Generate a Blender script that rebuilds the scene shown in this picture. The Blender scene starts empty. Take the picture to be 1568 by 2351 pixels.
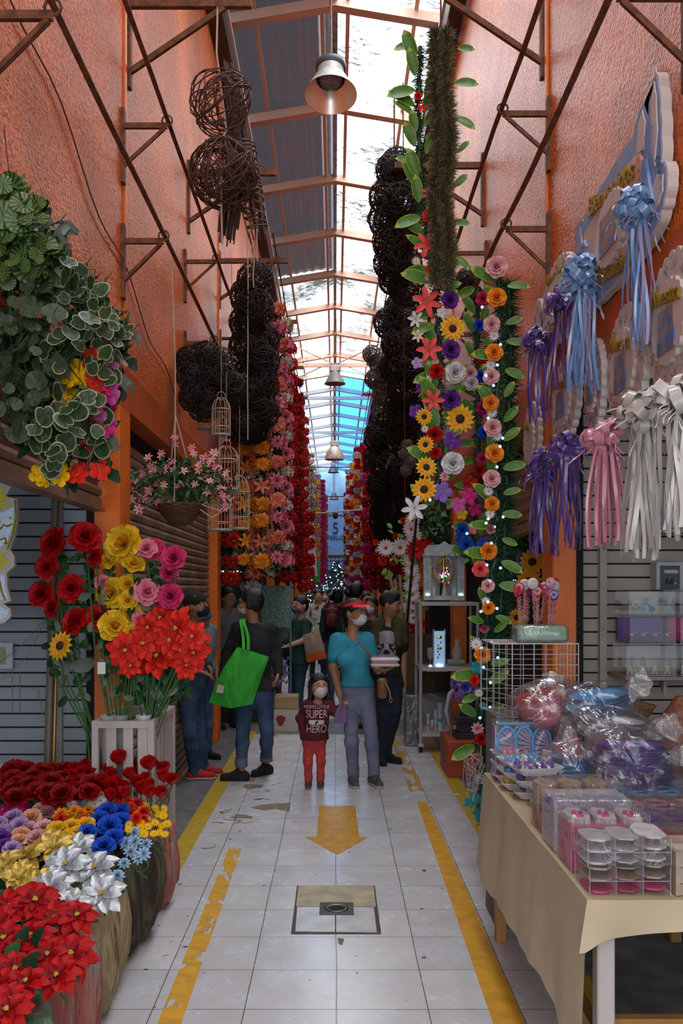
import bpy, math, random
import numpy as np
from mathutils import Vector, Matrix, noise
SC = bpy.context.scene
COL = SC.collection
PI = math.pi
rnd = random.Random(11)
def U(a, b): return rnd.uniform(a, b)
# ---------------------------------------------------------------- camera, sky, exposure
F = 2030.0; VX = 769.0; VY = 1353.0; EYE = 1.6
cam = bpy.data.cameras.new('camera'); camo = bpy.data.objects.new('camera', cam); COL.objects.link(camo)
camo.location = (0, 0, EYE); camo.rotation_euler = (PI/2, 0, 0)
cam.sensor_fit = 'VERTICAL'; cam.sensor_height = 36; cam.lens = 36*F/2351
cam.shift_x = (784-VX)/2351; cam.shift_y = (VY-1175.5)/2351
cam.clip_end = 200; cam.clip_start = .05
SC.camera = camo
SC.view_settings.view_transform = 'Standard'; SC.view_settings.look = 'None'
SC.view_settings.gamma = 1; SC.view_settings.use_curve_mapping = False
SC.view_settings.exposure = -0.12
world = bpy.data.worlds.new('sky'); SC.world = world; world.use_nodes = True
wn = world.node_tree; wbg = wn.nodes['Background']
wbg.inputs[0].default_value = (.80, .90, 1.0, 1); wbg.inputs[1].default_value = 2.1
def area(name, loc, rot, sx, sy, power, color=(1, 1, 1), spread=PI):
    l = bpy.data.lights.new(name, 'AREA'); l.shape = 'RECTANGLE'; l.size = sx; l.size_y = sy; l.energy = power; l.color = color; l.spread = spread
    o = bpy.data.objects.new(name, l); o.location = loc; o.rotation_euler = rot; COL.objects.link(o); return o
# daylight falling through the roof sheets (bright overcast sky just above them)
area('daylight_over_roof', (.6, 12, 8.6), (0, 0, 0), 1.6, 26, 1700, (.93, .97, 1.0))
area('daylight_over_far_roof', (0, 36, 8.9), (0, 0, 0), 2.6, 24, 1500, (.45, .72, 1.0))
# daylight from the open entrance of the passage behind the camera
area('entrance_daylight', (0, -2.6, 3.2), (math.radians(72), 0, 0), 2.2, 3.2, 70, (1.0, .95, .9))

def P(px, py, Y): return Vector(((px-VX)/F*Y, Y, EYE-(py-VY)/F*Y))
# ---------------------------------------------------------------- materials
MC = {}
def mat(name, col, rough=.6, metal=0, var=0, vscale=8, bump=0, bscale=60, trans=0, alpha=1, emit=0, ecol=None,
        coat=0, sheen=0, sub=0, col2=None, stretch=None, sharp=.12, detail=3, ior=1.45, spec=.5):
    """procedural principled material; var mixes towards col2 by object-space noise"""
    if name in MC: return MC[name]
    m = bpy.data.materials.new(name); m.use_nodes = True; nt = m.node_tree; b = nt.nodes['Principled BSDF']
    c = (col[0], col[1], col[2], 1)
    b.inputs['Base Color'].default_value = c; b.inputs['Roughness'].default_value = rough; b.inputs['Metallic'].default_value = metal
    b.inputs['IOR'].default_value = ior; b.inputs['Specular IOR Level'].default_value = spec
    b.inputs['Transmission Weight'].default_value = trans; b.inputs['Alpha'].default_value = alpha
    b.inputs['Coat Weight'].default_value = coat; b.inputs['Sheen Weight'].default_value = sheen
    if sub: b.inputs['Subsurface Weight'].default_value = sub; b.inputs['Subsurface Radius'].default_value = (.01, .004, .002)
    if emit: b.inputs['Emission Strength'].default_value = emit; b.inputs['Emission Color'].default_value = (*(ecol or col), 1)
    if var or bump:
        tc = nt.nodes.new('ShaderNodeTexCoord'); mp = nt.nodes.new('ShaderNodeMapping')
        if stretch: mp.inputs['Scale'].default_value = stretch
        nt.links.new(tc.outputs['Object'], mp.inputs[0])
    if var:
        n = nt.nodes.new('ShaderNodeTexNoise'); n.inputs['Scale'].default_value = vscale; n.inputs['Detail'].default_value = detail
        nt.links.new(mp.outputs[0], n.inputs[0])
        r = nt.nodes.new('ShaderNodeValToRGB'); r.color_ramp.elements[0].position = .5-sharp; r.color_ramp.elements[1].position = .5+sharp
        c2 = col2 or tuple(x*(1-var) for x in col)
        k = var if col2 else 1
        r.color_ramp.elements[0].color = c
        r.color_ramp.elements[1].color = tuple(c[i]*(1-k)+c2[i]*k for i in range(3))+(1,)
        nt.links.new(n.outputs[0], r.inputs[0]); nt.links.new(r.outputs[0], b.inputs['Base Color'])
    if bump:
        n2 = nt.nodes.new('ShaderNodeTexNoise'); n2.inputs['Scale'].default_value = bscale; n2.inputs['Detail'].default_value = 4
        nt.links.new(mp.outputs[0], n2.inputs[0])
        bp = nt.nodes.new('ShaderNodeBump'); bp.inputs['Strength'].default_value = min(1, bump); bp.inputs['Distance'].default_value = .01*max(1, bump)
        nt.links.new(n2.outputs[0], bp.inputs['Height']); nt.links.new(bp.outputs[0], b.inputs['Normal'])
    MC[name] = m; return m
# ---------------------------------------------------------------- mesh builder
class MB:
    def __init__(s): s.v = []; s.f = []; s.m = []; s.cm = 0
    def add(s, vs, fs, T=None):
        o = len(s.v)
        s.v.extend([tuple(T @ Vector(v)) for v in vs] if T is not None else [tuple(v) for v in vs])
        s.f.extend([tuple(i+o for i in f) for f in fs]); s.m.extend([s.cm]*len(fs)); return s
    def mi(s, k): s.cm = k; return s
    def box(s, x0, x1, y0, y1, z0, z1, T=None):
        return s.add([(x0,y0,z0),(x1,y0,z0),(x1,y1,z0),(x0,y1,z0),(x0,y0,z1),(x1,y0,z1),(x1,y1,z1),(x0,y1,z1)],
                     [(0,3,2,1),(4,5,6,7),(0,1,5,4),(1,2,6,5),(2,3,7,6),(3,0,4,7)], T)
    def bbox(s, x0, x1, y0, y1, z0, z1, b=.01, T=None):
        """box with chamfered edges"""
        vs = []; 
        for z, k in ((z0, b), (z0+b, 0), (z1-b, 0), (z1, b)):
            for (x, y) in ((x0+b+k,y0+k),(x1-b-k,y0+k),(x1-k,y0+b+k),(x1-k,y1-b-k),(x1-b-k,y1-k),(x0+b+k,y1-k),(x0+k,y1-b-k),(x0+k,y0+b+k)): vs.append((x, y, z))
        fs = [tuple(range(7,-1,-1)), tuple(range(24,32))]
        for r in range(3):
            for i in range(8): j = (i+1) % 8; fs.append((r*8+i, r*8+j, r*8+8+j, r*8+8+i))
        return s.add(vs, fs, T)
    def tube(s, pts, r, n=6, closed=False, caps=True):
        pts = [Vector(p) for p in pts]; m = len(pts)
        rr = r if isinstance(r, (list, tuple)) else [r]*m
        vs = []; up = None
        for i, p in enumerate(pts):
            d = (pts[(i+1) % m]-pts[i-1]) if closed else (pts[min(i+1, m-1)]-pts[max(i-1, 0)])
            if d.length < 1e-9: d = Vector((0,0,1))
            d.normalize()
            if up is None: up = d.orthogonal().normalized()
            else:
                up = up - d*up.dot(d)
                if up.length < 1e-6: up = d.orthogonal()
                up.normalize()
            w = d.cross(up)
            for k in range(n):
                a = 2*PI*k/n; vs.append(p + (up*math.cos(a)+w*math.sin(a))*rr[i])
        fs = []
        for i in range(m if closed else m-1):
            a0 = i*n; b0 = ((i+1) % m)*n
            for k in range(n): k2 = (k+1) % n; fs.append((a0+k, a0+k2, b0+k2, b0+k))
        if caps and not closed: fs.append(tuple(range(n-1,-1,-1))); fs.append(tuple((m-1)*n+k for k in range(n)))
        return s.add(vs, fs)
    def lathe(s, prof, n=20, T=None, cap0=False, cap1=False, fn=None):
        vs = []; 
        for (r, z) in prof:
            for k in range(n):
                a = 2*PI*k/n; q = fn(a, z) if fn else 1
                vs.append((r*q*math.cos(a), r*q*math.sin(a), z))
        fs = []
        for i in range(len(prof)-1):
            for k in range(n): k2 = (k+1) % n; fs.append((i*n+k, i*n+k2, i*n+n+k2, i*n+n+k))
        if cap0: fs.append(tuple(range(n-1,-1,-1)))
        if cap1: fs.append(tuple((len(prof)-1)*n+k for k in range(n)))
        return s.add(vs, fs, T)
    def ball(s, c, r, n=8, T=None, sc=(1,1,1)):
        c = Vector(c); pr = []
        M = Matrix.Translation(c) @ Matrix.Diagonal((sc[0], sc[1], sc[2], 1))
        if T is not None: M = T @ M
        k = max(4, n//2+1)
        pr = [(r*math.sin(PI*i/k)+1e-5, -r*math.cos(PI*i/k)) for i in range(k+1)]
        return s.lathe(pr, n, M)
    def prism(s, poly, h0, h1, T=None):
        """closed 2D outline (x,y) extruded in z"""
        n = len(poly)
        vs = [(x,y,h0) for x,y in poly]+[(x,y,h1) for x,y in poly]
        fs = [tuple(range(n-1,-1,-1)), tuple(range(n,2*n))]+[(i,(i+1)%n,n+(i+1)%n,n+i) for i in range(n)]
        return s.add(vs, fs, T)
    def quad(s, a, b, c, d): return s.add([a,b,c,d], [(0,1,2,3)])
    def sheet(s, fn, nu, nv, T=None):
        vs = [fn(i/nu, j/nv) for j in range(nv+1) for i in range(nu+1)]
        fs = [(j*(nu+1)+i, j*(nu+1)+i+1, (j+1)*(nu+1)+i+1, (j+1)*(nu+1)+i) for j in range(nv) for i in range(nu)]
        return s.add(vs, fs, T)
    def mesh(s, name, mats, smooth=False):
        me = bpy.data.meshes.new(name); me.from_pydata(s.v, [], s.f); me.update()
        for m in (mats if isinstance(mats, (list, tuple)) else [mats]): me.materials.append(m)
        if len(me.polygons):
            me.polygons.foreach_set('material_index', s.m)
            if smooth: me.polygons.foreach_set('use_smooth', [True]*len(me.polygons))
        return me
    def obj(s, name, mats, parent=None, smooth=False, T=None, **kw):
        return link(name, s.mesh(name, mats, smooth), parent, T, **kw)
def link(name, me, parent=None, T=None, label=None, cat=None, group=None, kind=None):
    o = bpy.data.objects.new(name, me); COL.objects.link(o)
    if parent is not None: o.parent = parent
    if T is not None: o.matrix_local = T
    tag(o, label, cat, group, kind); return o
def tag(o, label=None, cat=None, group=None, kind=None):
    if label: o['label'] = label
    if cat: o['category'] = cat
    if group: o['group'] = group
    if kind: o['kind'] = kind
    return o
def thing(name, label, cat, loc=(0,0,0), rot=(0,0,0), group=None, scale=None):
    o = bpy.data.objects.new(name, None); COL.objects.link(o); o.location = loc; o.rotation_euler = rot
    o.empty_display_size = .1
    if scale: o.scale = (scale,)*3
    return tag(o, label, cat, group)
def dup(o, loc=None, rot=None, label=None, group=None, scale=None, parent=None):
    c = o.copy(); COL.objects.link(c)
    if parent is not None: c.parent = parent
    if loc is not None: c.location = loc
    if rot is not None: c.rotation_euler = rot
    if scale is not None: c.scale = (scale,)*3 if isinstance(scale, (int, float)) else scale
    if label: c['label'] = label
    if group: c['group'] = group
    for ch in o.children:
        d = dup(ch, parent=c)
    return c
def TR(loc, rot=(0,0,0), sc=1):
    from mathutils import Euler
    s = (sc,)*3 if isinstance(sc, (int, float)) else sc
    return Matrix.Translation(Vector(loc)) @ Euler(rot).to_matrix().to_4x4() @ Matrix.Diagonal((s[0], s[1], s[2], 1))
def AIM(loc, d, roll=0, sc=1):
    """frame whose z axis looks along d"""
    q = Vector(d).to_track_quat('Z', 'Y').to_matrix().to_4x4()
    s = (sc,)*3 if isinstance(sc, (int, float)) else sc
    return Matrix.Translation(Vector(loc)) @ q @ Matrix.Rotation(roll, 4, 'Z') @ Matrix.Diagonal((s[0], s[1], s[2], 1))
def text(body, size, T, m, name='lettering', parent=None, extrude=.001, sx=1, **kw):
    c = bpy.data.curves.new(name, 'FONT'); c.body = body; c.size = size; c.extrude = extrude; c.align_x = 'CENTER'; c.align_y = 'CENTER'
    o = bpy.data.objects.new(name, c); COL.objects.link(o)
    dg = bpy.context.evaluated_depsgraph_get(); me = bpy.data.meshes.new_from_object(o.evaluated_get(dg))
    bpy.data.objects.remove(o); bpy.data.curves.remove(c)
    me.materials.clear(); me.materials.append(m)
    o = link(name, me, parent, T @ Matrix.Diagonal((sx, 1, 1, 1)), **kw); return o
WARPED = lambda v, k=1.0, a=.01: noise.noise_vector(Vector(v)*k)*a
# ================================================================ room shell
def orange_wall():
    m = bpy.data.materials.new('orange_stucco'); m.use_nodes = True; nt = m.node_tree; N = nt.nodes; L = nt.links; b = N['Principled BSDF']
    tc = N.new('ShaderNodeTexCoord'); mp = N.new('ShaderNodeMapping'); mp.inputs['Scale'].default_value = (1, 1, .9); L.new(tc.outputs['Object'], mp.inputs[0])
    n = N.new('ShaderNodeTexNoise'); n.inputs['Scale'].default_value = 38; n.inputs['Detail'].default_value = 4; n.inputs['Roughness'].default_value = .7
    v = N.new('ShaderNodeTexVoronoi'); v.inputs['Scale'].default_value = 75
    big = N.new('ShaderNodeTexNoise'); big.inputs['Scale'].default_value = 1.3; big.inputs['Detail'].default_value = 3
    for x in (n, v, big): L.new(mp.outputs[0], x.inputs[0])
    mx = N.new('ShaderNodeMath'); mx.operation = 'ADD'; L.new(n.outputs[0], mx.inputs[0])
    mu = N.new('ShaderNodeMath'); mu.operation = 'MULTIPLY'; mu.inputs[1].default_value = .45; L.new(v.outputs['Distance'], mu.inputs[0]); L.new(mu.outputs[0], mx.inputs[1])
    r = N.new('ShaderNodeValToRGB'); e = r.color_ramp.elements
    e[0].position = .50; e[0].color = (.17, .030, .003, 1); e[1].position = .86; e[1].color = (.78, .20, .035, 1)  # ramp follows the bump height: grain highlights painted light, hollows painted dark
    e2 = e.new(.60); e2.color = (.60, .128, .010, 1)
    L.new(mx.outputs[0], r.inputs[0])
    r2 = N.new('ShaderNodeValToRGB'); r2.color_ramp.elements[0].color = (.72, .72, .72, 1); r2.color_ramp.elements[1].color = (1.15, 1.1, 1.05, 1)
    r2.color_ramp.elements[0].position = .35; r2.color_ramp.elements[1].position = .65; L.new(big.outputs[0], r2.inputs[0])
    mm = N.new('ShaderNodeMix'); mm.data_type = 'RGBA'; mm.blend_type = 'MULTIPLY'; mm.inputs[0].default_value = 1
    L.new(r.outputs[0], mm.inputs[6]); L.new(r2.outputs[0], mm.inputs[7]); L.new(mm.outputs[2], b.inputs['Base Color'])
    bp = N.new('ShaderNodeBump'); bp.inputs['Strength'].default_value = 1; bp.inputs['Distance'].default_value = .013
    L.new(mx.outputs[0], bp.inputs['Height']); L.new(bp.outputs[0], b.inputs['Normal']); b.inputs['Roughness'].default_value = .38
    b.inputs['Specular IOR Level'].default_value = .18
    return m
M_stucco = orange_wall()
M_orange = mat('orange_paint', (.80, .17, .012), .45, var=.18, vscale=5, bump=.1, bscale=90)
M_dkorange = mat('orange_beam_paint', (.52, .10, .012), .55, var=.25, vscale=4, bump=.1)
M_rust = mat('rusty_steel', (.10, .045, .025), .7, metal=.3, var=.7, vscale=22, col2=(.24, .09, .04), bump=.3)
M_dark = mat('dark_gap', (.012, .011, .01), .8)
def floor_mat():
    m = bpy.data.materials.new('white_floor_tile'); m.use_nodes = True; nt = m.node_tree; N = nt.nodes; L = nt.links; b = N['Principled BSDF']
    tc = N.new('ShaderNodeTexCoord'); mp = N.new('ShaderNodeMapping'); L.new(tc.outputs['Object'], mp.inputs[0])
    mp.inputs['Scale'].default_value = (1/.35, 1/.35, 1); mp.inputs['Location'].default_value = (-.03, .363, 0)
    br = N.new('ShaderNodeTexBrick'); br.offset = 0; br.inputs['Scale'].default_value = 1; br.inputs['Brick Width'].default_value = 1; br.inputs['Row Height'].default_value = 1
    br.inputs['Mortar Size'].default_value = .007; br.inputs['Mortar Smooth'].default_value = .3
    br.inputs['Color1'].default_value = (.62, .62, .64, 1); br.inputs['Color2'].default_value = (.55, .55, .58, 1); br.inputs['Mortar'].default_value = (.13, .11, .10, 1)
    wn_ = N.new('ShaderNodeTexNoise'); wn_.inputs['Scale'].default_value = 1.5; wn_.inputs['Detail'].default_value = 2
    L.new(tc.outputs['Object'], wn_.inputs[0])
    ad = N.new('ShaderNodeVectorMath'); ad.operation = 'MULTIPLY_ADD'; ad.inputs[1].default_value = (.03, .03, 0)
    L.new(wn_.outputs['Color'], ad.inputs[0]); L.new(mp.outputs[0], ad.inputs[2]); L.new(ad.outputs[0], br.inputs[0])
    n = N.new('ShaderNodeTexNoise'); n.inputs['Scale'].default_value = 5; n.inputs['Detail'].default_value = 6; n.inputs['Roughness'].default_value = .7; L.new(tc.outputs['Object'], n.inputs[0])
    r = N.new('ShaderNodeValToRGB'); r.color_ramp.elements[0].position = .3; r.color_ramp.elements[0].color = (.88, .85, .80, 1); r.color_ramp.elements[1].position = .6; r.color_ramp.elements[1].color = (1, 1, 1, 1)
    L.new(n.outputs[0], r.inputs[0])
    v = N.new('ShaderNodeTexNoise'); v.inputs['Scale'].default_value = 17; v.inputs['Detail'].default_value = 1; L.new(tc.outputs['Object'], v.inputs[0])
    r3 = N.new('ShaderNodeValToRGB'); r3.color_ramp.elements[0].position = .745; r3.color_ramp.elements[0].color = (1,1,1,1); r3.color_ramp.elements[1].position = .765; r3.color_ramp.elements[1].color = (.25,.2,.17,1)
    L.new(v.outputs[0], r3.inputs[0])
    mm = N.new('ShaderNodeMix'); mm.data_type = 'RGBA'; mm.blend_type = 'MULTIPLY'; mm.inputs[0].default_value = 1
    L.new(br.outputs[0], mm.inputs[6]); L.new(r.outputs[0], mm.inputs[7])
    m2 = N.new('ShaderNodeMix'); m2.data_type = 'RGBA'; m2.blend_type = 'MULTIPLY'; m2.inputs[0].default_value = 1
    L.new(mm.outputs[2], m2.inputs[6]); L.new(r3.outputs[0], m2.inputs[7]); L.new(m2.outputs[2], b.inputs['Base Color'])
    rr = N.new('ShaderNodeMapRange'); rr.inputs[3].default_value = .13; rr.inputs[4].default_value = .38; L.new(n.outputs[0], rr.inputs[0]); L.new(rr.outputs[0], b.inputs['Roughness'])
    bp = N.new('ShaderNodeBump'); bp.inputs['Strength'].default_value = .5; bp.inputs['Distance'].default_value = .002; bp.invert = True
    L.new(br.outputs['Fac'], bp.inputs['Height']); L.new(bp.outputs[0], b.inputs['Normal'])
    return m
M_tile = floor_mat()
M_conc = mat('grey_concrete', (.17, .165, .17), .75, var=.35, vscale=9, bump=.2, bscale=120)
FL = MB().mi(0).box(-1.0, 1.04, -3, 48, -.06, 0).mi(1).box(-4.5, -1.0, -3, 48, -.06, 0).box(1.04, 4.5, -3, 48, -.06, 0)
floor = FL.obj('floor', [M_tile, M_conc], kind='structure')
def paint_mat(name, col, thr, sc=9, stretch=(1, 1, 1)):
    """worn floor paint: chips show the tile below"""
    m = mat(name, col, .5, var=.22, vscale=14, bump=.05)
    nt = m.node_tree; N = nt.nodes; b = N['Principled BSDF']
    tc = N.new('ShaderNodeTexCoord'); mp = N.new('ShaderNodeMapping'); mp.inputs['Scale'].default_value = stretch; nt.links.new(tc.outputs['Object'], mp.inputs[0])
    n = N.new('ShaderNodeTexNoise'); n.inputs['Scale'].default_value = sc; n.inputs['Detail'].default_value = 7; n.inputs['Roughness'].default_value = .62; nt.links.new(mp.outputs[0], n.inputs[0])
    r = N.new('ShaderNodeValToRGB'); r.color_ramp.elements[0].position = thr-.01; r.color_ramp.elements[0].color = (0,0,0,1); r.color_ramp.elements[1].position = thr+.01
    nt.links.new(n.outputs[0], r.inputs[0]); nt.links.new(r.outputs[0], b.inputs['Alpha']); return m
YEL = (.68, .33, .008)
M_yA = paint_mat('yellow_paint_solid', YEL, .30); M_yB = paint_mat('yellow_paint_chipped', (.70, .36, .012), .43, 7, (1.6, .7, 1)); M_yC = paint_mat('yellow_paint_faded', (.56, .33, .03), .49, 8, (1.5, .4, 1))
M_yD = paint_mat('yellow_kerb_paint', (.55, .36, .02), .37, 10, (1, .5, 1))
def strip(pts, m, z=.0012):
    n = len(pts)//2
    b = MB(); b.add([(x, y, z) for x, y in pts], [(i, i+1, n*2-2-i, n*2-1-i) for i in range(n-1)] if n > 2 else [(0, 1, 2, 3)])
    return b.obj('painted_floor_stripe', m, floor)
def stripx(x0, x1, y0, y1, m, x2=None, x3=None):
    x2 = x0 if x2 is None else x2; x3 = x1 if x3 is None else x3
    return MB().add([(x0,y0,.0012),(x1,y0,.0012),(x3,y1,.0012),(x2,y1,.0012)], [(0,1,2,3)]).obj('painted_floor_stripe', m, floor)
stripx(.575, .70, 2.4, 5.1, M_yA, .60, .70); stripx(.60, .70, 5.1, 6.65, M_yA, .615, .688)
stripx(.59, .70, 7.0, 10.0, M_yC, .60, .72)
stripx(-.655, -.565, 3.0, 5.45, M_yB, -.655, -.575)
stripx(-1.0, -.88, 4.2, 10.0, M_yD); stripx(.93, 1.05, 3.2, 10.0, M_yD)
stripx(-.72, -.62, 9.6, 10.6, M_yC); stripx(-1.0, -.9, 10.8, 30, M_yC); stripx(.93, 1.03, 10.8, 30, M_yC)
# grey cross band on the floor in the distance, darker than the tiles
MB().add([(-1.0,9.75,.0009),(1.0,9.75,.0009),(1.0,10.9,.0009),(-1.0,10.9,.0009)], [(0,1,2,3)]).obj('dark_floor_band', mat('dark_grey_tile', (.22,.21,.22), .35, var=.3, vscale=6), floor)
M_arrow = paint_mat('arrow_paint', (.62, .31, .02), .24); 
MB().prism([(-.118,5.71),(-.194,5.71),(.013,5.325),(.219,5.71),(.158,5.71),(.148,6.53),(-.116,6.53)], .0006, .0016).obj('painted_arrow', M_arrow, floor)
# drain hatch
hz = mat('hatch_cement', (.50, .44, .30), .7, var=.6, vscale=10, col2=(.28, .24, .18), bump=.3); ht = mat('hatch_tile', (.55, .55, .55), .3, var=.2, vscale=10)
hd = mat('hatch_rim', (.05, .045, .04), .7, var=.5, vscale=30, col2=(.14,.11,.08))
MB().box(-.205, .215, 4.10, 4.775, -.02, .0008).obj('drain_rim', hd, floor)
MB().prism([(-.196,4.46),(.206,4.455),(.208,4.765),(-.196,4.768)], .0, .003).obj('cement_patch', hz, floor)
MB().prism([(-.185,4.13),(.0,4.125),(.0,4.445),(-.19,4.45)], .0, .003).prism([(.006,4.125),(.195,4.12),(.195,4.445),(.006,4.445)], .0, .003).obj('hatch_tiles', ht, floor)
dr = thing('floor_drain', 'small square metal floor drain with round hole in the hatch', 'drain', (.008, 4.42, .003))
MB().box(-.085, .085, -.085, .085, 0, .003).obj('surround', mat('worn_cement', (.12,.11,.10), .8, var=.4, vscale=30), dr)
MB().lathe([(.055,.003),(.06,.006),(.045,.0065),(.042,.0035),(.0001,.0035)], 24).obj('ring', mat('dull_metal', (.22,.22,.21), .4, .8), dr, smooth=True)
MB().lathe([(.041,.0045),(.0001,.0045)], 24).obj('hole', M_dark, dr)
# broken tiles
M_brk = mat('broken_tile_bed', (.16, .125, .09), .9, var=.6, vscale=40, col2=(.30,.24,.17), bump=.5)
for pts in ([P(575,1855,1),P(600,1848,1),P(640,1845,1),P(668,1843,1),P(664,1864,1),P(630,1857,1),P(610,1861,1)], [P(527,1878,1),P(545,1870,1),P(560,1871,1),P(580,1875,1),P(578,1879,1)],
            [P(565,1800,1),P(605,1803,1),P(600,1808,1),P(570,1812,1),P(555,1806,1)], [P(553,1777,1),P(590,1778,1),P(584,1795,1),P(560,1796,1)], [P(775,2154,1),P(790,2156,1),P(786,2170,1),P(777,2167,1)]):
    q = []
    for p in pts:
        k = EYE/(EYE-p.z); q.append((p.x*k, k))
    MB().prism(q, .0004, .0022).obj('broken_tile_patch', M_brk, floor)
for k in range(26):   # crack lines around the broken tiles
    x = U(-.85, -.2); y = U(5.5, 8.2); pts = [(x, y, .0015)]
    for i in range(4): pts.append((pts[-1][0]+U(-.05,.05), pts[-1][1]+U(-.06,.06), .0015))
    MB().tube(pts, .0016, 3).obj('floor_crack', M_dark, floor)
    if k > 11: break
# ---- walls
def wallX(name, x0, x1, y0, y1, z0, z1, m=None): return MB().box(x0, x1, y0, y1, z0, z1).obj(name, m or M_stucco, kind='structure')
XL = -1.24; XR = 1.25; ZB = 2.9
wallX('wall_left', XL-.25, XL, -1.5, 47, ZB, 7.5); wallX('wall_right', XR, XR+.25, -1.5, 47, ZB, 7.5)
wallX('wall_left_outer', -4.6, -4.4, -1, 47, 0, ZB+.2, mat('stall_wall', (.10,.10,.10), .8)); wallX('wall_right_outer', 4.4, 4.6, -1, 47, 0, ZB+.2, MC['stall_wall'])
MB().box(-4.5, XL-.25, -1, 47, ZB+.05, ZB+.2).obj('ceiling_left_stalls', mat('stall_ceiling', (.18,.17,.16), .8), kind='structure')
MB().box(XR+.25, 4.5, -1, 47, ZB+.05, ZB+.2).obj('ceiling_right_stalls', MC['stall_ceiling'], kind='structure')
MB().box(XL-.25, XL+.012, -1.5, 47, 2.66, ZB).obj('trim_left_beam', M_dkorange, kind='structure')
MB().box(XR-.012, XR+.25, -1.5, 47, 2.66, ZB).obj('trim_right_beam', M_dkorange, kind='structure')
k = 1
for s, x0, x1, nm in ((-1, -1.375, -1.226, 'left'), (1, 1.24, 1.378, 'right')):
    for y in (.85, 5.04, 9.24, 13.44, 17.64, 21.84, 26.0, 30.2, 34.4, 38.6, 42.8):
        y1 = y+.26
        MB().bbox(x0, x1, y, y1, 0, 2.66, .006).obj('trim_%d' % k, M_orange, kind='structure'); k += 1
        if y > 2: MB().box(x0+(.0 if s < 0 else .02), x1-(.02 if s < 0 else 0), y+.03, y1-.03, 2.9, 2.9+.02).mesh('x', M_orange)
# narrow pilaster strips on the stucco
for s in (-1, 1):
    for y in (5.2, 9.4, 13.6, 17.8):
        x = XL if s < 0 else XR
        MB().box(x-.012, x+.012, y-.02, y+.02, ZB, 7.4).obj('trim_%d' % k, M_orange, kind='structure'); k += 1
# far blue-grey gable wall, blue of the roof light painted into its colour
M_blue = mat('far_bluelit_wall', (.30, .44, .54), .7, var=.25, vscale=1.2, bump=.2, bscale=8)
fw = MB().box(-2.5, 2.5, 47, 47.3, 3.4, 8.3).obj('wall_far', M_blue, kind='structure')
MB().box(-2.5, 2.5, 46.93, 47, 5.55, 5.62).obj('wall_ledge', mat('ledge_dark_blue', (.16,.24,.30), .7), fw)  # ledge in a darker blue than the wall
MB().box(-2.5, 2.5, 46.96, 47, 3.4, 3.5).obj('wall_foot_band', mat('yellow_band', (.5,.4,.12), .6), fw)
M_ink = mat('wall_lettering_black', (.02, .03, .05), .7)
text('5', .86, TR((0.03, 46.97, 4.82), (PI/2, 0, 0)), M_ink, 'painted_number', fw, .01, .85)
text('PASILLO', .33, TR((.05, 46.97, 4.34), (PI/2, 0, 0)), M_ink, 'painted_word', fw, .01, .75)
# far barred window and stall wall below
gw = MB().box(-1.6, 1.6, 47.05, 47.2, 2.55, 3.4).obj('window_1', mat('far_glass', (.45,.55,.62), .3), kind='structure')
g = MB()
for i in range(15): g.box(-1.55+i*.22, -1.52+i*.22, 46.98, 47.02, 2.6, 3.35)
for z in (2.6, 2.85, 3.1, 3.33): g.box(-1.6, 1.6, 46.98, 47.02, z, z+.03)
g.box(-1.6, 1.6, 46.95, 47.04, 3.33, 3.42).box(-1.6, 1.6, 46.95, 47.04, 2.5, 2.6)
g.obj('window_grille', mat('maroon_bars', (.10,.03,.03), .6), gw)
MB().box(-4.6, 4.6, 47, 47.3, 0, 2.55).box(-4.6, -1.4, 46.9, 47.0, 2.5, 3.2).box(1.4, 4.6, 46.9, 47.0, 2.5, 3.2).obj('wall_far_lower', mat('far_lower_wall', (.10,.11,.12), .8), kind='structure')
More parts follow.
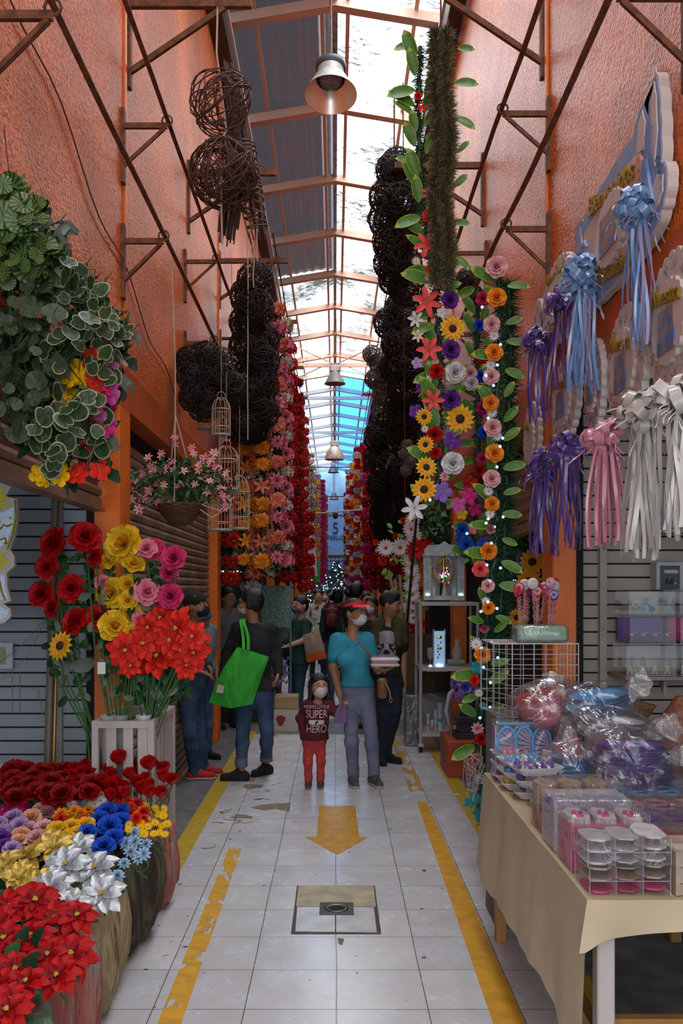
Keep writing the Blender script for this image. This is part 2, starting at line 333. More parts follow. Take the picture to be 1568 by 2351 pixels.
# ---- roof
M_frame = mat('roof_steel_paint', (.56, .36, .27), .6, var=.3, vscale=3, col2=(.42,.30,.24))
M_gut = mat('dark_gutter_steel', (.07, .05, .045), .6, metal=.2)
def roof_sheet_mat(name, tint, stain, dens, tr=.75, stretch=(1, 6, 1), sc=2.4, thr=.55):
    m = bpy.data.materials.new(name); m.use_nodes = True; nt = m.node_tree; N = nt.nodes; L = nt.links
    for n in list(N): N.remove(n)
    out = N.new('ShaderNodeOutputMaterial'); tp = N.new('ShaderNodeBsdfTransparent'); tp.inputs[0].default_value = (*tint, 1)
    tl = N.new('ShaderNodeBsdfTranslucent'); tl.inputs[0].default_value = (*tint, 1); df = N.new('ShaderNodeBsdfDiffuse'); df.inputs[0].default_value = (*stain, 1)
    m1 = N.new('ShaderNodeMixShader'); m1.inputs[0].default_value = 1-tr; L.new(tp.outputs[0], m1.inputs[1]); L.new(tl.outputs[0], m1.inputs[2])
    tc = N.new('ShaderNodeTexCoord'); mp = N.new('ShaderNodeMapping'); mp.inputs['Scale'].default_value = stretch; L.new(tc.outputs['Object'], mp.inputs[0])
    n = N.new('ShaderNodeTexNoise'); n.inputs['Scale'].default_value = sc; n.inputs['Detail'].default_value = 12; n.inputs['Roughness'].default_value = .78; L.new(mp.outputs[0], n.inputs[0])
    n2 = N.new('ShaderNodeTexNoise'); n2.inputs['Scale'].default_value = .8; n2.inputs['Detail'].default_value = 2; L.new(tc.outputs['Object'], n2.inputs[0])
    ad = N.new('ShaderNodeMath'); ad.operation = 'MULTIPLY_ADD'; ad.inputs[1].default_value = .45; L.new(n2.outputs[0], ad.inputs[0]); L.new(n.outputs[0], ad.inputs[2])
    r = N.new('ShaderNodeValToRGB'); r.color_ramp.elements[0].position = thr; r.color_ramp.elements[0].color = (0,0,0,1); r.color_ramp.elements[1].position = thr+.13; r.color_ramp.elements[1].color = (dens,dens,dens,1)
    L.new(ad.outputs[0], r.inputs[0])
    mx = N.new('ShaderNodeMixShader'); L.new(r.outputs[0], mx.inputs[0]); L.new(m1.outputs[0], mx.inputs[1]); L.new(df.outputs[0], mx.inputs[2]); L.new(mx.outputs[0], out.inputs[0])
    return m
M_clear = roof_sheet_mat('stained_clear_roofing', (.97, .98, 1), (.10, .10, .10), .93, thr=.705, sc=3.4, stretch=(1.6, 5, 1))
M_clear2 = roof_sheet_mat('grimy_clear_roofing', (.93, .93, .92), (.14, .12, .09), .95, thr=.68, sc=4, stretch=(1.6, 5, 1))
M_white = roof_sheet_mat('milky_roofing', (1, .97, .92), (.30, .24, .14), .8, thr=.84, stretch=(7, .4, 1))
M_bluer = roof_sheet_mat('blue_roofing', (.10, .40, .92), (.10, .3, .6), .5, thr=.86)
M_bluew = roof_sheet_mat('pale_blue_roofing', (.60, .78, 1.0), (.10, .3, .6), .5, thr=.86)
M_smoke = mat('smoked_roofing', (.055, .06, .075), .25, var=.5, vscale=.9, col2=(.10, .055, .05), stretch=(6, 1, 1), bump=.2, bscale=5, trans=.12)
ZE = 7.60; ZR = 7.82; YK = [1.33+2*i for i in range(23)]
n = 1
for i, y in enumerate([-.67]+YK[:-1]):
    y1 = y+2.0
    if y < 17: a, b2 = M_smoke, (M_clear if y < 12.5 else M_clear2)
    elif y < 21: a, b2 = M_clear2, M_clear2
    elif y < 25: a, b2 = M_white, M_clear2 if y < 23 else M_white
    else: a, b2 = M_bluew, M_bluer
    for sx, mm_ in ((-1, a), (1, b2)):
        def fn(u, v, sx=sx): 
            x = u*1.32; return (sx*x, y+v*2.0, ZR+.09-.165*x+.012*math.sin(x*40))
        MB().sheet(fn, 40, 1).obj('ceiling_sheet', mm_, kind='structure', smooth=True)
for i, y in enumerate(YK):
    fr = MB()
    for sx in (-1, 1):
        pts = [(0, ZR-.06), (sx*1.3, ZE-.06), (sx*1.3, ZE+.05), (0, ZR+.05)]
        T = Matrix.Translation((0, y+.04, 0)) @ Matrix.Rotation(PI/2, 4, 'X')
        fr.prism(pts if sx > 0 else pts[::-1], -.04, .04, T)
        fr.prism([(0, ZR-.068), (sx*1.3, ZE-.068), (sx*1.3, ZE-.058), (0, ZR-.058)], -.06, .06, T)
    if y in (YK[11], YK[13], YK[16], YK[19]): fr.box(-1.25, 1.25, y-.03, y+.03, ZE-.14, ZE-.04)
    if y == YK[11]:
        for sx in (-1, 1): fr.tube([(sx*.05, y, ZE-.05), (sx*1.2, y-2, ZE-.02)], .02, 4); fr.tube([(sx*.25, y, ZE-.08), (sx*1.2, y+1.9, ZE-.02)], .02, 4)
    fr.obj('trim_%d' % k, M_frame, kind='structure'); k += 1
for x, z in ((-.14, .0), (-.86, -.10), (.14, 0), (.86, -.10)):
    MB().box(x-.022, x+.022, -.6, 46.9, ZR+.02+z-.02, ZR+.06+z).obj('trim_%d' % k, M_frame, kind='structure'); k += 1
MB().box(-.03, .03, -.6, 46.9, ZR+.0, ZR+.06).obj('trim_%d' % k, mat('galvanised_ridge', (.5,.5,.52), .35, .8, var=.6, vscale=7, col2=(.12,.08,.06)), kind='structure'); k += 1
for sx in (-1, 1):
    MB().box(min(sx*1.10, sx*1.24), max(sx*1.10, sx*1.24), -1, 46.9, 7.16, 7.42).obj('trim_%d' % k, M_gut, kind='structure'); k += 1
    MB().box(min(sx*1.03, sx*1.06), max(sx*1.03, sx*1.06), -1, 30, 7.18, 7.24).obj('trim_%d' % k, mat('pale_pipe', (.45,.5,.52), .5), kind='structure'); k += 1
# ================================================================ wall brackets and rails
def bracket(x_wall, x_tip, y, z, drop, label, sec=.022, over=0, group=None):
    t = thing('wall_bracket', label, 'bracket', (x_wall, y, z), group=group)
    d = x_tip-x_wall; s = 1 if d > 0 else -1
    MB().box(min(0, s*.02), max(0, s*.02), -.025, .025, -drop-.10, .09).obj('mounting_plate', M_rust, t)
    MB().box(min(0, d+s*over), max(0, d+s*over), -sec/2, sec/2, -sec, sec*.4).obj('arm', M_rust, t)
    MB().tube([(s*.01, 0, -drop), (d*.93, 0, -sec)], sec*.62, 4).obj('strut', M_rust, t)
    MB().tube([(d+.03*math.cos(a), 0, .025+.03*math.sin(a)) for a in [i*PI/5 for i in range(10)]], .006, 5, True).obj('ring', M_rust, t)
    return t
side = {-1: 'left', 1: 'right'}
where = ['nearest the camera', 'second from the camera', 'third from the camera', 'fourth from the camera', 'fifth from the camera', 'sixth from the camera']
for s, xw in ((-1, XL), (1, XR)):
    for row, (xt, z, nm) in enumerate(((.995, 3.63, 'lower'), (.975, 4.30, 'upper'))):
        if s > 0: z += .07
        for i, y in enumerate((3.12, 5.14, 7.27, 9.5, 11.6, 13.8)):
            bracket(xw, s*xt, y, z, .24, 'rusty triangular bracket on the %s wall under the %s rail, %s' % (side[s], nm, where[i]), group='brackets of the rails')
        if s < 0: zz = z+.035
        else: zz = z+.035
        pts = [(s*xt+.004*math.sin(j*2.1), -1+j*.8, zz+.01*math.sin(j*1.7)) for j in range(32)]
        MB().tube(pts, .014, 6).obj('steel_rail', M_rust, label='long rusty %s rail running along the %s orange wall' % (nm, side[s]), cat='rail')
    for i, y in enumerate((5.3, 7.45, 9.45, 11.6, 14, 16.2)):
        bracket(xw, s*.62, y, 5.12+(.06 if s > 0 else 0), .42, 'long rusty hanging arm high on the %s wall, %s' % (side[s], where[i]), .035, .12, 'long hanging arms')
for s in (-1, 1):   # loose cables drooping on the walls
    pts = []
    for j in range(26):
        y = 3.0+j*.16; pts.append((s*1.225, y, 3.95-.42*(y-3.0)*.55-.05*math.sin(j*.8)))
    if s < 0: MB().tube(pts, .004, 5).obj('wall_cable', M_rust, label='thin brown cable running down across the left orange wall', cat='cable')
for s in (-1, 1):
    for j, xr in enumerate((.62, .86)):
        MB().tube([(s*xr, 8.8, 5.15), (s*xr, 22, 5.15), (s*(xr-.12), 33, 5.3)], .008, 5).obj('hanging_rod', M_rust, label='thin %s rod carrying the garlands along the %s side' % (('inner', 'outer')[j], side[s]), cat='rod')
# ================================================================ flowers, leaves, garlands
def petal(mb, T, L, W, tilt, curl, cup=.3, a=.6, b=.3, nu=2, nv=3, wave=0, ph=0, x0=0):
    mx = (a/(a+b))**a*(b/(a+b))**b
    vs = []; x = x0; z = 0; st = L/nv
    for j in range(nv+1):
        v = j/nv; w = W*max(.06 if j == 0 else 0, (v**a)*((1-v)**b)/mx) if 0 < v < 1 else (W*.18 if j == 0 else W*(.02 if b > .5 else .30))
        for i in range(nu+1):
            u = -1+2*i/nu
            if nu == 6: u = math.copysign(1-(1-abs(u))**1.9, u)
            vs.append((x, u*w*.5, z+cup*abs(u)**1.6*w*.5+wave*math.sin(u*5+v*7+ph)*L))
        an = tilt+curl*(v+.5/nv); x += math.cos(an)*st; z += math.sin(an)*st
    fs = [(j*(nu+1)+i, j*(nu+1)+i+1, (j+1)*(nu+1)+i+1, (j+1)*(nu+1)+i) for j in range(nv) for i in range(nu)]
    mb.add(vs, fs, T)
RZ = lambda a: Matrix.Rotation(a, 4, 'Z')
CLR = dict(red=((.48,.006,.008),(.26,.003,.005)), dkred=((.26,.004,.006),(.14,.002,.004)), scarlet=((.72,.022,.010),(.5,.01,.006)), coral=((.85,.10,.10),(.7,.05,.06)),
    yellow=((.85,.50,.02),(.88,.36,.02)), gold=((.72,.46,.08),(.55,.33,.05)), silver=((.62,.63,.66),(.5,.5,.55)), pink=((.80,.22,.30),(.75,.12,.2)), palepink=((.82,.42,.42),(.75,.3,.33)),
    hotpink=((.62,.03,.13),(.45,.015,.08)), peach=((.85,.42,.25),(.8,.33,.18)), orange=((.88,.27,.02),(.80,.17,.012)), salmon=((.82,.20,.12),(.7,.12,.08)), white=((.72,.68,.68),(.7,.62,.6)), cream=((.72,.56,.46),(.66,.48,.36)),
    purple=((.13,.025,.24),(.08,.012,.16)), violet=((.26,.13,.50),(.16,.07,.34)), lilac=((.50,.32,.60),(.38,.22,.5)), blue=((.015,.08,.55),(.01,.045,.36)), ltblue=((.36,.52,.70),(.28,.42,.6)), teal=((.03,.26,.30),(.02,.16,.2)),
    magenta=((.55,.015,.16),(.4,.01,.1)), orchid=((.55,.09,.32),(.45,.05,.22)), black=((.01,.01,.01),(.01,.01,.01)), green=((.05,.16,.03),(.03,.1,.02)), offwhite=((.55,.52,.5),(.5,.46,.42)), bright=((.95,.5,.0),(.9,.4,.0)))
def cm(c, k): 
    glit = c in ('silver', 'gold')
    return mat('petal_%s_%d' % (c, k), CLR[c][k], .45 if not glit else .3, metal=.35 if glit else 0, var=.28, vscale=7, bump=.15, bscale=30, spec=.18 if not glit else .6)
M_cen = mat('flower_centre_yellow', (.62,.42,.05), .7, var=.4, vscale=40); M_dkcen = mat('flower_centre_dark', (.045,.02,.01), .9, var=.5, vscale=50)
M_leaf = mat('leaf_green', (.035,.13,.022), .5, var=.45, vscale=6); M_dleaf = mat('leaf_dark_green', (.014,.055,.02), .5, var=.45, vscale=6)
M_edge = mat('leaf_yellow_edge', (.32,.42,.03), .5, var=.3, vscale=8); M_stem = mat('stem_green', (.04,.11,.025), .6)
M_pale = mat('leaf_pale_green', (.16,.27,.10), .55, var=.4, vscale=9); M_cream = mat('leaf_cream_margin', (.50,.50,.36), .5); M_grey = mat('leaf_greyish', (.16,.20,.15), .6, var=.4, vscale=5)
FM = {}
def fmesh(kind, c, hi=0):
    key = (kind, c, hi)
    if key in FM: return FM[key]
    mb = MB(); q = random.Random(hash((kind, hi)) if 0 else len(kind)*7+hi)
    nu, nv = (4, 5) if hi else (2, 3)
    if kind == 'rose':
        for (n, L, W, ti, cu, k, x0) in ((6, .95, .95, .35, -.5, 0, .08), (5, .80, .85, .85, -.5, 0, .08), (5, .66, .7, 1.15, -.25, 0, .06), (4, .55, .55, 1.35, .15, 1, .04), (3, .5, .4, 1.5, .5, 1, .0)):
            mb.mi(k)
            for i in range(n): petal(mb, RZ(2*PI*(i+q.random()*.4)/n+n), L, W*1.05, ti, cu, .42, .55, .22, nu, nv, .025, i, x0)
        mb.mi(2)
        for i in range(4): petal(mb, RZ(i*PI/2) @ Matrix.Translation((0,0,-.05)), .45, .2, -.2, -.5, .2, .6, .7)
    elif kind == 'bud':
        for (n, L, W, ti, cu, k) in ((4, 1.2, 1.0, 1.0, .35, 0), (3, 1.15, .8, 1.25, .35, 0), (3, 1.0, .5, 1.5, .3, 1)):
            mb.mi(k)
            for i in range(n): petal(mb, RZ(2*PI*i/n+n), L, W, ti, cu, .5, .5, .35, nu, nv, .02, i, .12)
    elif kind == 'poin':
        for (n, L, W, ti, x0, off) in ((6, 1.0, .52, .05, .05, 0), (6, .82, .45, .30, .04, .5), (5, .5, .28, .55, .03, .2)):
            mb.mi(0 if L > .6 else 1)
            for i in range(n): petal(mb, RZ(2*PI*(i+off+q.random()*.25)/n), L*(.9+.2*q.random()), W, ti, -.55, .35, .75, .75, nu, nv+1, .02, i, x0)
        mb.mi(3)
        for i in range(9): a = i*2.4; mb.ball((.09*math.cos(a)*(i/9)**.5, .09*math.sin(a)*(i/9)**.5, .12), .045, 5)
        mb.mi(2)
        for i in range(3): petal(mb, RZ(2*PI*i/3) @ Matrix.Translation((0,0,-.08)), .95, .45, -.1, -.4, .2, .7, .7, 2, 3)
    elif kind == 'lily':
        mb.mi(0)
        for i in range(6): petal(mb, RZ(2*PI*i/6), 1.1, .42, .75, -1.1, .35, .7, .6, nu, nv+1, .0, 0, .04)
        mb.mi(1)
        for i in range(5): a = i*2*PI/5; mb.tube([(0,0,0), (.12*math.cos(a), .12*math.sin(a), .45)], .022, 4)
    elif kind == 'daisy':
        mb.mi(0)
        for i in range(13): petal(mb, RZ(2*PI*i/13), .92, .30, .15, -.2, .1, .5, .3, 2, 2, 0, 0, .12)
        mb.mi(3).ball((0,0,.06), .22, 8, sc=(1,1,.5))
    elif kind == 'gerbera':
        for (n, L) in ((16, .9), (14, .7)):
            mb.mi(0)
            for i in range(n): petal(mb, RZ(2*PI*(i+.5*(L<.8))/n), L, .40, .12+.25*(L<.8), -.2, .1, .5, .3, 2, 2, 0, 0, .12)
        mb.mi(1).ball((0,0,.1), .2, 8, sc=(1,1,.5))
    elif kind == 'sun':
        mb.mi(0)
        for i in range(15): petal(mb, RZ(2*PI*i/15), .85, .34, .15, -.25, .2, .6, .7, 2, 3, .015, i, .2)
        mb.mi(1)
        for i in range(12): petal(mb, RZ(2*PI*(i+.5)/12), .66, .28, .4, -.3, .2, .6, .7, 2, 3, .01, i, .2)
        mb.mi(4).ball((0,0,.06), .32, 10, sc=(1,1,.5))
    elif kind == 'carn':
        for (n, L, ti, k) in ((9, .95, .1, 0), (8, .8, .55, 0), (7, .62, 1.0, 0), (5, .5, 1.35, 1)):
            mb.mi(k)
            for i in range(n): petal(mb, RZ(2*PI*i/n+n), L, .62, ti, -.2, -.2, .8, .15, 3, 2, .05, i*2, .04)
    elif kind == 'orchid':
        mb.mi(0)
        for i in range(5): petal(mb, RZ(2*PI*i/5), .95, .78, .35, -.5, -.25, .6, .25, nu, nv, .03, i, .03)
        mb.mi(3).ball((0,0,.12), .09, 6)
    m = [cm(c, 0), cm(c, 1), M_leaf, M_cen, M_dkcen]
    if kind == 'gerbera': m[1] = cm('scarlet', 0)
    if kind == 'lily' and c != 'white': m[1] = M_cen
    me = mb.mesh(kind+'_'+c, m, True); FM[key] = me; return me
KN = dict(rose='rose', bud='rosebud', poin='poinsettia', lily='lily', daisy='daisy', gerbera='gerbera', sun='sunflower', carn='carnation', orchid='orchid')
def flower(kind, c, loc, d, r, parent=None, hi=0, name=None, **kw):
    return link(name or KN[kind], fmesh(kind, c, hi), parent, AIM(loc, d, U(0, 6.28), r), **kw)
def leafshape(mb, T, L, W, mi_in=0, mi_edge=None, tilt=.1, curl=-.4, a=.6, b=.6, nv=6, cup=.25):
    """leaf with a midrib crease; optional border in another material"""
    mb.mi(mi_in); n0 = len(mb.f); nu = 6 if mi_edge is not None else 4
    petal(mb, T, L, W, tilt, curl, cup, a, b, nu, nv)
    if mi_edge is not None:
        for j in range(nv):
            for i in (0, nu-1): mb.m[n0+j*nu+i] = mi_edge
        mb.m[n0+(nv-1)*nu:n0+nv*nu] = [mi_edge]*nu
def bigleaf():
    if 'bigleaf' not in FM:
        mb = MB(); leafshape(mb, Matrix.Identity(4), 1, .42, 0, 1); 
        FM['bigleaf'] = mb.mesh('leaf', [mat('garland_leaf', (.045,.14,.014), .42, var=.5, vscale=16, col2=(.13,.25,.02), stretch=(1,.25,1)), M_edge], True)
    return FM['bigleaf']
def leaf_on(loc, ang, L, parent, out=.5):
    """big leaf hanging in the XZ plane, ang measured from +X, facing the passage"""
    d = Vector((math.cos(ang), -out*.6, math.sin(ang))).normalized(); nrm = Vector((U(-.3,.3), -1, U(-.1,.5))).normalized()
    y = nrm.cross(d).normalized(); z = d.cross(y)
    M = Matrix.Identity(4)
    for i in range(3): M[i][0] = d[i]*L; M[i][1] = y[i]*L; M[i][2] = z[i]*L
    M.translation = loc
    return link('leaf', bigleaf(), parent, M)
def tinsel(path, r, dens, mats, seed=1, ln=1.0, wid=.0035):
    q = random.Random(seed); mb = MB(); pts = [Vector(p) for p in path]
    mb.mi(2).tube(pts, .012, 5)
    for a, b in zip(pts[:-1], pts[1:]):
        n = int((b-a).length*dens)
        for i in range(n):
            t = q.random(); p = a.lerp(b, t); d = Vector((q.gauss(0,1), q.gauss(0,1), q.gauss(0,.8)-.2)).normalized()
            e = p+d*r*q.uniform(.6, 1.1)*ln; s = p+d*r*.12; w = d.cross(Vector((q.random(),q.random(),q.random()))).normalized()*wid
            mb.mi(0 if q.random() < .78 else 1).add([s-w, s+w, e], [(0,1,2)])
    return mb, mats
M_tin = mat('tinsel_brown_green', (.15,.13,.06), .4, metal=.1, var=.5, vscale=9, col2=(.025,.05,.02)); M_tin2 = mat('tinsel_light_fibre', (.30,.28,.16), .3, metal=.3)
M_pine = mat('pine_needle', (.012,.065,.025), .5, var=.4, vscale=20); M_pine2 = mat('pine_needle_light', (.03,.12,.05), .45)
M_bulb = mat('led_bulb', (.5,.7,1), .4, emit=3.0, ecol=(.22,.45,1)); M_wire = mat('green_wire', (.01,.06,.03), .5)
# ---- explicit big garlands on the right, flowers where the photo has them
Yg = 5.3
def explicit_garland(nm, label, pts, lst, core, lr=(.13,.19), pitch=.16, green=True, Y=Yg, lscale=1, maxleaf=70):
    t = thing(nm, label, 'garland', P(*core[0][:2], Y))
    L0 = Vector(t.location)
    path = [P(x, y, Y)+Vector((0, .05, 0))-L0 for x, y in core]
    fine = []
    for a, b in zip(path[:-1], path[1:]):
        for j in range(6): fine.append(a.lerp(b, j/6)+Vector((.01*math.sin(j*2.+len(fine)), 0, 0)))
    fine.append(path[-1])
    mb, ms = tinsel(fine, .075, 900, None, 3)
    mb.obj('green_tinsel', [M_pine, M_pine2, M_wire], t)
    for (x, y, kd, c, r) in lst:
        p = P(x, y, Y-.03)-L0+Vector((0, U(-.03,.0), 0))
        flower(kd, c, p, (U(-.3,.2), -1, U(-.25,.15)), r/F*Y*1.05, t, 1)
    n = 0; acc = 0
    for a, b in zip(path[:-1], path[1:]):
        m = max(1, int((b-a).length/pitch*2))
        for j in range(m):
            if n >= maxleaf: break
            p = a.lerp(b, (j+U(0,.8))/m); s = 1 if n % 2 else -1
            ang = (PI/2-s*U(.1, 2.1)); leaf_on(p+Vector((s*.03, -.07+U(0,.04), 0)), ang, U(*lr)*lscale*(1 if s < 0 else .85), t); n += 1
    return t, L0, path
A = [(959,227,'rose','scarlet',9),(968,252,'lily','scarlet',12),(984,452,'lily','coral',16),(984,500,'rose','scarlet',16),(1011,525,'lily','orange',15),(980,563,'lily','coral',28),(1000,417,'daisy','cream',9),
 (1007,589,'rose','purple',18),(993,623,'rose','scarlet',17),(1021,642,'rose','palepink',18),(1032,690,'rose','purple',20),(978,695,'lily','coral',32),(1039,755,'sun','yellow',28),(954,735,'lily','white',18),
 (1034,804,'rose','purple',22),(985,804,'lily','coral',28),(1043,858,'rose','white',23),(1002,855,'rose','red',17),(1034,919,'rose','purple',22),(993,921,'lily','coral',25),(1056,962,'sun','yellow',32),(973,958,'sun','yellow',19),
 (955,946,'orchid','purple',18),(997,999,'rose','red',18),(1039,1012,'orchid','purple',22),(976,1022,'sun','yellow',19),(1038,1066,'rose','white',25),(978,1074,'sun','yellow',24),(973,1125,'sun','yellow',28),(1014,1130,'orchid','violet',24),
 (951,1168,'lily','white',28),(955,600,'daisy','cream',10),(985,640,'daisy','cream',10),(1013,719,'orchid','white',12),(957,835,'orchid','lilac',13),(999,832,'daisy','cream',9),(975,985,'daisy','cream',9),(958,775,'lily','cream',14),
 (968,890,'orchid','purple',14),(1020,1095,'carn','palepink',12),(985,870,'daisy','cream',9),(1075,1140,'orchid','magenta',20),(1052,1160,'orchid','orchid',18),(1000,1040,'rose','red',14)]
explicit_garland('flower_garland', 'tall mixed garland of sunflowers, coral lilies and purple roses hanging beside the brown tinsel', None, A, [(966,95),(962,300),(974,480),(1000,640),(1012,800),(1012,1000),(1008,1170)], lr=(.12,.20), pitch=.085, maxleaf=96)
B = [(1138,617,'rose','palepink',24),(1138,688,'rose','orange',22),(1128,746,'rose','palepink',19),(1134,771,'daisy','white',12),(1133,812,'rose','orange',20),(1126,838,'daisy','white',12),(1126,868,'rose','palepink',18),(1124,928,'rose','orange',18),
 (1129,948,'daisy','white',12),(1129,983,'rose','palepink',20),(1141,1001,'daisy','white',12),(1134,1042,'rose','orange',21),(1128,1100,'rose','palepink',20),(1121,1128,'daisy','white',12),(1128,1158,'rose','orange',17),(1124,1180,'daisy','white',11),
 (1126,1214,'bud','palepink',16),(1119,1265,'rose','orange',20),(1100,1307,'rose','coral',18),(1118,1345,'rose','palepink',15),(1113,1380,'daisy','white',10),(1119,1395,'rose','orange',15),(1110,1439,'bud','pink',15),(1092,1478,'daisy','white',14),
 (1105,1503,'rose','orange',19),(1096,1530,'orchid','teal',17),(1087,1561,'rose','scarlet',12),(1098,1590,'daisy','white',10),(1096,1672,'carn','palepink',15),(1103,1695,'rose','red',14),(1108,1620,'orchid','teal',10)]
t, L0, path = explicit_garland('lit_flower_garland', 'long thin garland with orange and pink roses, daisies and blue string lights', None, B, [(1150,625),(1150,780),(1146,950),(1142,1120),(1140,1260),(1125,1420),(1110,1560),(1102,1720)], lr=(.10,.17), pitch=.13, Y=5.0)
mbp, _ = tinsel([P(1168,650,5.08)-L0, P(1172,800,5.08)-L0, P(1166,1000,5.08)-L0, P(1160,1200,5.08)-L0, P(1150,1400,5.08)-L0, P(1128,1600,5.08)-L0, P(1118,1745,5.08)-L0], .11, 1500, None, 5)
mbp.obj('pine_tinsel', [M_pine, M_pine2, M_wire], t)
for (x, y) in [(1107,705),(1149,791),(1142,838),(1116,862),(1133,885),(1121,960),(1154,1006),(1148,1025),(1141,1072),(1155,1187),(1121,1191),(1116,1201),(1135,1210),(1128,1247),(1118,1297),(1149,1304),(1125,1335),(1120,1382),(1141,1397),(1104,1404),(1129,1475),(1105,1488),(1143,1510),(1110,1532),(1126,1567),(1125,1624),(1102,1648),(1120,1654),(1119,1690),(987,1148),(1072,1225)]:
    MB().ball(P(x, y, 4.93)-L0, .0085, 6).obj('light_bulb', M_bulb, t)
C = [(1099,751,'rose','blue',14),(1106,690,'rose','hotpink',16),(1109,819,'rose','red',18),(1104,866,'rose','blue',15),(1078,860,'rose','palepink',16),(1080,884,'rose','white',16),(1107,938,'rose','magenta',15),(1111,996,'rose','blue',17),
 (1107,1054,'rose','hotpink',14),(1099,1081,'rose','red',14),(1106,1129,'rose','blue',15),(1071,1252,'rose','blue',17),(1061,1217,'rose','blue',15),(1109,1249,'orchid','blue',16),(1083,1213,'orchid','pink',15),(1080,1110,'orchid','red',18),(1090,1170,'orchid','magenta',16),(1060,1180,'orchid','yellow',14)]
explicit_garland('blue_flower_garland', 'darker garland with blue and red roses between the two big garlands', None, C, [(1100,660),(1096,800),(1100,1000),(1092,1150),(1085,1270)], lr=(.11,.17), pitch=.13, Y=5.75)
# the brown tinsel column
p = [(1012,70),(1008,200),(1022,320),(1008,450),(1018,560),(1012,650)]
t = thing('tinsel_garland', 'thick brownish green tinsel column hanging from the roof arm at right', 'garland', P(1012, 70, 5.2)); L0 = Vector(t.location)
for k_, dx in enumerate((-.03, .035)):
    mb, _ = tinsel([P(x, y, 5.2)-L0+Vector((dx, 0, 0)) for x, y in p], .074, 4200, None, 9+k_, 1, .004)
    mb.obj('tinsel_strand', [M_tin, M_tin2, M_rust], t)
for i in range(7): leaf_on(P(U(1040, 1055), 110+i*80, 5.25)-L0, U(-.9, .9), U(.09,.15), t)
MB().tube([Vector((0,0,0)), Vector((0,0,.35))], .006, 5).obj('hanging_wire', M_rust, t)
# ---- repeated garlands of silk flowers (strands)
def leafcord(L, seed, n=9, s=.085):
    key = ('cord', L, seed)
    if key in FM: return FM[key]
    q = random.Random(seed); mb = MB(); mb.mi(1).tube([(0,0,0),(0,0,-L)], .012, 5)
    for i in range(int(L*n*4)):
        z = -q.random()*L; T = Matrix.Translation((0,0,z)) @ RZ(q.random()*6.28)
        mb.mi(0 if q.random() < .6 else 1); petal(mb, T, s*q.uniform(.8,1.3), s*.62, q.uniform(-.3,.6), -.8, .2, .6, .5, 2, 3)
    me = mb.mesh('leafy_cord', [M_leaf, M_dleaf], True); FM[key] = me; return me
def strand(x, y, z1, z0, kinds, r, label, group, step=.2, cam_only=True, cord_s=.085, dirs=None):
    t = thing('flower_strand', label, 'garland', (x, y, z1), group=group)
    L = round(z1-z0, 1); link('leafy_cord', leafcord(L, 1+int(cord_s*100), 16, s=cord_s), t, Matrix.Diagonal((1, 1, (z1-z0)/L, 1)))
    n = int((z1-z0)/step); i = 0
    s = 1 if x < 0 else -1
    for j in range(n+1):
        kd, c = kinds[j % len(kinds)]
        z = -j*step+U(-.02,.02)
        for d in (dirs or ((s*.25, -1), (s*1, -.35), (-s*.9, -.6))):
            if i >= 98: break
            dd = Vector((d[0]+U(-.2,.2), d[1], U(-.35,.15)))
            flower(kd, c, Vector((dd.x, dd.y, 0)).normalized()*r*.75+Vector((0,0,z)), dd, r*U(.72,.98), t, 0); i += 1
    MB().tube([(0,0,0),(0,0,5.14-z1)], .003, 4).obj('hanging_string', M_rust, t) if z1 < 5.1 else None
    return t
G1 = 'silk flower strands hanging in the left curtain'
i = 0
for (x, y, z1, z0, kinds, r, lab) in [
  (-1.10, 9.42, 3.9, 1.62, [('poin','red')], .115, 'dark red poinsettia strand nearest the left wall'),
  (-.97, 9.40, 3.7, 1.75, [('lily','orange'),('poin','orange')], .10, 'orange lily strand at the left part of the left curtain'),
  (-.86, 9.45, 3.8, 1.70, [('carn','salmon'),('lily','palepink')], .095, 'faded salmon and pink strand in the left curtain'),
  (-.78, 9.30, 4.3, 1.78, [('poin','orange'),('poin','orange'),('lily','salmon')], .105, 'bright orange poinsettia strand in the left curtain'),
  (-.70, 9.50, 4.6, 1.72, [('carn','cream'),('carn','palepink')], .085, 'cream and blush carnation strand in the left curtain'),
  (-.62, 9.35, 4.55, 1.76, [('poin','salmon'),('carn','pink')], .10, 'salmon poinsettia strand in the left curtain'),
  (-.56, 9.75, 4.5, 1.80, [('carn','cream'),('rose','pink')], .085, 'cream and hot pink carnation strand behind the salmon one'),
  (-.62, 10.6, 4.75, 1.70, [('rose','pink'),('carn','red')], .09, 'pink and red strand behind the cream and hot pink one')]:
    strand(x, y, z1, z0, kinds, r, lab, None, .2)
for j, (x, y, z1, z0, c) in enumerate([(-.60,11.6,4.75,1.7,'red'),(-.66,12.6,4.8,1.65,'red'),(-.60,13.8,4.8,1.7,'dkred'),(-.62,15.2,4.8,1.7,'red'),(-.60,16.8,4.8,1.7,'red')]):
    strand(x, y, z1, z0, [('poin', c)], .11, 'deep red poinsettia strand at the aisle side of the left curtain', G1+' aisle side', .2)
strand(-.95, 9.9, 2.4, 1.62, [('carn','white'),('poin','dkred')], .10, 'short dark red and white strand low in the left curtain', None, .19)
strand(-1.0, 10.6, 2.6, 1.5, [('poin','red')], .13, 'dark red strand low behind the orange lilies', None, .19)
strand(-.40, 12.4, 2.6, 1.5, [('poin','red')], .12, 'low red strand beside the green bag woman head', None, .19)
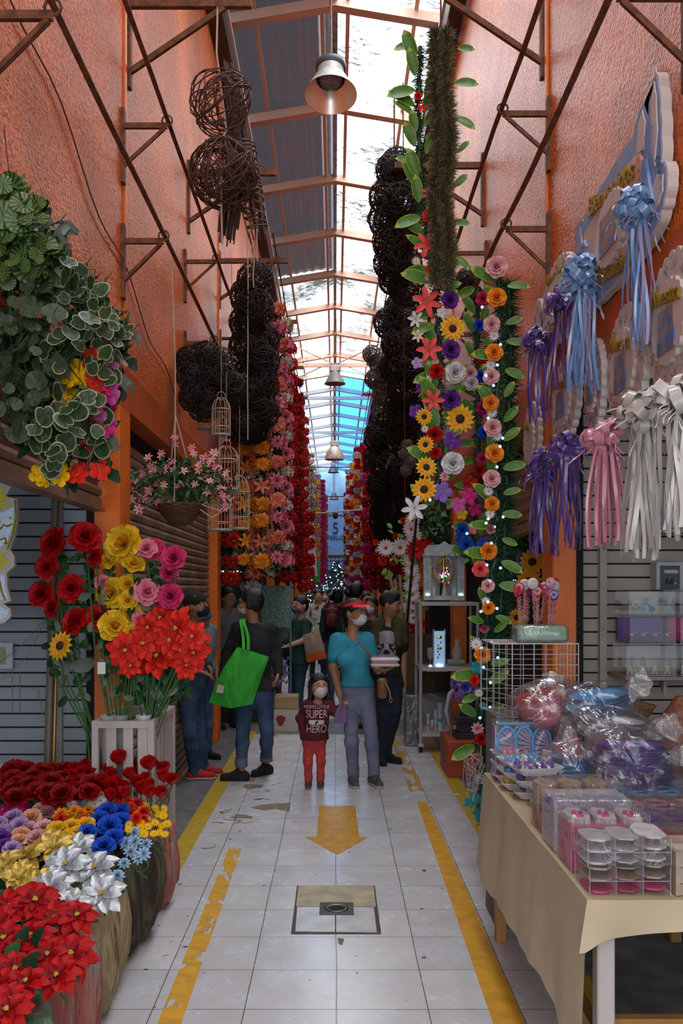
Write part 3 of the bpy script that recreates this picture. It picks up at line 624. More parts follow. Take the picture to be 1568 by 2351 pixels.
for (x, y, z1, z0, kinds, r, lab) in [
  (-.63, 22.6, 5.0, 1.9, [('carn','offwhite'),('daisy','white')], .12, 'grey white pine garland at the far left of the passage'),
  (-.62, 25.0, 5.0, 2.2, [('carn','offwhite'),('poin','silver')], .12, 'second grey white garland further down at left'),
  (-.56, 27.5, 5.1, 2.0, [('carn','lilac'),('sun','yellow'),('carn','orange')], .14, 'lilac, yellow and orange garland far down at left'),
  (-.45, 29.5, 5.2, 1.9, [('carn','hotpink')], .15, 'hot pink garland far down at left'),
  (-.38, 31.5, 4.9, 2.1, [('carn','coral')], .15, 'coral red garland furthest at left')]:
    strand(x, y, z1, z0, kinds, r*.75, lab, None, .15, cord_s=.12, dirs=((-.4,-1),(.4,-1),(1,-.3)))
mixed = [('carn','red'),('carn','white'),('rose','orange'),('carn','hotpink'),('rose','ltblue'),('carn','scarlet'),('sun','yellow'),('carn','cream'),('carn','magenta'),('rose','white'),('carn','red')]
RG = [(.42, 31, 4.9, 1.75), (.47, 28.6, 5.0, 1.85), (.44, 26.4, 5.1, 1.8), (.52, 24.4, 5.0, 1.6), (.60, 22.8, 5.2, 1.6), (.74, 21.6, 5.1, 1.6)]
labs = ['red and pale blue mixed garland furthest at right', 'colourful mixed garland, second furthest at right', 'colourful mixed garland far down at right beside the blue wall', 'mixed red and white garland at right of the far passage', 'cream, green and red garland at right behind the magenta one', 'mixed white and orange garland near the magenta one']
for j, (x, y, z1, z0) in enumerate(RG):
    k_ = mixed[j*2:]+mixed[:j*2]
    strand(x, y, z1, z0, k_, .105, labs[j], None, .15, cord_s=.12, dirs=((-.4,-1),(.4,-1),(-1,-.3),(.9,-.5)))
for j, (x, y) in enumerate([(.62, 15.4), (.72, 14.2), (.84, 13.4), (.94, 12.9)]):
    strand(x, y, 4.1 if j < 2 else 2.2, 1.55, [('poin','magenta' if j == 0 else 'dkred'), ('poin','red'), ('poin', 'dkred')], .15, ['magenta and red poinsettia strand beside the dark wicker mass','dark red strand just right of the magenta strand','low dark red strand under the wicker mass','low dark red strand nearest the flower cross'][j], None, .2)
# ================================================================ lamps
M_lampm = mat('dusty_lamp_metal', (.55,.52,.48), .5, metal=.3, var=.4, vscale=6); M_lamp2 = mat('lamp_reflector_inner', (.85,.80,.72), .28, metal=.6)
def lamp(px, py, Y, w, kind, label, cable_top=ZR):
    p = P(px, py, Y); r = w/F*Y/2
    t = thing('pendant_lamp', label, 'lamp', p, (-.22 if kind == 'led' else 0, 0, 0))
    if kind == 'led':
        MB().lathe([(r, -.52*r), (r*.985, -.48*r), (r*.56, .07), (r*.5, .08), (r*.5, .15), (r*.42, .17), (.0001, .17)], 40).obj('shade', M_lampm, t, smooth=False)
        MB().lathe([(r*.985, -.515*r), (r*.8,-.2*r), (r*.55, .05), (.0001, .05)], 40).obj('reflector', M_lamp2, t, smooth=True)
        b = MB()
        for i in range(28):
            a = i*2*PI/28; b.box(-.006, .006, r*.44, r*.52, .030, .048, RZ(a))
        b.obj('cooling_slots', M_dark, t)
        MB().lathe([(r*.42, .025), (r*.42, .045), (.0001, .022)], 32).obj('led_disc', mat('lamp_glass_disc', (.34,.32,.29), .35, var=.5, vscale=25), t)
        MB().lathe([(r*.5,.15),(r*.58,.17),(r*.58,.21),(r*.4,.24),(.0001,.24)], 32).obj('driver_cap', mat('dark_grey_cap', (.07,.08,.09), .5), t, smooth=True)
        MB().tube([(0,0,.22),(0,0,.5),(0,.0,ZR-p.z-.05)], .012, 6).obj('cable', M_rust, t)
    else:
        h = r*1.0; bell = kind == 'bell'
        pr = [(r, -h*.8), (r*.98, -h*.5), (r*.85, .0), (r*.55, h*.45), (r*.3, h*.6)] if bell else [(r, -h*.55), (r*.97, -h*.5), (r*.42, h*.55), (r*.3, h*.65)]
        MB().lathe(pr, 28).obj('shade', M_lampm if bell else mat('grey_lamp_shade', (.20,.19,.18), .5, metal=.4, var=.3, vscale=5), t, smooth=True)
        MB().bbox(-r*.45, r*.45, -r*.3, r*.3, h*.6, h*1.15, .01).obj('ballast_box', M_lampm, t)
        MB().tube([(-.02,0,h),(-.02,0,ZR-p.z-.1)], .012, 5).tube([(.03,0,h),(.03,0,ZR-p.z-.1)], .008, 5).obj('cable', M_rust, t)
lamp(759, 192, 8.6, 121, 'led', 'large round dusty pendant lamp nearest the camera under the roof ridge')
lamp(769, 868, 20, 49, 'cone', 'grey cone shaped pendant lamp, second from the camera')
lamp(768, 1038, 24, 44, 'bell', 'white bell pendant lamp with square ballast box, third from the camera')
lamp(765, 1078, 30, 26, 'cone2', 'small cone pendant lamp just above the blue wall top')
lamp(767, 1141, 36, 22, 'cone3', 'small bright cone pendant lamp hanging in front of the blue wall')
MB().tube([P(680,1178,21), P(740,1178,21), P(835,1170,21), P(880,1168,21)], .02, 5).obj('cross_cable', mat('pale_cable', (.4,.34,.26), .6), label='pale cable strung across the far passage above the number 5', cat='cable')
MB().tube([P(700,1073,25), P(860,1072,25)], .018, 5).obj('cross_bar', M_rust, label='thin dark bar across the passage under the small cone lamp', cat='bar')
MB().tube([P(715,1140,28), P(830,1140,28)], .018, 5).obj('cross_bar', M_rust, label='thin dark bar across the blue wall beside the bright lamp', cat='bar')
t = thing('security_camera', 'small dark camera hanging from the pale cross cable', 'camera', P(770,1183,21))
MB().ball((0,0,-.03), .06, 10).obj('dome', M_dark, t, smooth=True); MB().box(-.06,.06,-.04,.04,.0,.05).obj('mount', M_dark, t)
# ================================================================ shutters
M_shut = mat('roller_shutter_paint', (.30,.175,.12), .5, metal=.15, var=.4, vscale=2.5, bump=.1)
M_shut2 = mat('tan_shutter_paint', (.36,.26,.17), .5, metal=.15, var=.4, vscale=2.5, bump=.1)
def shutter(x, y0, y1, z0, z1, m, label, s, pitch=.085):
    t = thing('roller_shutter', label, 'shutter', (x, y0, z0))
    n = int((z1-z0)/pitch); b = MB(); prof = []
    for i in range(n):
        z = i*pitch+.05
        for dz, dx in ((0,0),(.012,.0),(.02,.018),(.045,.024),(.066,.018),(.074,0)): prof.append((dx, z+dz))
    vs = []; 
    for (dx, z) in prof: vs += [(-s*dx, 0, z), (-s*dx, y1-y0, z)]
    fs = [(2*i, 2*i+1, 2*i+3, 2*i+2) for i in range(len(prof)-1)]
    b.add(vs, fs).obj('curtain', m, t)
    MB().box(-.02, .02, 0, y1-y0, -.0, .055).box(-.04, .04, 0, y1-y0, -.02, .0).obj('bottom_bar', m, t)
    return t
shutter(-1.34, .9, 5.0, 2.06, 2.72, M_shut, 'rusty pink roller shutter half open over the left slatted wall', -1)
shutter(-1.33, 5.32, 9.2, 0.02, 2.5, M_shut2, 'closed tan roller shutter between the two left orange pillars', -1, .068)
shutter(1.37, .9, 5.0, 2.66, 2.78, M_shut, 'brown roller shutter rolled up above the white ribbon bows', 1)
shutter(1.37, 5.32, 9.2, 2.02, 2.6, M_shut2, 'tan roller shutter half open behind the lit garland', 1)
MB().box(1.24, 1.5, .9, 5.0, 2.69, 2.80).obj('trim_%d' % k, mat('shutter_housing', (.30,.18,.13), .6, var=.3), kind='structure'); k += 1
MB().box(-1.5, -1.36, 5.3, 9.2, 2.5, 2.68).obj('trim_%d' % k, M_dark, kind='structure'); k += 1
# ================================================================ slatted walls
M_slatL = mat('white_slat_paint', (.34,.37,.42), .55, var=.2, vscale=3, bump=.05); M_slatR = mat('cream_slat_paint', (.42,.36,.31), .55, var=.2, vscale=3, bump=.05)
M_post = mat('slat_wall_post', (.40,.36,.33), .6, var=.25, vscale=5)
def slatwall(x0, x1, y, z0, z1, m, label, pitch=.0795, gap=.011):
    t = thing('slatted_wall_panel', label, 'panel', (x0, y, z0)); w = x1-x0
    MB().box(0, w, .012, .03, 0, z1-z0).obj('backing', M_dark, t)
    b = MB(); z = 0
    while z < z1-z0-.02: b.box(0, w, 0, .012, z+gap/2, min(z+pitch-gap/2, z1-z0)); z += pitch
    b.obj('slats', m, t); return t
slatwall(-3.3, -1.625, 5.16, 0, 2.66, M_slatL, 'wide pale grey blue slatted wall at the left edge, in the near left stall')
slatwall(-1.585, -1.44, 5.16, 0, 2.66, M_slatL, 'narrow pale slatted strip beside the near left orange pillar')
MB().box(-1.625, -1.585, 5.13, 5.2, 0, 2.66).obj('trim_%d' % k, M_post, kind='structure'); k += 1
MB().box(-1.44, -1.378, 5.12, 5.2, 0, 2.66).obj('trim_%d' % k, M_dark, kind='structure'); k += 1
slatwall(1.438, 1.535, 5.16, 0, 2.66, M_slatR, 'narrow cream slatted strip right of the near right orange pillar')
slatwall(1.575, 3.3, 5.16, 0, 2.66, M_slatR, 'wide cream slatted wall behind the right table')
MB().box(1.535, 1.575, 5.12, 5.2, 0, 2.66).obj('trim_%d' % k, M_post, kind='structure'); k += 1
MB().box(1.38, 1.438, 5.12, 5.2, 0, 2.66).obj('trim_%d' % k, M_dark, kind='structure'); k += 1
MB().box(1.42, 1.52, 5.14, 5.159, .96, 1.03).obj('wooden_patch', mat('bare_wood_patch', (.28,.13,.04), .7), label='bare brown wooden slat in the narrow cream strip', cat='board')
# side dividing walls so the stalls are closed rooms
for y in (5.2, 9.45, 13.7, 18, 26, 34, 42):
    for x0, x1 in ((-4.4, -1.45), (1.45, 4.4)):
        if y == 5.2 or y > 9: MB().box(x0, x1, y+.02, y+.08, 0, 2.95).obj('wall_stall_divider', MC['stall_wall'], kind='structure')
M_brass = mat('brass_pole', (.34,.20,.05), .35, metal=.7); M_grpole = mat('brown_grey_pole', (.16,.13,.10), .5)
MB().tube([P(127,1140,5.1), P(108,1790,4.9)], .022, 8).obj('pole', M_grpole, label='long brownish pole leaning on the left slatted wall', cat='pole')
MB().tube([P(137,1240,5.12), P(121,1790,4.95)], .012, 8).obj('pole', M_brass, label='thin brass coloured pole leaning on the left slatted wall', cat='pole')
# picture frame on left slat wall, wires
t = thing('picture_frame', 'white framed small document on the left slatted wall', 'frame', P(8,1505,5.14))
MB().box(-.13,.06,-.02,0,-.075,.075).obj('frame', mat('white_frame', (.45,.47,.5), .5), t); MB().box(-.10,.02,-.025,-.02,-.05,.05).obj('paper', mat('yellowish_paper', (.35,.34,.22), .7, var=.3, vscale=40), t)
MB().tube([P(0,1520,5.1), P(40,1490,5.08), P(75,1455,5.08), P(105,1415,5.1)], .002, 4).tube([P(0,1560,5.1), P(60,1510,5.08), P(108,1416,5.1)], .002, 4).obj('loose_wire', mat('brown_wire', (.2,.15,.12), .6), label='thin loose wire hanging on the left slatted wall', cat='wire')
MB().tube([P(0,1580,5.1), P(40,1577,5.09), P(88,1582,5.09), P(98,1640,5.1)], .0025, 4).tube([P(28,1540,5.1), P(28,1640,5.08)], .0025, 4).tube([P(45,1540,5.1), P(46,1640,5.08)], .0025, 4).obj('wall_hook', mat('brown_wire', (.2,.15,.12), .6), label='bent white wire hook rack low on the left slatted wall', cat='hook')
# gold and glitter foam sign at the left edge
M_glit = mat('silver_glitter', (.55,.62,.72), .35, metal=.3, var=.5, vscale=160, col2=(.25,.3,.5), sharp=.03); M_gg = mat('gold_glitter', (.50,.42,.02), .35, metal=.35, var=.6, vscale=150, col2=(.22,.19,.0), sharp=.03)
M_foam = mat('white_foam', (.62,.56,.54), .65, var=.1, vscale=3)
t = thing('foam_sign', 'tall white foam sign with gold and silver glitter at the left edge', 'sign', P(-30,1270,4.75)); L0 = Vector(t.location)
o = [(-55,1090),(20,1115),(30,1120),(18,1140),(44,1148),(45,1190),(38,1230),(27,1262),(37,1275),(38,1300),(20,1315),(22,1350),(30,1380),(12,1386),(29,1398),(30,1415),(15,1430),(-25,1436),(-60,1430)]
def pl(o, sc=1, dy=0):
    cx = sum(a for a, b in o)/len(o); cy = sum(b for a, b in o)/len(o)
    return [((cx+(a-cx)*sc-VX)/F*4.75-L0.x, EYE-(cy+(b-cy)*sc-VY)/F*4.75-L0.z) for a, b in o]
RX = Matrix.Rotation(PI/2, 4, 'X')
MB().prism(pl(o)[::-1], 0, .03, RX).obj('foam_back', M_foam, t)
for nm, q, m_ in (('glitter_field', [(-50,1175),(5,1180),(38,1165),(36,1205),(22,1245),(-10,1268),(-50,1265)], M_glit), ('glitter_crown', [(-50,1105),(5,1118),(20,1124),(8,1135),(28,1146),(12,1152),(30,1160),(5,1172),(-50,1170)], M_gg),
                  ('glitter_leaves', [(-40,1280),(0,1275),(25,1265),(12,1278),(30,1290),(8,1296),(20,1305),(-5,1312),(-40,1312)], M_gg), ('glitter_base', [(-40,1322),(15,1320),(18,1350),(24,1376),(-40,1378)], M_glit),
                  ('glitter_oval', [(-40,1392),(10,1393),(24,1402),(22,1415),(5,1425),(-40,1428)], M_glit)):
    MB().prism(pl(q)[::-1], .03, .034, RX).obj(nm, m_, t)
for (x, y) in ((30,1191),(6,1200),(2,1245),(18,1248)): MB().lathe([(.008,0),(.008,.004),(.0001,.005)], 10, Matrix.Translation((pl([(x,y)]*2)[0][0], -.034, pl([(x,y)]*2)[0][1])) @ RX).obj('gold_dot', M_gg, t)
for pts in ([(40,1150),(42,1190),(35,1228),(22,1262)], [(-10,1215),(0,1220),(10,1212),(14,1206),(22,1210),(34,1204)], [(-10,1252),(5,1240),(18,1236),(20,1250)], [(5,1335),(10,1360),(18,1378)]):
    MB().tube([(a, -.036, b) for a, b in pl2] if 0 else [((x-VX)/F*4.75-L0.x, -.036, EYE-(y-VY)/F*4.75-L0.z) for x, y in pts], .005, 5).obj('gold_line', M_gg, t)
MB().tube([(0,-.02,.38),(0,-.02,2.72-L0.z)], .003, 4).obj('hanging_string', M_wire, t)
# ================================================================ wicker balls
def wick(nl, seed, tr=.012, seg=22, wob=.12):
    key = ('wick', nl, seed, tr)
    if key in FM: return FM[key]
    q = random.Random(seed); mb = MB()
    for i in range(nl):
        ax = Vector((q.gauss(0,1), q.gauss(0,1), q.gauss(0,1))).normalized(); u = ax.orthogonal().normalized(); w = ax.cross(u); off = q.uniform(-.35, .35); ph = q.random()*6; rr = math.sqrt(1-off*off)
        pts = [(u*math.cos(a)+w*math.sin(a))*rr*(1+wob*math.sin(3*a+ph)*.5)+ax*(off+wob*math.sin(2*a+ph)) for a in [j*2*PI/seg for j in range(seg)]]
        mb.tube(pts, tr, 4, True)
    me = mb.mesh('wicker', None or [MC['dark_vine']], True); FM[key] = me; return me
mat('dark_vine', (.022,.014,.011), .6, var=.5, vscale=12); M_brvine = mat('brown_vine', (.11,.05,.032), .6, var=.5, vscale=12); M_drift = mat('greyish_vine', (.17,.12,.095), .7, var=.4, vscale=12)
def wball(px, py, r, Y, label, m=None, nl=26, seed=1, group=None, tr=.02, z_top=None, jit=.0):
    p = P(px, py, Y)+Vector((0, U(-jit, jit), 0))
    t = thing('wicker_ball', label, 'wicker ball', p, (U(0,3),U(0,3),U(0,3)), group, r/F*Y)
    me = wick(nl, seed, tr)
    if m: 
        kk = ('wk', nl, seed, tr, m.name)
        if kk not in FM: FM[kk] = me.copy(); FM[kk].materials[0] = m
        me = FM[kk]
    link('woven_vine_shell', me, t)
    link('inner_vine_coil', FM.get(('wk2', m.name if m else '')) or me, t, Matrix.Rotation(1.1, 4, 'X') @ Matrix.Scale(.72, 4))
    return t
wball(508,235,71,5.3,'large open brown wicker ball, topmost at left', M_brvine, 15, 3, None, .022)
wball(512,400,74,5.3,'large brown wicker ball just under the topmost one', M_brvine, 34, 4, None, .020)
LC = 'dark wicker balls stacked in the left column'
for i, (x, y, r) in enumerate([(588,648,40),(565,672,40),(585,715,44),(568,745,40),(600,770,40),(570,800,44),(598,830,42),(575,860,44),(602,885,38),(570,915,44),(598,945,42),(572,975,42),(560,985,36)]):
    wball(x, y, r, 9.0, 'dark wicker ball stacked in the tall left column', None, 30, 5+i % 3, LC, .022, jit=.15)
for i, (x, y) in enumerate([(432,825),(465,810),(500,828),(440,870),(478,868),(512,872),(445,912),(480,915),(515,905),(470,938),(530,890)]):
    wball(x, y, 34, 6.6, 'small black wicker ball in the clump hanging left of the tall column', None, 22, 8+i % 2, 'small black wicker balls in the left clump', .03, jit=.1)
RC = 'black wicker balls in the right hanging mass'
for i, (x, y, r, Y) in enumerate([(912,372,36,7.7),(895,400,34,7.7),(930,420,36,7.9),(888,455,40,7.7),(915,475,42,7.7),(890,500,44,7.7),(925,520,42,7.9),(898,560,42,7.8),(900,600,42,7.8),(930,600,42,7.9),(905,640,36,7.9),(935,655,40,7.9),
   (925,705,40,9.6),(895,735,36,9.6),(935,745,42,9.6),(915,790,38,9.6),(940,800,40,9.6),(935,850,42,9.6),(905,845,34,9.8),(930,900,42,9.8),(890,960,38,11.8),(920,960,44,9.9),(870,1005,36,12),(905,1015,44,12),(935,1010,44,10.5),
   (868,1055,34,12),(900,1075,44,12),(930,1080,44,11),(878,1115,38,12),(915,1130,44,12),(890,1165,40,12.2),(925,1180,44,12),(900,1215,42,12.3),(930,1225,40,12),(882,1195,34,12.3),(940,1130,40,11),(935,945,40,10)]):
    wball(x, y, r, Y, 'black wicker ball in the tall dark mass hanging at right', None, 30, 5+i % 3, RC, .024, jit=.12)
for i, (x, y) in enumerate([(1060,655),(1072,640),(1085,680)]): wball(x, y, 24, 7.5, 'small black wicker ball behind the right garlands', None, 22, 8, 'small black wicker balls behind the garlands', .03)
for i, (x, y, r) in enumerate([(852,812,20),(872,835,24),(862,870,24),(885,880,26),(880,908,24),(905,920,20)]): wball(x, y, r, 10.4, 'small greyish driftwood ball at the aisle edge of the black mass', M_drift, 26, 8+i % 2, 'greyish driftwood balls', .03)
for i, (x, y) in enumerate([(935,1022),(928,1042),(942,1060),(932,1080)]): wball(x, y, 13, 8.2, 'tiny pale rope ball beside the lowest black wicker balls', M_drift, 16, 8, 'tiny pale rope balls', .05)
q_ = MB()
for i in range(26):   # cut stick ends poking from the mass
    p = P(U(865,945), U(750,1090), U(9.6,10.6)); d = Vector((U(-.3,.1), -1, U(-.3,.3))).normalized(); L_ = U(.15,.4)
    MB().mi(0).tube([p, p-d*L_], .012, 5, caps=False).mi(1).lathe([(.012,0),(.0001,.001)], 5, AIM(p, d)).obj('cut_stick', [MC['dark_vine'], mat('cut_wood_end', (.40,.20,.10), .8)], label='dark stick with pale cut end sticking out of the black wicker mass', cat='stick', group='cut sticks in the black wicker mass')
# ropes carrying the wicker
M_rope = mat('white_rope', (.45,.36,.30), .7)
for i, (x, y0, y1, Y) in enumerate([(569,440,1010,8.75),(578,560,640,8.8),(590,480,640,8.85),(582,520,660,8.7)]):
    pts = [P(x+U(-1,1), y0+(y1-y0)*j/8, Y) for j in range(9)]
    MB().tube(pts, .006, 5).obj('hanging_rope', M_rope, label=['long white rope hanging in front of the left wicker column', 'short white rope above the left wicker column, left one', 'short white rope above the left wicker column, right one','short white rope above the left wicker column, middle one'][i], cat='rope')
MB().tube([P(905,200,7.8), P(905,360,7.8)], .008, 5).tube([P(925,190,7.8), P(930,1230,9.9)], .006, 5).obj('hanging_rope', M_rust, label='dark rope carrying the black wicker mass at right', cat='rope')
MB().tube([P(500,-10,5.3), P(497,120,5.25), P(520,300,5.28), P(505,325,5.2), P(510,560,5.3)], .006, 5).obj('hanging_rope', M_rope, label='twisted cord holding the two large brown wicker balls', cat='rope')
# stick bundle and cone basket
t = thing('stick_bundle', 'bundle of dark brown sticks hanging under the large wicker balls', 'sticks', P(540,150,5.6)); L0 = Vector(t.location); b = MB()
for i in range(46):
    x = U(-1,1); y0 = U(140,200); b.tube([P(520+x*14, y0, 5.6)-L0+Vector((0,U(-.05,.05),0)), P(548+x*26, 350, 5.6)-L0+Vector((0,U(-.06,.06),0)), P(524+x*24, U(520,558), 5.6)-L0+Vector((0,U(-.08,.08),0))], .006, 4)
b.obj('sticks', M_brvine, t)
t = thing('cone_basket', 'long open brown vine cone hanging beside the stick bundle', 'basket', P(568,330,5.5)); L0 = Vector(t.location); b = MB()
for j in range(14):
    f_ = j/13; c = P(548+f_*42, 330+f_*190, 5.5)-L0; R_ = (.10-.035*f_); b.tube([c+Vector((math.cos(a)*R_, math.sin(a)*R_, math.sin(a+j)*.02)) for a in [i*PI/7 for i in range(14)]], .006, 4, True)
b.obj('rings', M_brvine, t); b = MB()
for i in range(9): a = i*2*PI/9; b.tube([P(548,325,5.5)-L0+Vector((math.cos(a)*.10, math.sin(a)*.10,0)), P(592,525,5.5)-L0+Vector((math.cos(a)*.06, math.sin(a)*.06,-.05))], .006, 4)
b.obj('ribs', M_brvine, t)
# ================================================================ bird cages
M_cage = mat('cream_cage_wire', (.42,.31,.20), .5, metal=.2)
def cage(px, py, w, h, Y, label):
    t = thing('bird_cage', label, 'cage', P(px, py, Y)); r = w/2/F*Y; H = h/F*Y; b = MB()
    for i in range(12):
        a = i*2*PI/12; c, s = math.cos(a)*r, math.sin(a)*r
        b.tube([(c,s,0),(c,s,H*.62)]+[(c*math.cos(u), s*math.cos(u), H*.62+H*.3*math.sin(u)) for u in (.3,.6,.9,1.2,1.5)], .0025, 4)
    b.obj('bars', M_cage, t); b = MB()
    for z in (0, H*.2, H*.62): b.tube([(math.cos(a)*r, math.sin(a)*r, z) for a in [i*PI/9 for i in range(18)]], .004, 4, True)
    b.tube([(.03*math.cos(a), 0, H*.96+.03*math.sin(a)) for a in [i*PI/5 for i in range(10)]], .003, 4, True).obj('hoops', M_cage, t)
    MB().lathe([(.0001,0),(r*1.02,.0),(r*1.02,.012),(.0001,.012)], 18).obj('tray', mat('cage_tray', (.30,.29,.27), .5), t)
    MB().tube([(0,0,H*.95),(0,0,H+.5)], .002, 4).obj('hanging_string', M_rope, t)
cage(508,1000,42,95,6.4,'small cream wire bird cage just under the black wicker clump'); cage(520,1125,58,110,6.3,'cream wire bird cage in the middle of the cage group'); cage(550,1215,46,135,6.8,'tall narrow cream bird cage lowest at right of the group')
cage(505,1218,56,90,6.2,'cream bird cage lowest, beside the pink flower basket'); cage(478,985,50,60,6.7,'pale flat cage at the left of the cage group')
# ================================================================ hanging basket of pink blossom
M_wkb = mat('brown_basket', (.13,.055,.02), .7, var=.6, vscale=60, stretch=(1,1,4), bump=.4)
t = thing('hanging_flower_basket', 'round brown wicker basket of pink blossom hanging in front of the left shutter', 'flower basket', P(414,1160,5.4)); L0 = Vector(t.location)
b = MB()
for j in range(11):
    f_ = j/10; R_ = .135*math.sin(PI*(.5-.42*f_)); b.tube([(math.cos(a)*R_*(1+.03*math.sin(a*9+j*PI)), math.sin(a)*R_*(1+.03*math.sin(a*9+j*PI)), -.012*j) for a in [i*PI/18 for i in range(36)]], .008, 4, True)
b.lathe([(.12,0),(.115,-.05),(.07,-.11),(.0001,-.12)], 20).obj('basket', M_wkb, t, smooth=True)
b = MB()
for i in range(420):
    a = U(0,6.28); rr = U(.02,.34); el = U(-.3, 1.2); p = Vector((math.cos(a)*rr, math.sin(a)*rr*.6, .03+abs(U(0,.26))*(1-rr))); b.mi(i % 2); petal(b, AIM(p, (U(-1,1),U(-1,1),U(-.2,1)), U(0,6), .05), 1, .5, .2, -.5, .2, .6, .5, 2, 2)
b.obj('foliage', [M_leaf, M_dleaf], t, smooth=True)
n_ = 0; st_ = MB()
for (x, y) in [(398,1015),(370,1045),(350,1060),(345,1080),(330,1095),(315,1105),(340,1120),(365,1110),(355,1085),(380,1075),(300,1120),(308,1150),(322,1170),(400,1060),(405,1085),(385,1115),(405,1115),(425,1105),(420,1085),(440,1100),(455,1070),(450,1035),(465,1050),(478,1060),(490,1045),(500,1070),(512,1090),(470,1095),(455,1120),(475,1125),(505,1130),(512,1150),(490,1110),(445,1145),(350,1150),(375,1150),(335,1150),(430,1130),(395,1140),(515,1170)]:
    for j in range(2):
        p = P(x+U(-9,9), y+U(-9,9), 5.4+U(-.12,.12))-L0; flower('lily', 'palepink' if n_ % 3 else 'pink', p, (U(-.7,.7), -1, U(-.2,.8)), U(.024,.034), t); n_ += 1
        if j: st_.tube([Vector((0,0,-.02)), p*.5+Vector((0,0,.04)), p], .003, 3)
st_.obj('stems', M_stem, t)
b = MB()
for i in range(3): a = i*2*PI/3+.4; b.tube([(math.cos(a)*.12, math.sin(a)*.12, 0), (-.03,0,.55), (-.03,0,.85), (-.05,0,P(400,620,5.4).z-L0.z)], .004, 4)
b.obj('hanging_rope', M_rope, t)
MB().tube([(.13,-.05,-.03),(.2,-.06,-.08),(.3,-.02,-.02),(.2,.0,.03),(.12,0,.0)], .004, 4).tube([(.14,-.05,0),(.25,-.06,-.04),(.33,-.02,.05)], .004, 4).obj('loose_vine', M_rope, t)
# ================================================================ green hanging plants top left
def veined():
    m = mat('begonia_leaf', (.06,.16,.035), .45); nt = m.node_tree; N = nt.nodes; b = N['Principled BSDF']
    tc = N.new('ShaderNodeTexCoord'); sp = N.new('ShaderNodeSeparateXYZ'); nt.links.new(tc.outputs['UV'], sp.inputs[0])
    at = N.new('ShaderNodeMath'); at.operation = 'ARCTAN2'
    s1 = N.new('ShaderNodeMath'); s1.operation = 'SUBTRACT'; s1.inputs[1].default_value = .5; nt.links.new(sp.outputs[0], s1.inputs[0])
    s2 = N.new('ShaderNodeMath'); s2.operation = 'SUBTRACT'; s2.inputs[1].default_value = .5; nt.links.new(sp.outputs[1], s2.inputs[0])
    nt.links.new(s1.outputs[0], at.inputs[0]); nt.links.new(s2.outputs[0], at.inputs[1])
    mu = N.new('ShaderNodeMath'); mu.operation = 'MULTIPLY'; mu.inputs[1].default_value = 15; nt.links.new(at.outputs[0], mu.inputs[0])
    si = N.new('ShaderNodeMath'); si.operation = 'SINE'; nt.links.new(mu.outputs[0], si.inputs[0])
    r = N.new('ShaderNodeValToRGB'); r.color_ramp.elements[0].position = .35; r.color_ramp.elements[0].color = (.025,.065,.015,1); r.color_ramp.elements[1].position = .8; r.color_ramp.elements[1].color = (.13,.21,.055,1)
    mr = N.new('ShaderNodeMapRange'); mr.inputs[1].default_value = -1; nt.links.new(si.outputs[0], mr.inputs[0]); nt.links.new(mr.outputs[0], r.inputs[0]); nt.links.new(r.outputs[0], b.inputs['Base Color'])
    return m
def roundleaf(kind):
    if ('rl', kind) in FM: return FM[('rl', kind)]
    n = 18; me_v = [(0,0,-.12)]; uv = [(.5,.5)]
    rings = (.35,.7,.88,1.0) if kind == 'ivy' else (.5,1.0)
    for rr in rings:
        for i in range(n):
            a = 2*PI*i/n; notch = 1-.45*max(0, math.cos(a))**14
            R_ = rr*(notch if kind != 'ivy' else notch*(1+.25*max(0, math.cos(a-PI))**3)); wv = .05*math.sin(a*5)*rr
            me_v.append((R_*math.cos(a), R_*math.sin(a)*.95, -.12+.14*rr+wv-.12*(rr**2)*abs(math.cos(a)))); uv.append((.5+.5*rr*math.cos(a), .5+.5*rr*math.sin(a)))
    fs = [(0, 1+i, 1+(i+1) % n) for i in range(n)]; ms = [0]*n
    for k_ in range(len(rings)-1):
        for i in range(n): a0 = 1+k_*n; fs.append((a0+i, a0+n+i, a0+n+(i+1) % n, a0+(i+1) % n)); ms.append(1 if (kind == 'ivy' and k_ == len(rings)-2) else 0)
    me = bpy.data.meshes.new('leaf'); me.from_pydata(me_v, [], fs); me.update(); ul = me.uv_layers.new()
    for l in me.loops: ul.data[l.index].uv = uv[l.vertex_index]
    for m_ in ((MC['begonia_leaf'], M_leaf) if kind == 'beg' else (mat('ivy_leaf', (.018,.045,.014), .45, var=.5, vscale=5, col2=(.06,.09,.025)), mat('ivy_margin', (.32,.33,.20), .5)) if kind == 'ivy' else (mat('dusky_leaf', (.022,.042,.014), .55, var=.5, vscale=3, col2=(.085,.11,.055)), M_pale)): me.materials.append(m_)
    me.polygons.foreach_set('material_index', ms); me.polygons.foreach_set('use_smooth', [True]*len(fs)); FM[('rl', kind)] = me; return me
veined()
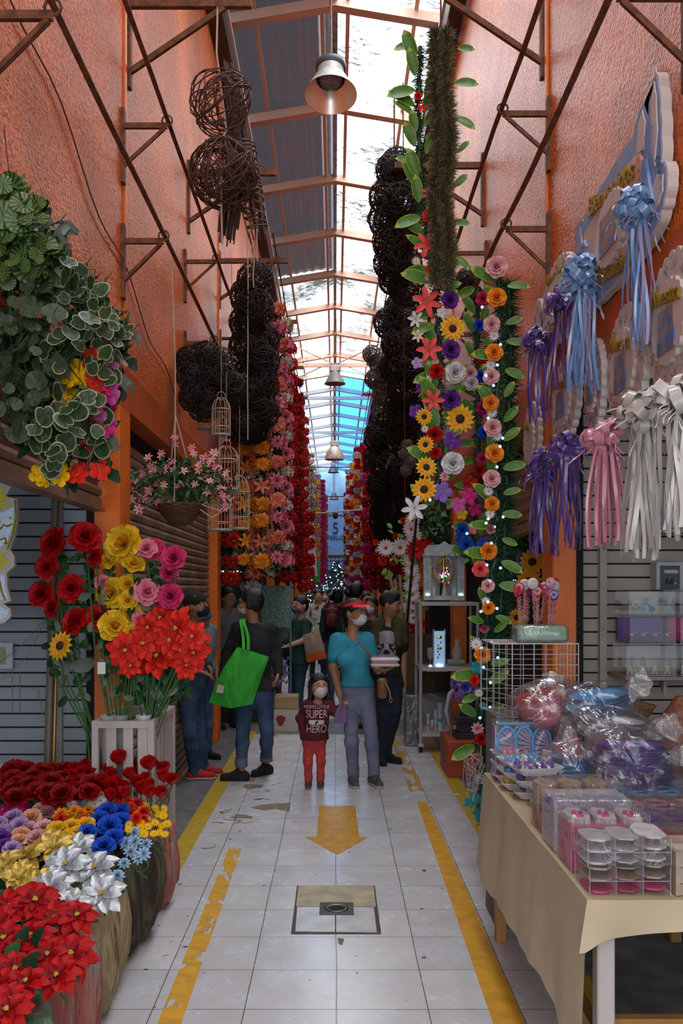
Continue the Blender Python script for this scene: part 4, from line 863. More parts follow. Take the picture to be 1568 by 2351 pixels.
def hanging_plant(name, label, px, py, Y, anchors, kind, lr, n, nmax=96):
    t = thing(name, label, 'hanging plant', P(px, py, Y)); L0 = Vector(t.location); st = MB(); k_ = 0; per = max(1, n//len(anchors))
    for (x0, y0, x1, y1, spread) in anchors:
        a = P(x0, y0, Y)-L0; b_ = P(x1, y1, Y)-L0; mid = (a+b_)/2+Vector((.05,-.03,.05)); st.tube([Vector((0,0,0)), a, mid, b_], .0028, 4)
        for i in range(per):
            if k_ >= nmax: break
            f_ = (i+U(0,1))/per; p = a.lerp(b_, f_)+Vector((U(-1,1)*spread/F*Y, U(-.16,.10), U(-1,1)*spread/F*Y*.8))
            link('leaf', roundleaf(kind), t, AIM(p, (U(-1.1,1.1), -1, U(-.6,1.3)), U(0,6.28), U(*lr))); k_ += 1
            st.tube([p, p+Vector((U(-.03,.03), .03, .05)), a.lerp(b_, f_)], .0018, 3)
    st.obj('stems', M_stem, t)
    MB().tube([(0,0,0),(-1.235-L0.x,.1,.35)], .003, 4).obj('hanging_wire', M_rust, t)
    b = MB()
    for i in range(260):
        x0, y0, x1, y1, spread = anchors[i % len(anchors)]; p = (P(x0,y0,Y).lerp(P(x1,y1,Y), U(0,1)))-L0+Vector((U(-1,1)*spread/F*Y*.8, U(.05,.2), U(-1,1)*spread/F*Y*.7)); b.mi(i % 2); petal(b, AIM(p, (U(-1,1),-.5,U(-.5,1)), U(0,6), U(.05,.09)), 1, .65, .1, -.3, .2, .6, .4, 2, 2)
    b.obj('inner_foliage', [M_dleaf, M_grey], t, smooth=True)
    return t
hanging_plant('hanging_begonia', 'hanging begonia with round striped leaves, topmost at the left edge', 30, 480, 3.2, [(60,430,20,520,12),(100,500,60,560,30),(30,540,40,640,45),(110,560,80,650,25)], 'beg', (.025,.062), 92)
hanging_plant('hanging_greenery', 'dark trailing greenery with pale stems hanging at the left edge', 20, 640, 3.25, [(60,680,60,820,70),(20,700,30,900,50),(110,700,90,900,50),(60,850,90,1000,40),(30,880,40,1010,20)], 'grey', (.022,.05), 96)
hanging_plant('hanging_ivy', 'variegated ivy with cream edged leaves spilling over the orange pillar', 150, 640, 3.35, [(170,620,215,690,30),(160,720,250,760,40),(230,720,285,780,22),(150,760,180,860,40),(230,800,250,870,25)], 'ivy', (.022,.042), 96)
hanging_plant('hanging_ivy', 'lower variegated ivy trailing over the yellow and red orchids', 190, 880, 3.3, [(190,900,160,1000,35),(215,930,205,1060,30),(130,970,120,1080,30)], 'ivy', (.026,.042), 48)
t = thing('orchid_spray', 'drooping spray of yellow, red and magenta silk orchids at left', 'flowers', P(215,830,3.4)); L0 = Vector(t.location); b = MB()
for i in range(90):
    f_ = U(0,1)
    if i % 3 == 0: x = U(-32,20)+195-75*f_; c = 'bright'
    else: x = U(-30,28)+242-35*f_; c = 'scarlet' if (x < 232 or i % 4 == 0) else 'magenta' if i % 2 else 'orchid'
    y = 825+f_*275; p = P(x, y, 3.4+U(-.08,.08))-L0; flower('orchid', c, p, (U(-.5,.5),-1,U(-.3,.5)), U(.032,.05), t, 1)
for i in range(6): b.tube([(0,0,0), P(200+i*10, 900, 3.42)-L0, P(130+i*24, 1080, 3.42)-L0], .005, 4)
b.obj('stems', M_stem, t); MB().tube([(0,0,0),(-1.235-L0.x,.1,.35)], .003, 4).obj('hanging_wire', M_rust, t)
# ================================================================ flower bed on painted logs (left)
def logmat(name, base, c2, c3, thr=.5):
    m = mat(name, base, .85, var=1, vscale=8, col2=c2, stretch=(2.2, 2.2, .45), bump=2.5, bscale=24, sharp=.05, detail=9)
    nt = m.node_tree; r = [n for n in nt.nodes if n.type == 'VALTORGB'][0]; e = r.color_ramp.elements.new(.66); e.color = (*c3, 1); return m
def log(name, x, y, r, h, m, label, seed, topm=None):
    t = thing('log_planter', label, 'planter', (x, y, 0)); q = random.Random(seed)
    def fn(a, z): return 1+.10*math.sin(2*a+seed)+.07*math.sin(5*a+seed*2+z*3)+.04*math.sin(11*a+seed+z*2)+.022*math.sin(23*a+z*4)+.012*math.sin(41*a+3*z)+.03*noise.noise(Vector((math.cos(a)*3, math.sin(a)*3, z*4+seed)))
    pr = [(r*.72, 0), (r*.84, .02), (r*.93, .10), (r*.98, h*.3), (r*1.0, h*.45), (r*1.01, h*.6), (r*.99, h*.75), (r*.96, h*.88), (r*.90, h), (r*.72, h+.005), (r*.68, h-.05)]
    mb = MB().lathe(pr, 110, fn=fn)
    mb.obj('log_shell', m, t, smooth=True)
    MB().lathe([(r*.70, h-.045), (.0001, h-.05)], 20).obj('filling', mat('dark_soil_foam', (.03,.04,.02), .95, var=.5, vscale=30), t)
    return t
L1 = logmat('mossy_dark_log', (.035,.025,.018), (.10,.07,.045), (.10,.13,.05)); L2 = logmat('tan_log', (.33,.24,.12), (.42,.33,.19), (.17,.11,.05)); L3 = logmat('pink_painted_log', (.36,.10,.08), (.42,.17,.13), (.22,.26,.27)); L4 = logmat('green_painted_log', (.06,.11,.06), (.14,.22,.12), (.20,.10,.07))
log('a', -1.14, 4.05, .34, .42, L1, 'dark mossy log planter, furthest of the row on the floor', 3)
log('e', -1.07, 4.52, .25, .38, L3, 'pink and green painted log planter behind the dark mossy one', 8)
log('b', -1.09, 3.40, .30, .43, L2, 'tan bare log planter with a pink and blue painted foot', 5)
log('c', -1.05, 2.88, .255, .45, L3, 'red and pink painted log planter in front of the tan one', 6)
log('d', -1.10, 2.40, .31, .44, L4, 'mossy green painted log planter nearest the camera', 7)
log('f', -1.75, 3.6, .40, .46, L1, 'dark log planter hidden under the purple and peach roses', 9); log('g', -1.85, 4.4, .38, .46, L1, 'dark log planter under the deep red roses', 10)
foot = MB()
def bedpt(px, py, z):
    Y = F*(EYE-z)/(py-VY); return Vector(((px-VX)/F*Y, Y, z))
def bedz(py): return .50+.10*min(1, max(0, (2150-py)/350))+U(-.015,.015)
def bed(kind, c, pts, r, label, group, hi=1, up=1.0, zadd=0, leaf=True, stem=.09):
    out = []
    for (x, y) in pts:
        p = bedpt(x, y, bedz(y)+zadd); rr = r/F*p.y*U(.92,1.12)
        t = thing('artificial_'+KN[kind], label, 'flower', p, group=group if len(pts) > 1 else None)
        flower(kind, c, (0,0,0), (U(-.25,.35), -U(.35,.75), up), rr, t, hi, name='bloom')
        MB().tube([(0,0,-.005), (U(-.02,.02),.02,-stem*.6), (U(-.03,.03),.03,-stem)], .004, 4).obj('stem', M_stem, t)
        out.append(t)
    return out
def scat(n, x0, x1, y0, y1, slope=0, mind=10):
    pts = []; tries = 0
    while len(pts) < n and tries < 4000:
        tries += 1; x = U(x0, x1); y = U(y0, y1)+slope*(x-x0)
        if all((x-a)**2+((y-b)*1.2)**2 > mind*mind for a, b in pts): pts.append((x, y))
    return pts
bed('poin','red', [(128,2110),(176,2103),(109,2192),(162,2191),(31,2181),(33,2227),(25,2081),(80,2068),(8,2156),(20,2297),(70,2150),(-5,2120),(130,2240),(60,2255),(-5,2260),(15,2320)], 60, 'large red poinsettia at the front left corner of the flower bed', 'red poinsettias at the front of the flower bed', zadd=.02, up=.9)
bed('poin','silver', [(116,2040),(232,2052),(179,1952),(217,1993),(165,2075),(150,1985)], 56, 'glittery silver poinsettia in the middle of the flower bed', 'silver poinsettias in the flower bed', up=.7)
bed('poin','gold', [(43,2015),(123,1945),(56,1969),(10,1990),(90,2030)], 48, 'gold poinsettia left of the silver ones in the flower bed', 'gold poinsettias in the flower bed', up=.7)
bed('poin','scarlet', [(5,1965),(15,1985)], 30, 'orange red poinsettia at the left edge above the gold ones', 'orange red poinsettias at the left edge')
bed('rose','blue', [(199,1914),(228,1885),(245,1866),(252,1899),(279,1890),(260,1927),(239,1945),(275,1868)], 27, 'bright blue rose behind the silver poinsettias', 'blue roses in the flower bed', up=.8)
bed('carn','ltblue', [(308,1912),(290,1935),(310,1932),(335,1938),(318,1970),(285,1982),(270,2010),(300,1955),(330,1960)], 17, 'small pale blue flower on the right rim of the flower bed', 'pale blue flowers on the rim of the bed', up=.6)
bed('daisy','bright', scat(26, 292, 385, 1838, 1915, .15, 12), 11, 'small yellow daisy at the right corner of the flower bed', 'small yellow daisies in the bed', up=.6, zadd=-.01)
bed('carn','scarlet', scat(15, 258, 330, 1836, 1888, 0, 13), 17, 'small red chrysanthemum beside the yellow daisies', 'red chrysanthemums in the bed', up=.8)
bed('daisy','white', [(144,1826)]+scat(8, 160, 240, 1822, 1850, 0, 16), 15, 'white daisy under the deep red roses', 'white daisies in the bed', zadd=.01)
bed('daisy','lilac', scat(6, 155, 240, 1838, 1862, 0, 14), 14, 'lilac daisy under the white daisies', 'lilac daisies in the bed')
bed('carn','orange', [(112,1838),(135,1848),(122,1855),(170,1862),(185,1868),(140,1870),(90,1860),(165,1850),(200,1862)], 20, 'orange gerbera between the daisies and the peach roses', 'orange gerberas in the bed')
bed('carn','scarlet', [(195,1880),(140,1880),(120,1900)], 17, 'small red flower among the orange roses of the bed', 'small red flowers among the orange roses')
bed('rose','yellow', [(158,1880),(165,1902),(130,1910),(150,1928),(175,1920),(195,1900)], 26, 'orange yellow rose left of the blue roses', 'orange yellow roses in the bed')
bed('rose','palepink', [(95,1862),(65,1905),(102,1902),(85,1925),(110,1868)], 25, 'pale pink rose in the left part of the bed', 'pale pink roses in the bed'); bed('rose','peach', [(72,1880),(42,1935),(50,1920)], 25, 'peach rose in the left part of the bed', 'peach roses in the bed')
bed('rose','lilac', [(30,1880),(22,1905),(5,1912),(28,1950),(45,1897),(-5,1895)], 23, 'lilac rose at the left edge of the bed', 'lilac roses in the bed'); bed('rose','purple', [(5,1930),(12,1943),(-4,1945)], 22, 'dark purple rose at the left edge of the bed', 'purple roses in the bed')
bed('daisy','magenta', scat(6, -5, 60, 1848, 1878, 0, 15), 18, 'magenta daisy at the left edge of the bed', 'magenta daisies in the bed')
bed('rose','dkred', scat(26, 25, 215, 1772, 1838, 0, 21), 31, 'large deep red rose at the back left of the flower bed', 'deep red roses in the bed', zadd=.05)
bed('bud','red', scat(34, 165, 395, 1768, 1840, 0, 17), 23, 'red tulip shaped rosebud at the back right of the flower bed', 'red rosebuds in the bed', zadd=.04, up=1.2)
bed('bud','red', [(276,1755),(345,1768)], 26, 'tall red rosebud standing above the others at the back of the bed', 'tall rosebuds above the bed', zadd=.12, stem=.25)
fol = MB()
for i in range(900):
    x = U(-20, 385); y = U(1790, 2260); lim = np.interp(y, (1790,1900,1950,2000,2050,2110,2200,2300), (385,345,320,265,215,165,120,20))
    if x > lim-22: continue
    p = bedpt(x, y, .48+U(-.03,.03)); fol.mi(i % 2); petal(fol, AIM(p, (U(-1,1), U(-1,.3), U(.1,1)), U(0,6), U(.05,.1)), 1, .6, .1, -.4, .2, .6, .5, 2, 3)
fol.obj('artificial_foliage', [M_leaf, M_dleaf], smooth=True, label='mass of green silk leaves under the flowers of the bed', cat='foliage', kind='stuff')
for i, (x, y, c) in enumerate([(8,1782,'palepink'),(20,1800,'hotpink'),(35,1790,'palepink'),(5,1810,'cream'),(0,1770,'cream'),(30,1775,'white'),(10,1795,'red'),(-5,1790,'hotpink')]):
    p = P(x, y, 4.6); t = thing('artificial_rose', 'small pink or cream rose at the left edge above the deep red roses', 'flower', p, group='small roses at the left edge'); flower('rose', c, (0,0,0), (.2,-1,.4), .036, t, 1, name='bloom')
    MB().tube([(0,0,0),(-.05,.03,-.2),(-.08,.05,-.5)], .004, 4).obj('stem', M_stem, t)
# ================================================================ white slatted flower stand with vases
M_wp = mat('whitewashed_wood', (.47,.40,.37), .65, var=.25, vscale=7, stretch=(1,1,.3), bump=.15)
t = thing('flower_stand', 'white wooden slatted stand holding vases of roses beside the left pillar', 'stand', (-1.24, 4.5, 0))
b = MB(); W_, D_, H_ = .32, .60, .93
for x in (0, W_-.035):
    for y in (0, D_-.035): MB().bbox(x, x+.035, y, y+.035, 0, H_, .003).obj('leg', M_wp, t)
for z in (H_-.037, .50, .12): b.box(.002, W_-.002, .002, .03, z, z+.035).box(.002, W_-.002, D_-.03, D_-.002, z, z+.035).box(.002, .03, .03, D_-.03, z, z+.035).box(W_-.03, W_-.002, .03, D_-.03, z, z+.035)
b.obj('rails', M_wp, t)
for x in (.075, .16, .235): MB().box(x, x+.05, .008, .022, .14, H_-.03).obj('front_slat', M_wp, t)
for y in (.07, .17, .27, .37, .47): MB().box(W_-.022, W_-.008, y, y+.06, .52, H_-.03).obj('side_slat', M_wp, t)
MB().box(.01, W_-.01, .01, D_-.01, .50, .515).obj('shelf', M_wp, t)
M_vase = mat('clear_plastic_vase', (.55,.58,.58), .12, alpha=.35); M_vasew = mat('milky_vase', (.45,.44,.45), .3)
vs_ = [(-1.18,4.60,'clear plastic vase at the left of the white stand'), (-1.12,4.62,'clear plastic vase in the middle of the white stand'), (-1.0,4.62,'milky vase at the front right of the white stand'), (-.99,4.80,'milky vase at the middle right of the white stand'), (-.98,4.98,'milky vase at the back right of the white stand')]
for i, (x, y, lb) in enumerate(vs_): MB().lathe([(.0001,0),(.032,0),(.036,.02),(.036,.40),(.044,.43),(.041,.43),(.033,.40),(.033,.02),(.0001,.01)], 16).obj('vase', M_vase if i < 2 else M_vasew, smooth=True, T=Matrix.Translation((x,y,.516)), label=lb, cat='vase')
RL = dict(red='red', yellow='yellow', pink='pink', hotpink='bright pink', coral='coral')
bq = [('red',[(128,1248,32),(197,1236,32),(220,1279,21),(111,1303,24),(99,1364,27),(166,1352,28),(123,1396,20),(176,1429,29),(225,1419,26)]),
 ('yellow',[(287,1251,39),(254,1284,20),(307,1296,23),(295,1342,20),(259,1361,31),(295,1379,19),(300,1415,27),(264,1439,32),(303,1450,14)]),
 ('pink',[(337,1261,22),(338,1361,27),(237,1339,17),(323,1425,18)]),('hotpink',[(353,1263,24),(401,1283,25),(388,1316,19),(393,1369,25),(365,1395,15)])]
for c, L_ in bq:
    for (x, y, r) in L_:
        Y = 4.66+U(-.05,.05); p = P(x, y, Y); vx, vy = (-1.18,4.60) if x < 180 else (-1.12,4.62) if x < 310 else (-1.0,4.63)
        t = thing('artificial_rose', 'tall %s silk rose in the vases of the white stand' % RL[c], 'flower', p, group='tall %s roses of the white stand' % RL[c])
        flower('rose', c, (0,-.01,0), (U(-.5,.5)+(x-250)/400, -1, U(.1,1.3) if y < 1300 else U(-.1,.5)), r/F*Y*1.22, t, 1, name='bloom')
        base = Vector((vx+U(-.015,.015), vy+U(-.015,.015), .62))-p; mid = base*.45+Vector(((x-250)/1600, 0, 0))
        MB().tube([(0,0,0), mid*.4, mid, base], .0045, 5).obj('stem', M_stem, t)
        lf = MB()
        for j in range(7): 
            q = mid*U(.12,1.15); lf.mi(j % 2); petal(lf, AIM(q, (U(-1,1), -.6, U(-.3,.6)), U(0,6), U(.05,.075)), 1, .62, .1, -.3, .2, .6, .45, 2, 4)
        lf.obj('leaves', [M_dleaf, M_grey], t, smooth=True)
t = thing('artificial_sunflower', 'yellow silk sunflower leaning out left of the white stand', 'flower', P(139,1483,4.55)); flower('sun', 'yellow', (0,0,0), (-.5,-1,.3), .078, t, 1, name='bloom')
MB().tube([(0,0,0),(.05,.02,-.05),(.10,.04,-.25),(.14,.05,-.62)], .006, 5).obj('stem', M_stem, t)
lf = MB(); petal(lf, AIM((.05,-.01,-.1), (.3,-.8,-.4), 0, .13), 1, .7, .1, -.6, .2, .6, .45, 3, 5); lf.obj('leaf', M_grey, t, smooth=True)
for i, (x, y, r) in enumerate([(287,1493,38),(361,1507,46),(327,1478,36),(405,1442,42),(441,1462,32),(415,1492,38),(368,1419,32),(444,1498,32),(428,1528,30),(340,1440,30),(390,1470,34),(300,1530,24),(460,1470,22)]):
    Y = 4.56+U(-.05,.06); p = P(x, y, Y); t = thing('artificial_poinsettia', 'bright red poinsettia in the bunch at the right of the white stand', 'flower', p, group='red poinsettias of the white stand')
    flower('poin', 'scarlet', (0,0,0), (U(-.4,.6), -1, U(-.1,1.0)), r/F*Y*1.25, t, 1, name='bloom')
    base = Vector((-1.0+U(-.01,.02), 4.66+U(-.02,.14), .85))-p; MB().tube([(0,0,0), base*.4, base], .005, 5).obj('stem', M_stem, t)
fol = MB()
for i in range(320):
    p = P(U(300,425), U(1530,1600), 4.74+U(-.08,.1)); fol.mi(i % 2); petal(fol, AIM(p, (U(-1,1), -1, U(-1,.6)), U(0,6), U(.05,.08)), 1, .6, .1, -.5, .2, .6, .5, 2, 3)
for i in range(120):
    p = P(U(130,390), U(1270,1480), 4.72+U(-.02,.08)); fol.mi(1); petal(fol, AIM(p, (U(-1,1), -1, U(-.6,.6)), U(0,6), U(.05,.07)), 1, .6, .1, -.5, .2, .6, .5, 2, 3)
fol.obj('poinsettia_foliage', [M_dleaf, M_leaf], smooth=True, label='dark green leaves under the red poinsettias of the white stand', cat='foliage', kind='stuff')
MB().box(-.02,.02,-.001,.001,-.03,.03).obj('price_tag', mat('white_tag', (.6,.6,.6), .5), T=TR(P(233,1534,4.5)), label='small white tag hanging on the rose stems', cat='tag')
# ================================================================ table at right
TX0, TY0, TY1, TZ = .69, 2.42, 4.1, .75
M_cloth = mat('cream_tablecloth', (.54,.42,.27), .55, var=.18, vscale=3, bump=.3, bscale=5); M_twood = mat('varnished_orange_wood', (.42,.20,.05), .5, var=.3, vscale=6, stretch=(1,1,.2)); M_wleg = mat('white_table_leg', (.50,.44,.40), .5)
t = thing('market_table', 'long wooden trestle table under the cream cloth', 'table', (0, 0, 0))
MB().box(TX0+.01, 1.62, TY0+.01, TY1, TZ-.03, TZ-.004).obj('table_top', M_twood, t)
for (x, y) in ((.73, 2.46), (1.52, 2.46), (.73, 4.0), (1.52, 4.0)): MB().bbox(x, x+.05, y, y+.05, 0, TZ-.03, .004).obj('leg', M_wleg if (x < 1 and y < 3) else M_twood, t)
MB().box(.75, 1.55, 2.49, 2.52, .33, .39).box(.74,.78,2.5,4.0,.3,.34).box(1.53,1.57,2.5,4.0,.3,.34).obj('stretcher', M_twood, t)
def clothv():
    mb = MB(); nu = 60
    mb.sheet(lambda u, v: (TX0+u*.95, TY0+v*(TY1-TY0), TZ+.0015*math.sin(u*20+v*9)), 8, 16)
    def left(u, v):   # hanging along the aisle side
        y = TY0+u*(TY1-TY0); d = .43-.02*math.sin(u*5)+.012*math.sin(u*17); k_ = v**.9
        return (TX0-.03*k_-.006*k_*math.sin(u*23)-.003*k_*math.sin(u*57+1), y-.05*k_*(1-u)+.04*k_*u, TZ-d*k_)
    mb.sheet(left, nu, 12)
    def front(u, v):
        x = TX0+u*.95; d = .085+.05*math.exp(-((u)/.05)**2)+.012*math.sin(u*14); return (x-.03*v*(1-u), TY0-.02*v-.012*v*math.sin(u*22+1), TZ-d*v)
    mb.sheet(front, nu, 8)
    def back(u, v): return (TX0+u*.3, TY1+.004+.02*v, TZ-.38*v)
    mb.sheet(back, 12, 8)
    return mb
clothv().obj('tablecloth', M_cloth, smooth=True, label='creased cream cloth draped over the long market table', cat='tablecloth')
def plastic(name, clear, rough, bsc, bd, milk=.06, mc=(.7,.68,.7), mx_=.5):
    m = bpy.data.materials.new(name); m.use_nodes = True; nt = m.node_tree; N = nt.nodes; L = nt.links
    for n in list(N): N.remove(n)
    out = N.new('ShaderNodeOutputMaterial'); tp = N.new('ShaderNodeBsdfTransparent'); tp.inputs[0].default_value = (.97,.97,.98,1)
    gl = N.new('ShaderNodeBsdfGlossy'); gl.inputs['Roughness'].default_value = rough; df = N.new('ShaderNodeBsdfDiffuse'); df.inputs[0].default_value = (*mc, 1)
    tc = N.new('ShaderNodeTexCoord'); nz = N.new('ShaderNodeTexNoise'); nz.inputs['Scale'].default_value = bsc; nz.inputs['Detail'].default_value = 3; nz.inputs['Distortion'].default_value = 1.5; L.new(tc.outputs['Object'], nz.inputs[0])
    bp = N.new('ShaderNodeBump'); bp.inputs['Distance'].default_value = bd; bp.inputs['Strength'].default_value = 1; L.new(nz.outputs[0], bp.inputs['Height']); L.new(bp.outputs[0], gl.inputs['Normal'])
    lw = N.new('ShaderNodeLayerWeight'); lw.inputs[0].default_value = .25; L.new(bp.outputs[0], lw.inputs['Normal'])
    mr = N.new('ShaderNodeMapRange'); mr.inputs[3].default_value = 1-clear; mr.inputs[4].default_value = mx_; L.new(lw.outputs['Facing'], mr.inputs[0])
    m1 = N.new('ShaderNodeMixShader'); m1.inputs[0].default_value = milk; L.new(tp.outputs[0], m1.inputs[1]); L.new(df.outputs[0], m1.inputs[2])
    m2 = N.new('ShaderNodeMixShader'); L.new(mr.outputs[0], m2.inputs[0]); L.new(m1.outputs[0], m2.inputs[1]); L.new(gl.outputs[0], m2.inputs[2]); L.new(m2.outputs[0], out.inputs[0]); MC[name] = m; return m
M_plas = plastic('crinkled_clear_plastic', .92, .12, 8, .015, .05); M_plas2 = plastic('milky_plastic', .82, .2, 18, .02, .35); M_acr = plastic('clear_acrylic', .96, .05, 5, .0, .03, mx_=.2)
def CC(name, c): return mat('goods_'+name, c, .5, var=.2, vscale=30)
K = dict(pink=CC('pink', (.62,.20,.26)), hot=CC('hotpink', (.60,.03,.16)), blue=CC('blue', (.10,.32,.62)), purple=CC('purple', (.14,.05,.30)), red=CC('red', (.50,.02,.02)), white=CC('white', (.58,.53,.54)), tan=CC('tan', (.42,.28,.15)), wood=CC('wood', (.40,.30,.22)), lil=CC('lilac', (.40,.32,.52)), green=CC('green', (.05,.30,.06)), yel=CC('yellow', (.60,.45,.05)), mint=CC('mint', (.28,.42,.30)), dk=CC('dark', (.03,.02,.04)), cream=CC('cream', (.55,.48,.38)))
def TPt(px, py, z): Y = F*(EYE-z)/(py-VY); return ((px-VX)/F*Y, Y)
def pack(label, x, y, z, w, d, h, inner, m=None, rot=0, name='favour_box', group=None, div=3, cat='box'):
    t = thing(name, label, cat, (x, y, z), (0, 0, rot), group)
    inner(t, w, d, h) if inner else None
    MB().bbox(0, w, 0, d, 0, h, .004).obj('clear_cover', m or M_plas, t)
    if div:
        b = MB()
        for i in range(1, div): b.box(w*i/div-.001, w*i/div+.001, 0, d, 0, h)
        for (a, c) in ((0,0),(w,0),(0,d),(w,d)): b.box(a-.001 if a else 0, a+.001 if a else .002, c-.001 if c else -.0012, c+.001, 0, h)
        b.box(0, w, -.0012, .001, h*.5-.001, h*.5+.001); b.obj('dividers', mat('plastic_seam', (.60,.55,.58), .25, alpha=.35), t)
    return t
def inn_fans(c1, c2, n=3):
    def f(t, w, d, h):
        for i in range(n):
            cx = w*(i+.5)/n; mb = MB()
            for lv, mm_ in ((.08, c2), (.50, c1), (.90, c1)):
                pts = [(min(w-.003,max(.003,cx+w/n*.60*math.cos(a)*(1+.05*math.cos(9*a)))), d*.5+d*.46*math.sin(a)*(1+.03*math.cos(9*a))) for a in [j*PI/12 for j in range(24)]]
                mb.mi(0 if lv > .3 else 1).prism(pts, h*lv, h*lv+(.003 if i%2 else .006), Matrix.Translation((0,0,.004*(i-1))) @ Matrix.Rotation(.03*(i-1), 4, 'X'))
            mb.obj('folded_favour', [K[c1], K[c2]], t)
    return f
def inn_block(c, hh=.8):
    def f(t, w, d, h): 
        MB().bbox(.006, w-.006, .006, d-.006, .004, h*hh, .003).obj('contents', K[c], t)
    return f
pack('lower clear box of white and dark pink favours at the front corner of the table', .705, 2.45, .752, .225, .15, .078, inn_fans('wood','hot'), M_acr)
pack('upper clear box of white favours at the front corner of the table', .700, 2.45, .832, .232, .15, .078, inn_fans('white','white'))
MB().box(.7,.93,2.447,2.45,.83,.835).mesh('x', K['white'])
def inn_pink(t, w, d, h):
    MB().bbox(.004, w-.004, .004, d-.004, .004, h*.80, .003).obj('pink_base', K['hot'], t)
    mb = MB()
    for i in range(3):
        cx = w*(i+.5)/3; mb.mi(0).prism([(cx+w*.155*math.cos(a)*(1+.08*math.cos(7*a)), d*.5+d*.45*math.sin(a)*(1+.08*math.cos(7*a))) for a in [j*PI/14 for j in range(28)]], h*.80, h*.90)
        mb.mi(1).ball((cx-.01, d*.45, h*.93), .008, 6).ball((cx+.01, d*.45, h*.93), .008, 6).box(cx-.012, cx+.012, d*.25, d*.3, h*.9, h*.94)
    mb.obj('paper_bibs', [K['white'], K['hot']], t)
x_, y_ = TPt(1305, 1868, .93); pack('pink and white box of baby favours behind the clear boxes', .705, 2.64, .752, .235, .17, .175, inn_pink)
def inn_arcs(c, base):
    def f(t, w, d, h):
        MB().bbox(.004, w-.004, .004, d-.004, .004, h*.86, .003).obj('contents', K[base], t); mb = MB()
        for i in range(3):
            cx = w*(i+.4)/3; mb.tube([(cx+w*.17*math.cos(a), d*.2+d*.6*math.sin(a), h*.90) for a in [j*PI/10 for j in range(11)]], .005, 5)
        mb.obj('ribbon_arcs', K[c], t); MB().ball((w*.2, d*.4, h*.92), .007, 6).ball((w*.55, d*.4, h*.92), .007, 6).obj('tiny_flowers', K['yel'], t)
    return f
pack('tall white box with purple ribbon arcs behind the pink and white box', .705, 2.84, .752, .25, .17, .17, inn_arcs('purple','lil'), M_plas2)
def inn_bask(t, w, d, h):
    mb = MB()
    for i in range(3):
        cx = w*(i+.5)/3; mb.mi(0).lathe([(.001,0),(w*.13,0),(w*.155,h*.5),(w*.15,h*.85),(.001,h*.8)], 14, Matrix.Translation((cx, d*.5, .004)) @ Matrix.Diagonal((1, d/w*2.2, 1, 1)))
        mb.mi(0).box(cx-.006, cx+.006, .004, d-.004, h*.86, h*.9)
    mb.obj('tiny_baskets', [K['tan']], t)
pack('clear box of tiny straw baskets on the left edge of the table', .705, 3.07, .835, .27, .19, .085, inn_bask)
pack('clear box of shiny red favours under the straw baskets', .715, 3.05, .752, .26, .19, .08, inn_block('red', .9))
# flat trays lying at right
for i, (y, c, lb, x0) in enumerate([(3.30,'blue','flat tray of pale blue ribbon rings at the right of the table',1.0), (3.08,'pink','flat tray of pink paper shoes at the right of the table',1.0), (2.88,'purple','flat tray of purple lace favours at the right of the table',.99), (2.67,'red','flat tray of red lattice favours at the right of the table',.98)]):
    def f(t, w, d, h, c=c):
        MB().box(.004, w-.004, .004, d-.004, .003, h*.3).obj('card_base', K['wood'], t); mb = MB()
        for j in range(4):
            cx = w*(j+.5)/4; mb.tube([(cx+w*.11*math.cos(a), d*.5+d*.4*math.sin(a), h*.75) for a in [k_*PI/8 for k_ in range(16)]], .007, 5, True)
            mb.tube([(cx-w*.1, d*.5, h*.7), (cx+w*.1, d*.5+.02, h*.7)], .006, 5)
        mb.obj('coloured_rings', K[c], t)
    pack(lb, x0, y, .752, .42, .18, .10, f, div=4)
t = thing('wooden_crate', 'small pale wooden crate at the right end of the table front', 'crate', (.955, 2.45, .752)); b = MB()
for z in (0, .045, .09): b.box(0, .4, 0, .01, z, z+.03).box(0, .4, .16, .17, z, z+.03)
b.obj('slats', K['wood'], t); MB().box(-.012, 0, -.004, .17, 0, .12).obj('end_board', K['wood'], t); MB().box(.4, .412, -.004, .17, 0, .12).obj('end_board', K['wood'], t); MB().box(.005, .39, .012, .155, .0, .1).obj('straw_filling', K['cream'], t)
# foam trays in stepped stacks
def foamtray(x, y, z, rot, c, label, group=None, w=.20, d=.13):
    t = thing('foam_tray', label, 'tray', (x, y, z), (0, 0, rot), group); vs = []
    T = Matrix.Identity(4); b = MB(); lv = [(0, .72), (.006, .76), (.028, .98), (.032, 1.0), (.029, .96), (.010, .74)]
    pts = lambda k_: [(sx*w/2*k_+ox, sy*d/2*k_+oy) for sx, sy, ox, oy in ((-1,-1,.012,0),(1,-1,-.012,0),(1,-1,0,.012),(1,1,0,-.012),(1,1,-.012,0),(-1,1,.012,0),(-1,1,0,-.012),(-1,-1,0,.012))]
    allv = []; 
    for z_, k_ in lv: allv += [(a, c_, z_) for a, c_ in pts(k_)]
    fs = [tuple(range(7,-1,-1))]+[(r_*8+i, r_*8+(i+1)%8, r_*8+8+(i+1)%8, r_*8+8+i) for r_ in range(5) for i in range(8)]+[tuple(range(40,48))]
    b.add(allv, fs).obj('tray', mat('white_foam_tray', (.60,.56,.57), .4), t)
    mb = MB()
    for i in range(12): mb.ball((U(-w*.36,w*.36), U(-d*.33,d*.33), .025+U(0,.01)), U(.012,.02), 7)
    mb.obj('favours', K[c], t, smooth=True)
    MB().sheet(lambda u, v: ((u-.5)*w*.97, (v-.5)*d*.97, .031+.022*math.sin(PI*u)*math.sin(PI*v)+.003*math.sin(u*40)), 24, 6).obj('plastic_film', M_plas, t, smooth=True)
    return t
TG = 'foam trays stacked along the table edge'
cols = ['pink','blue','purple','white']
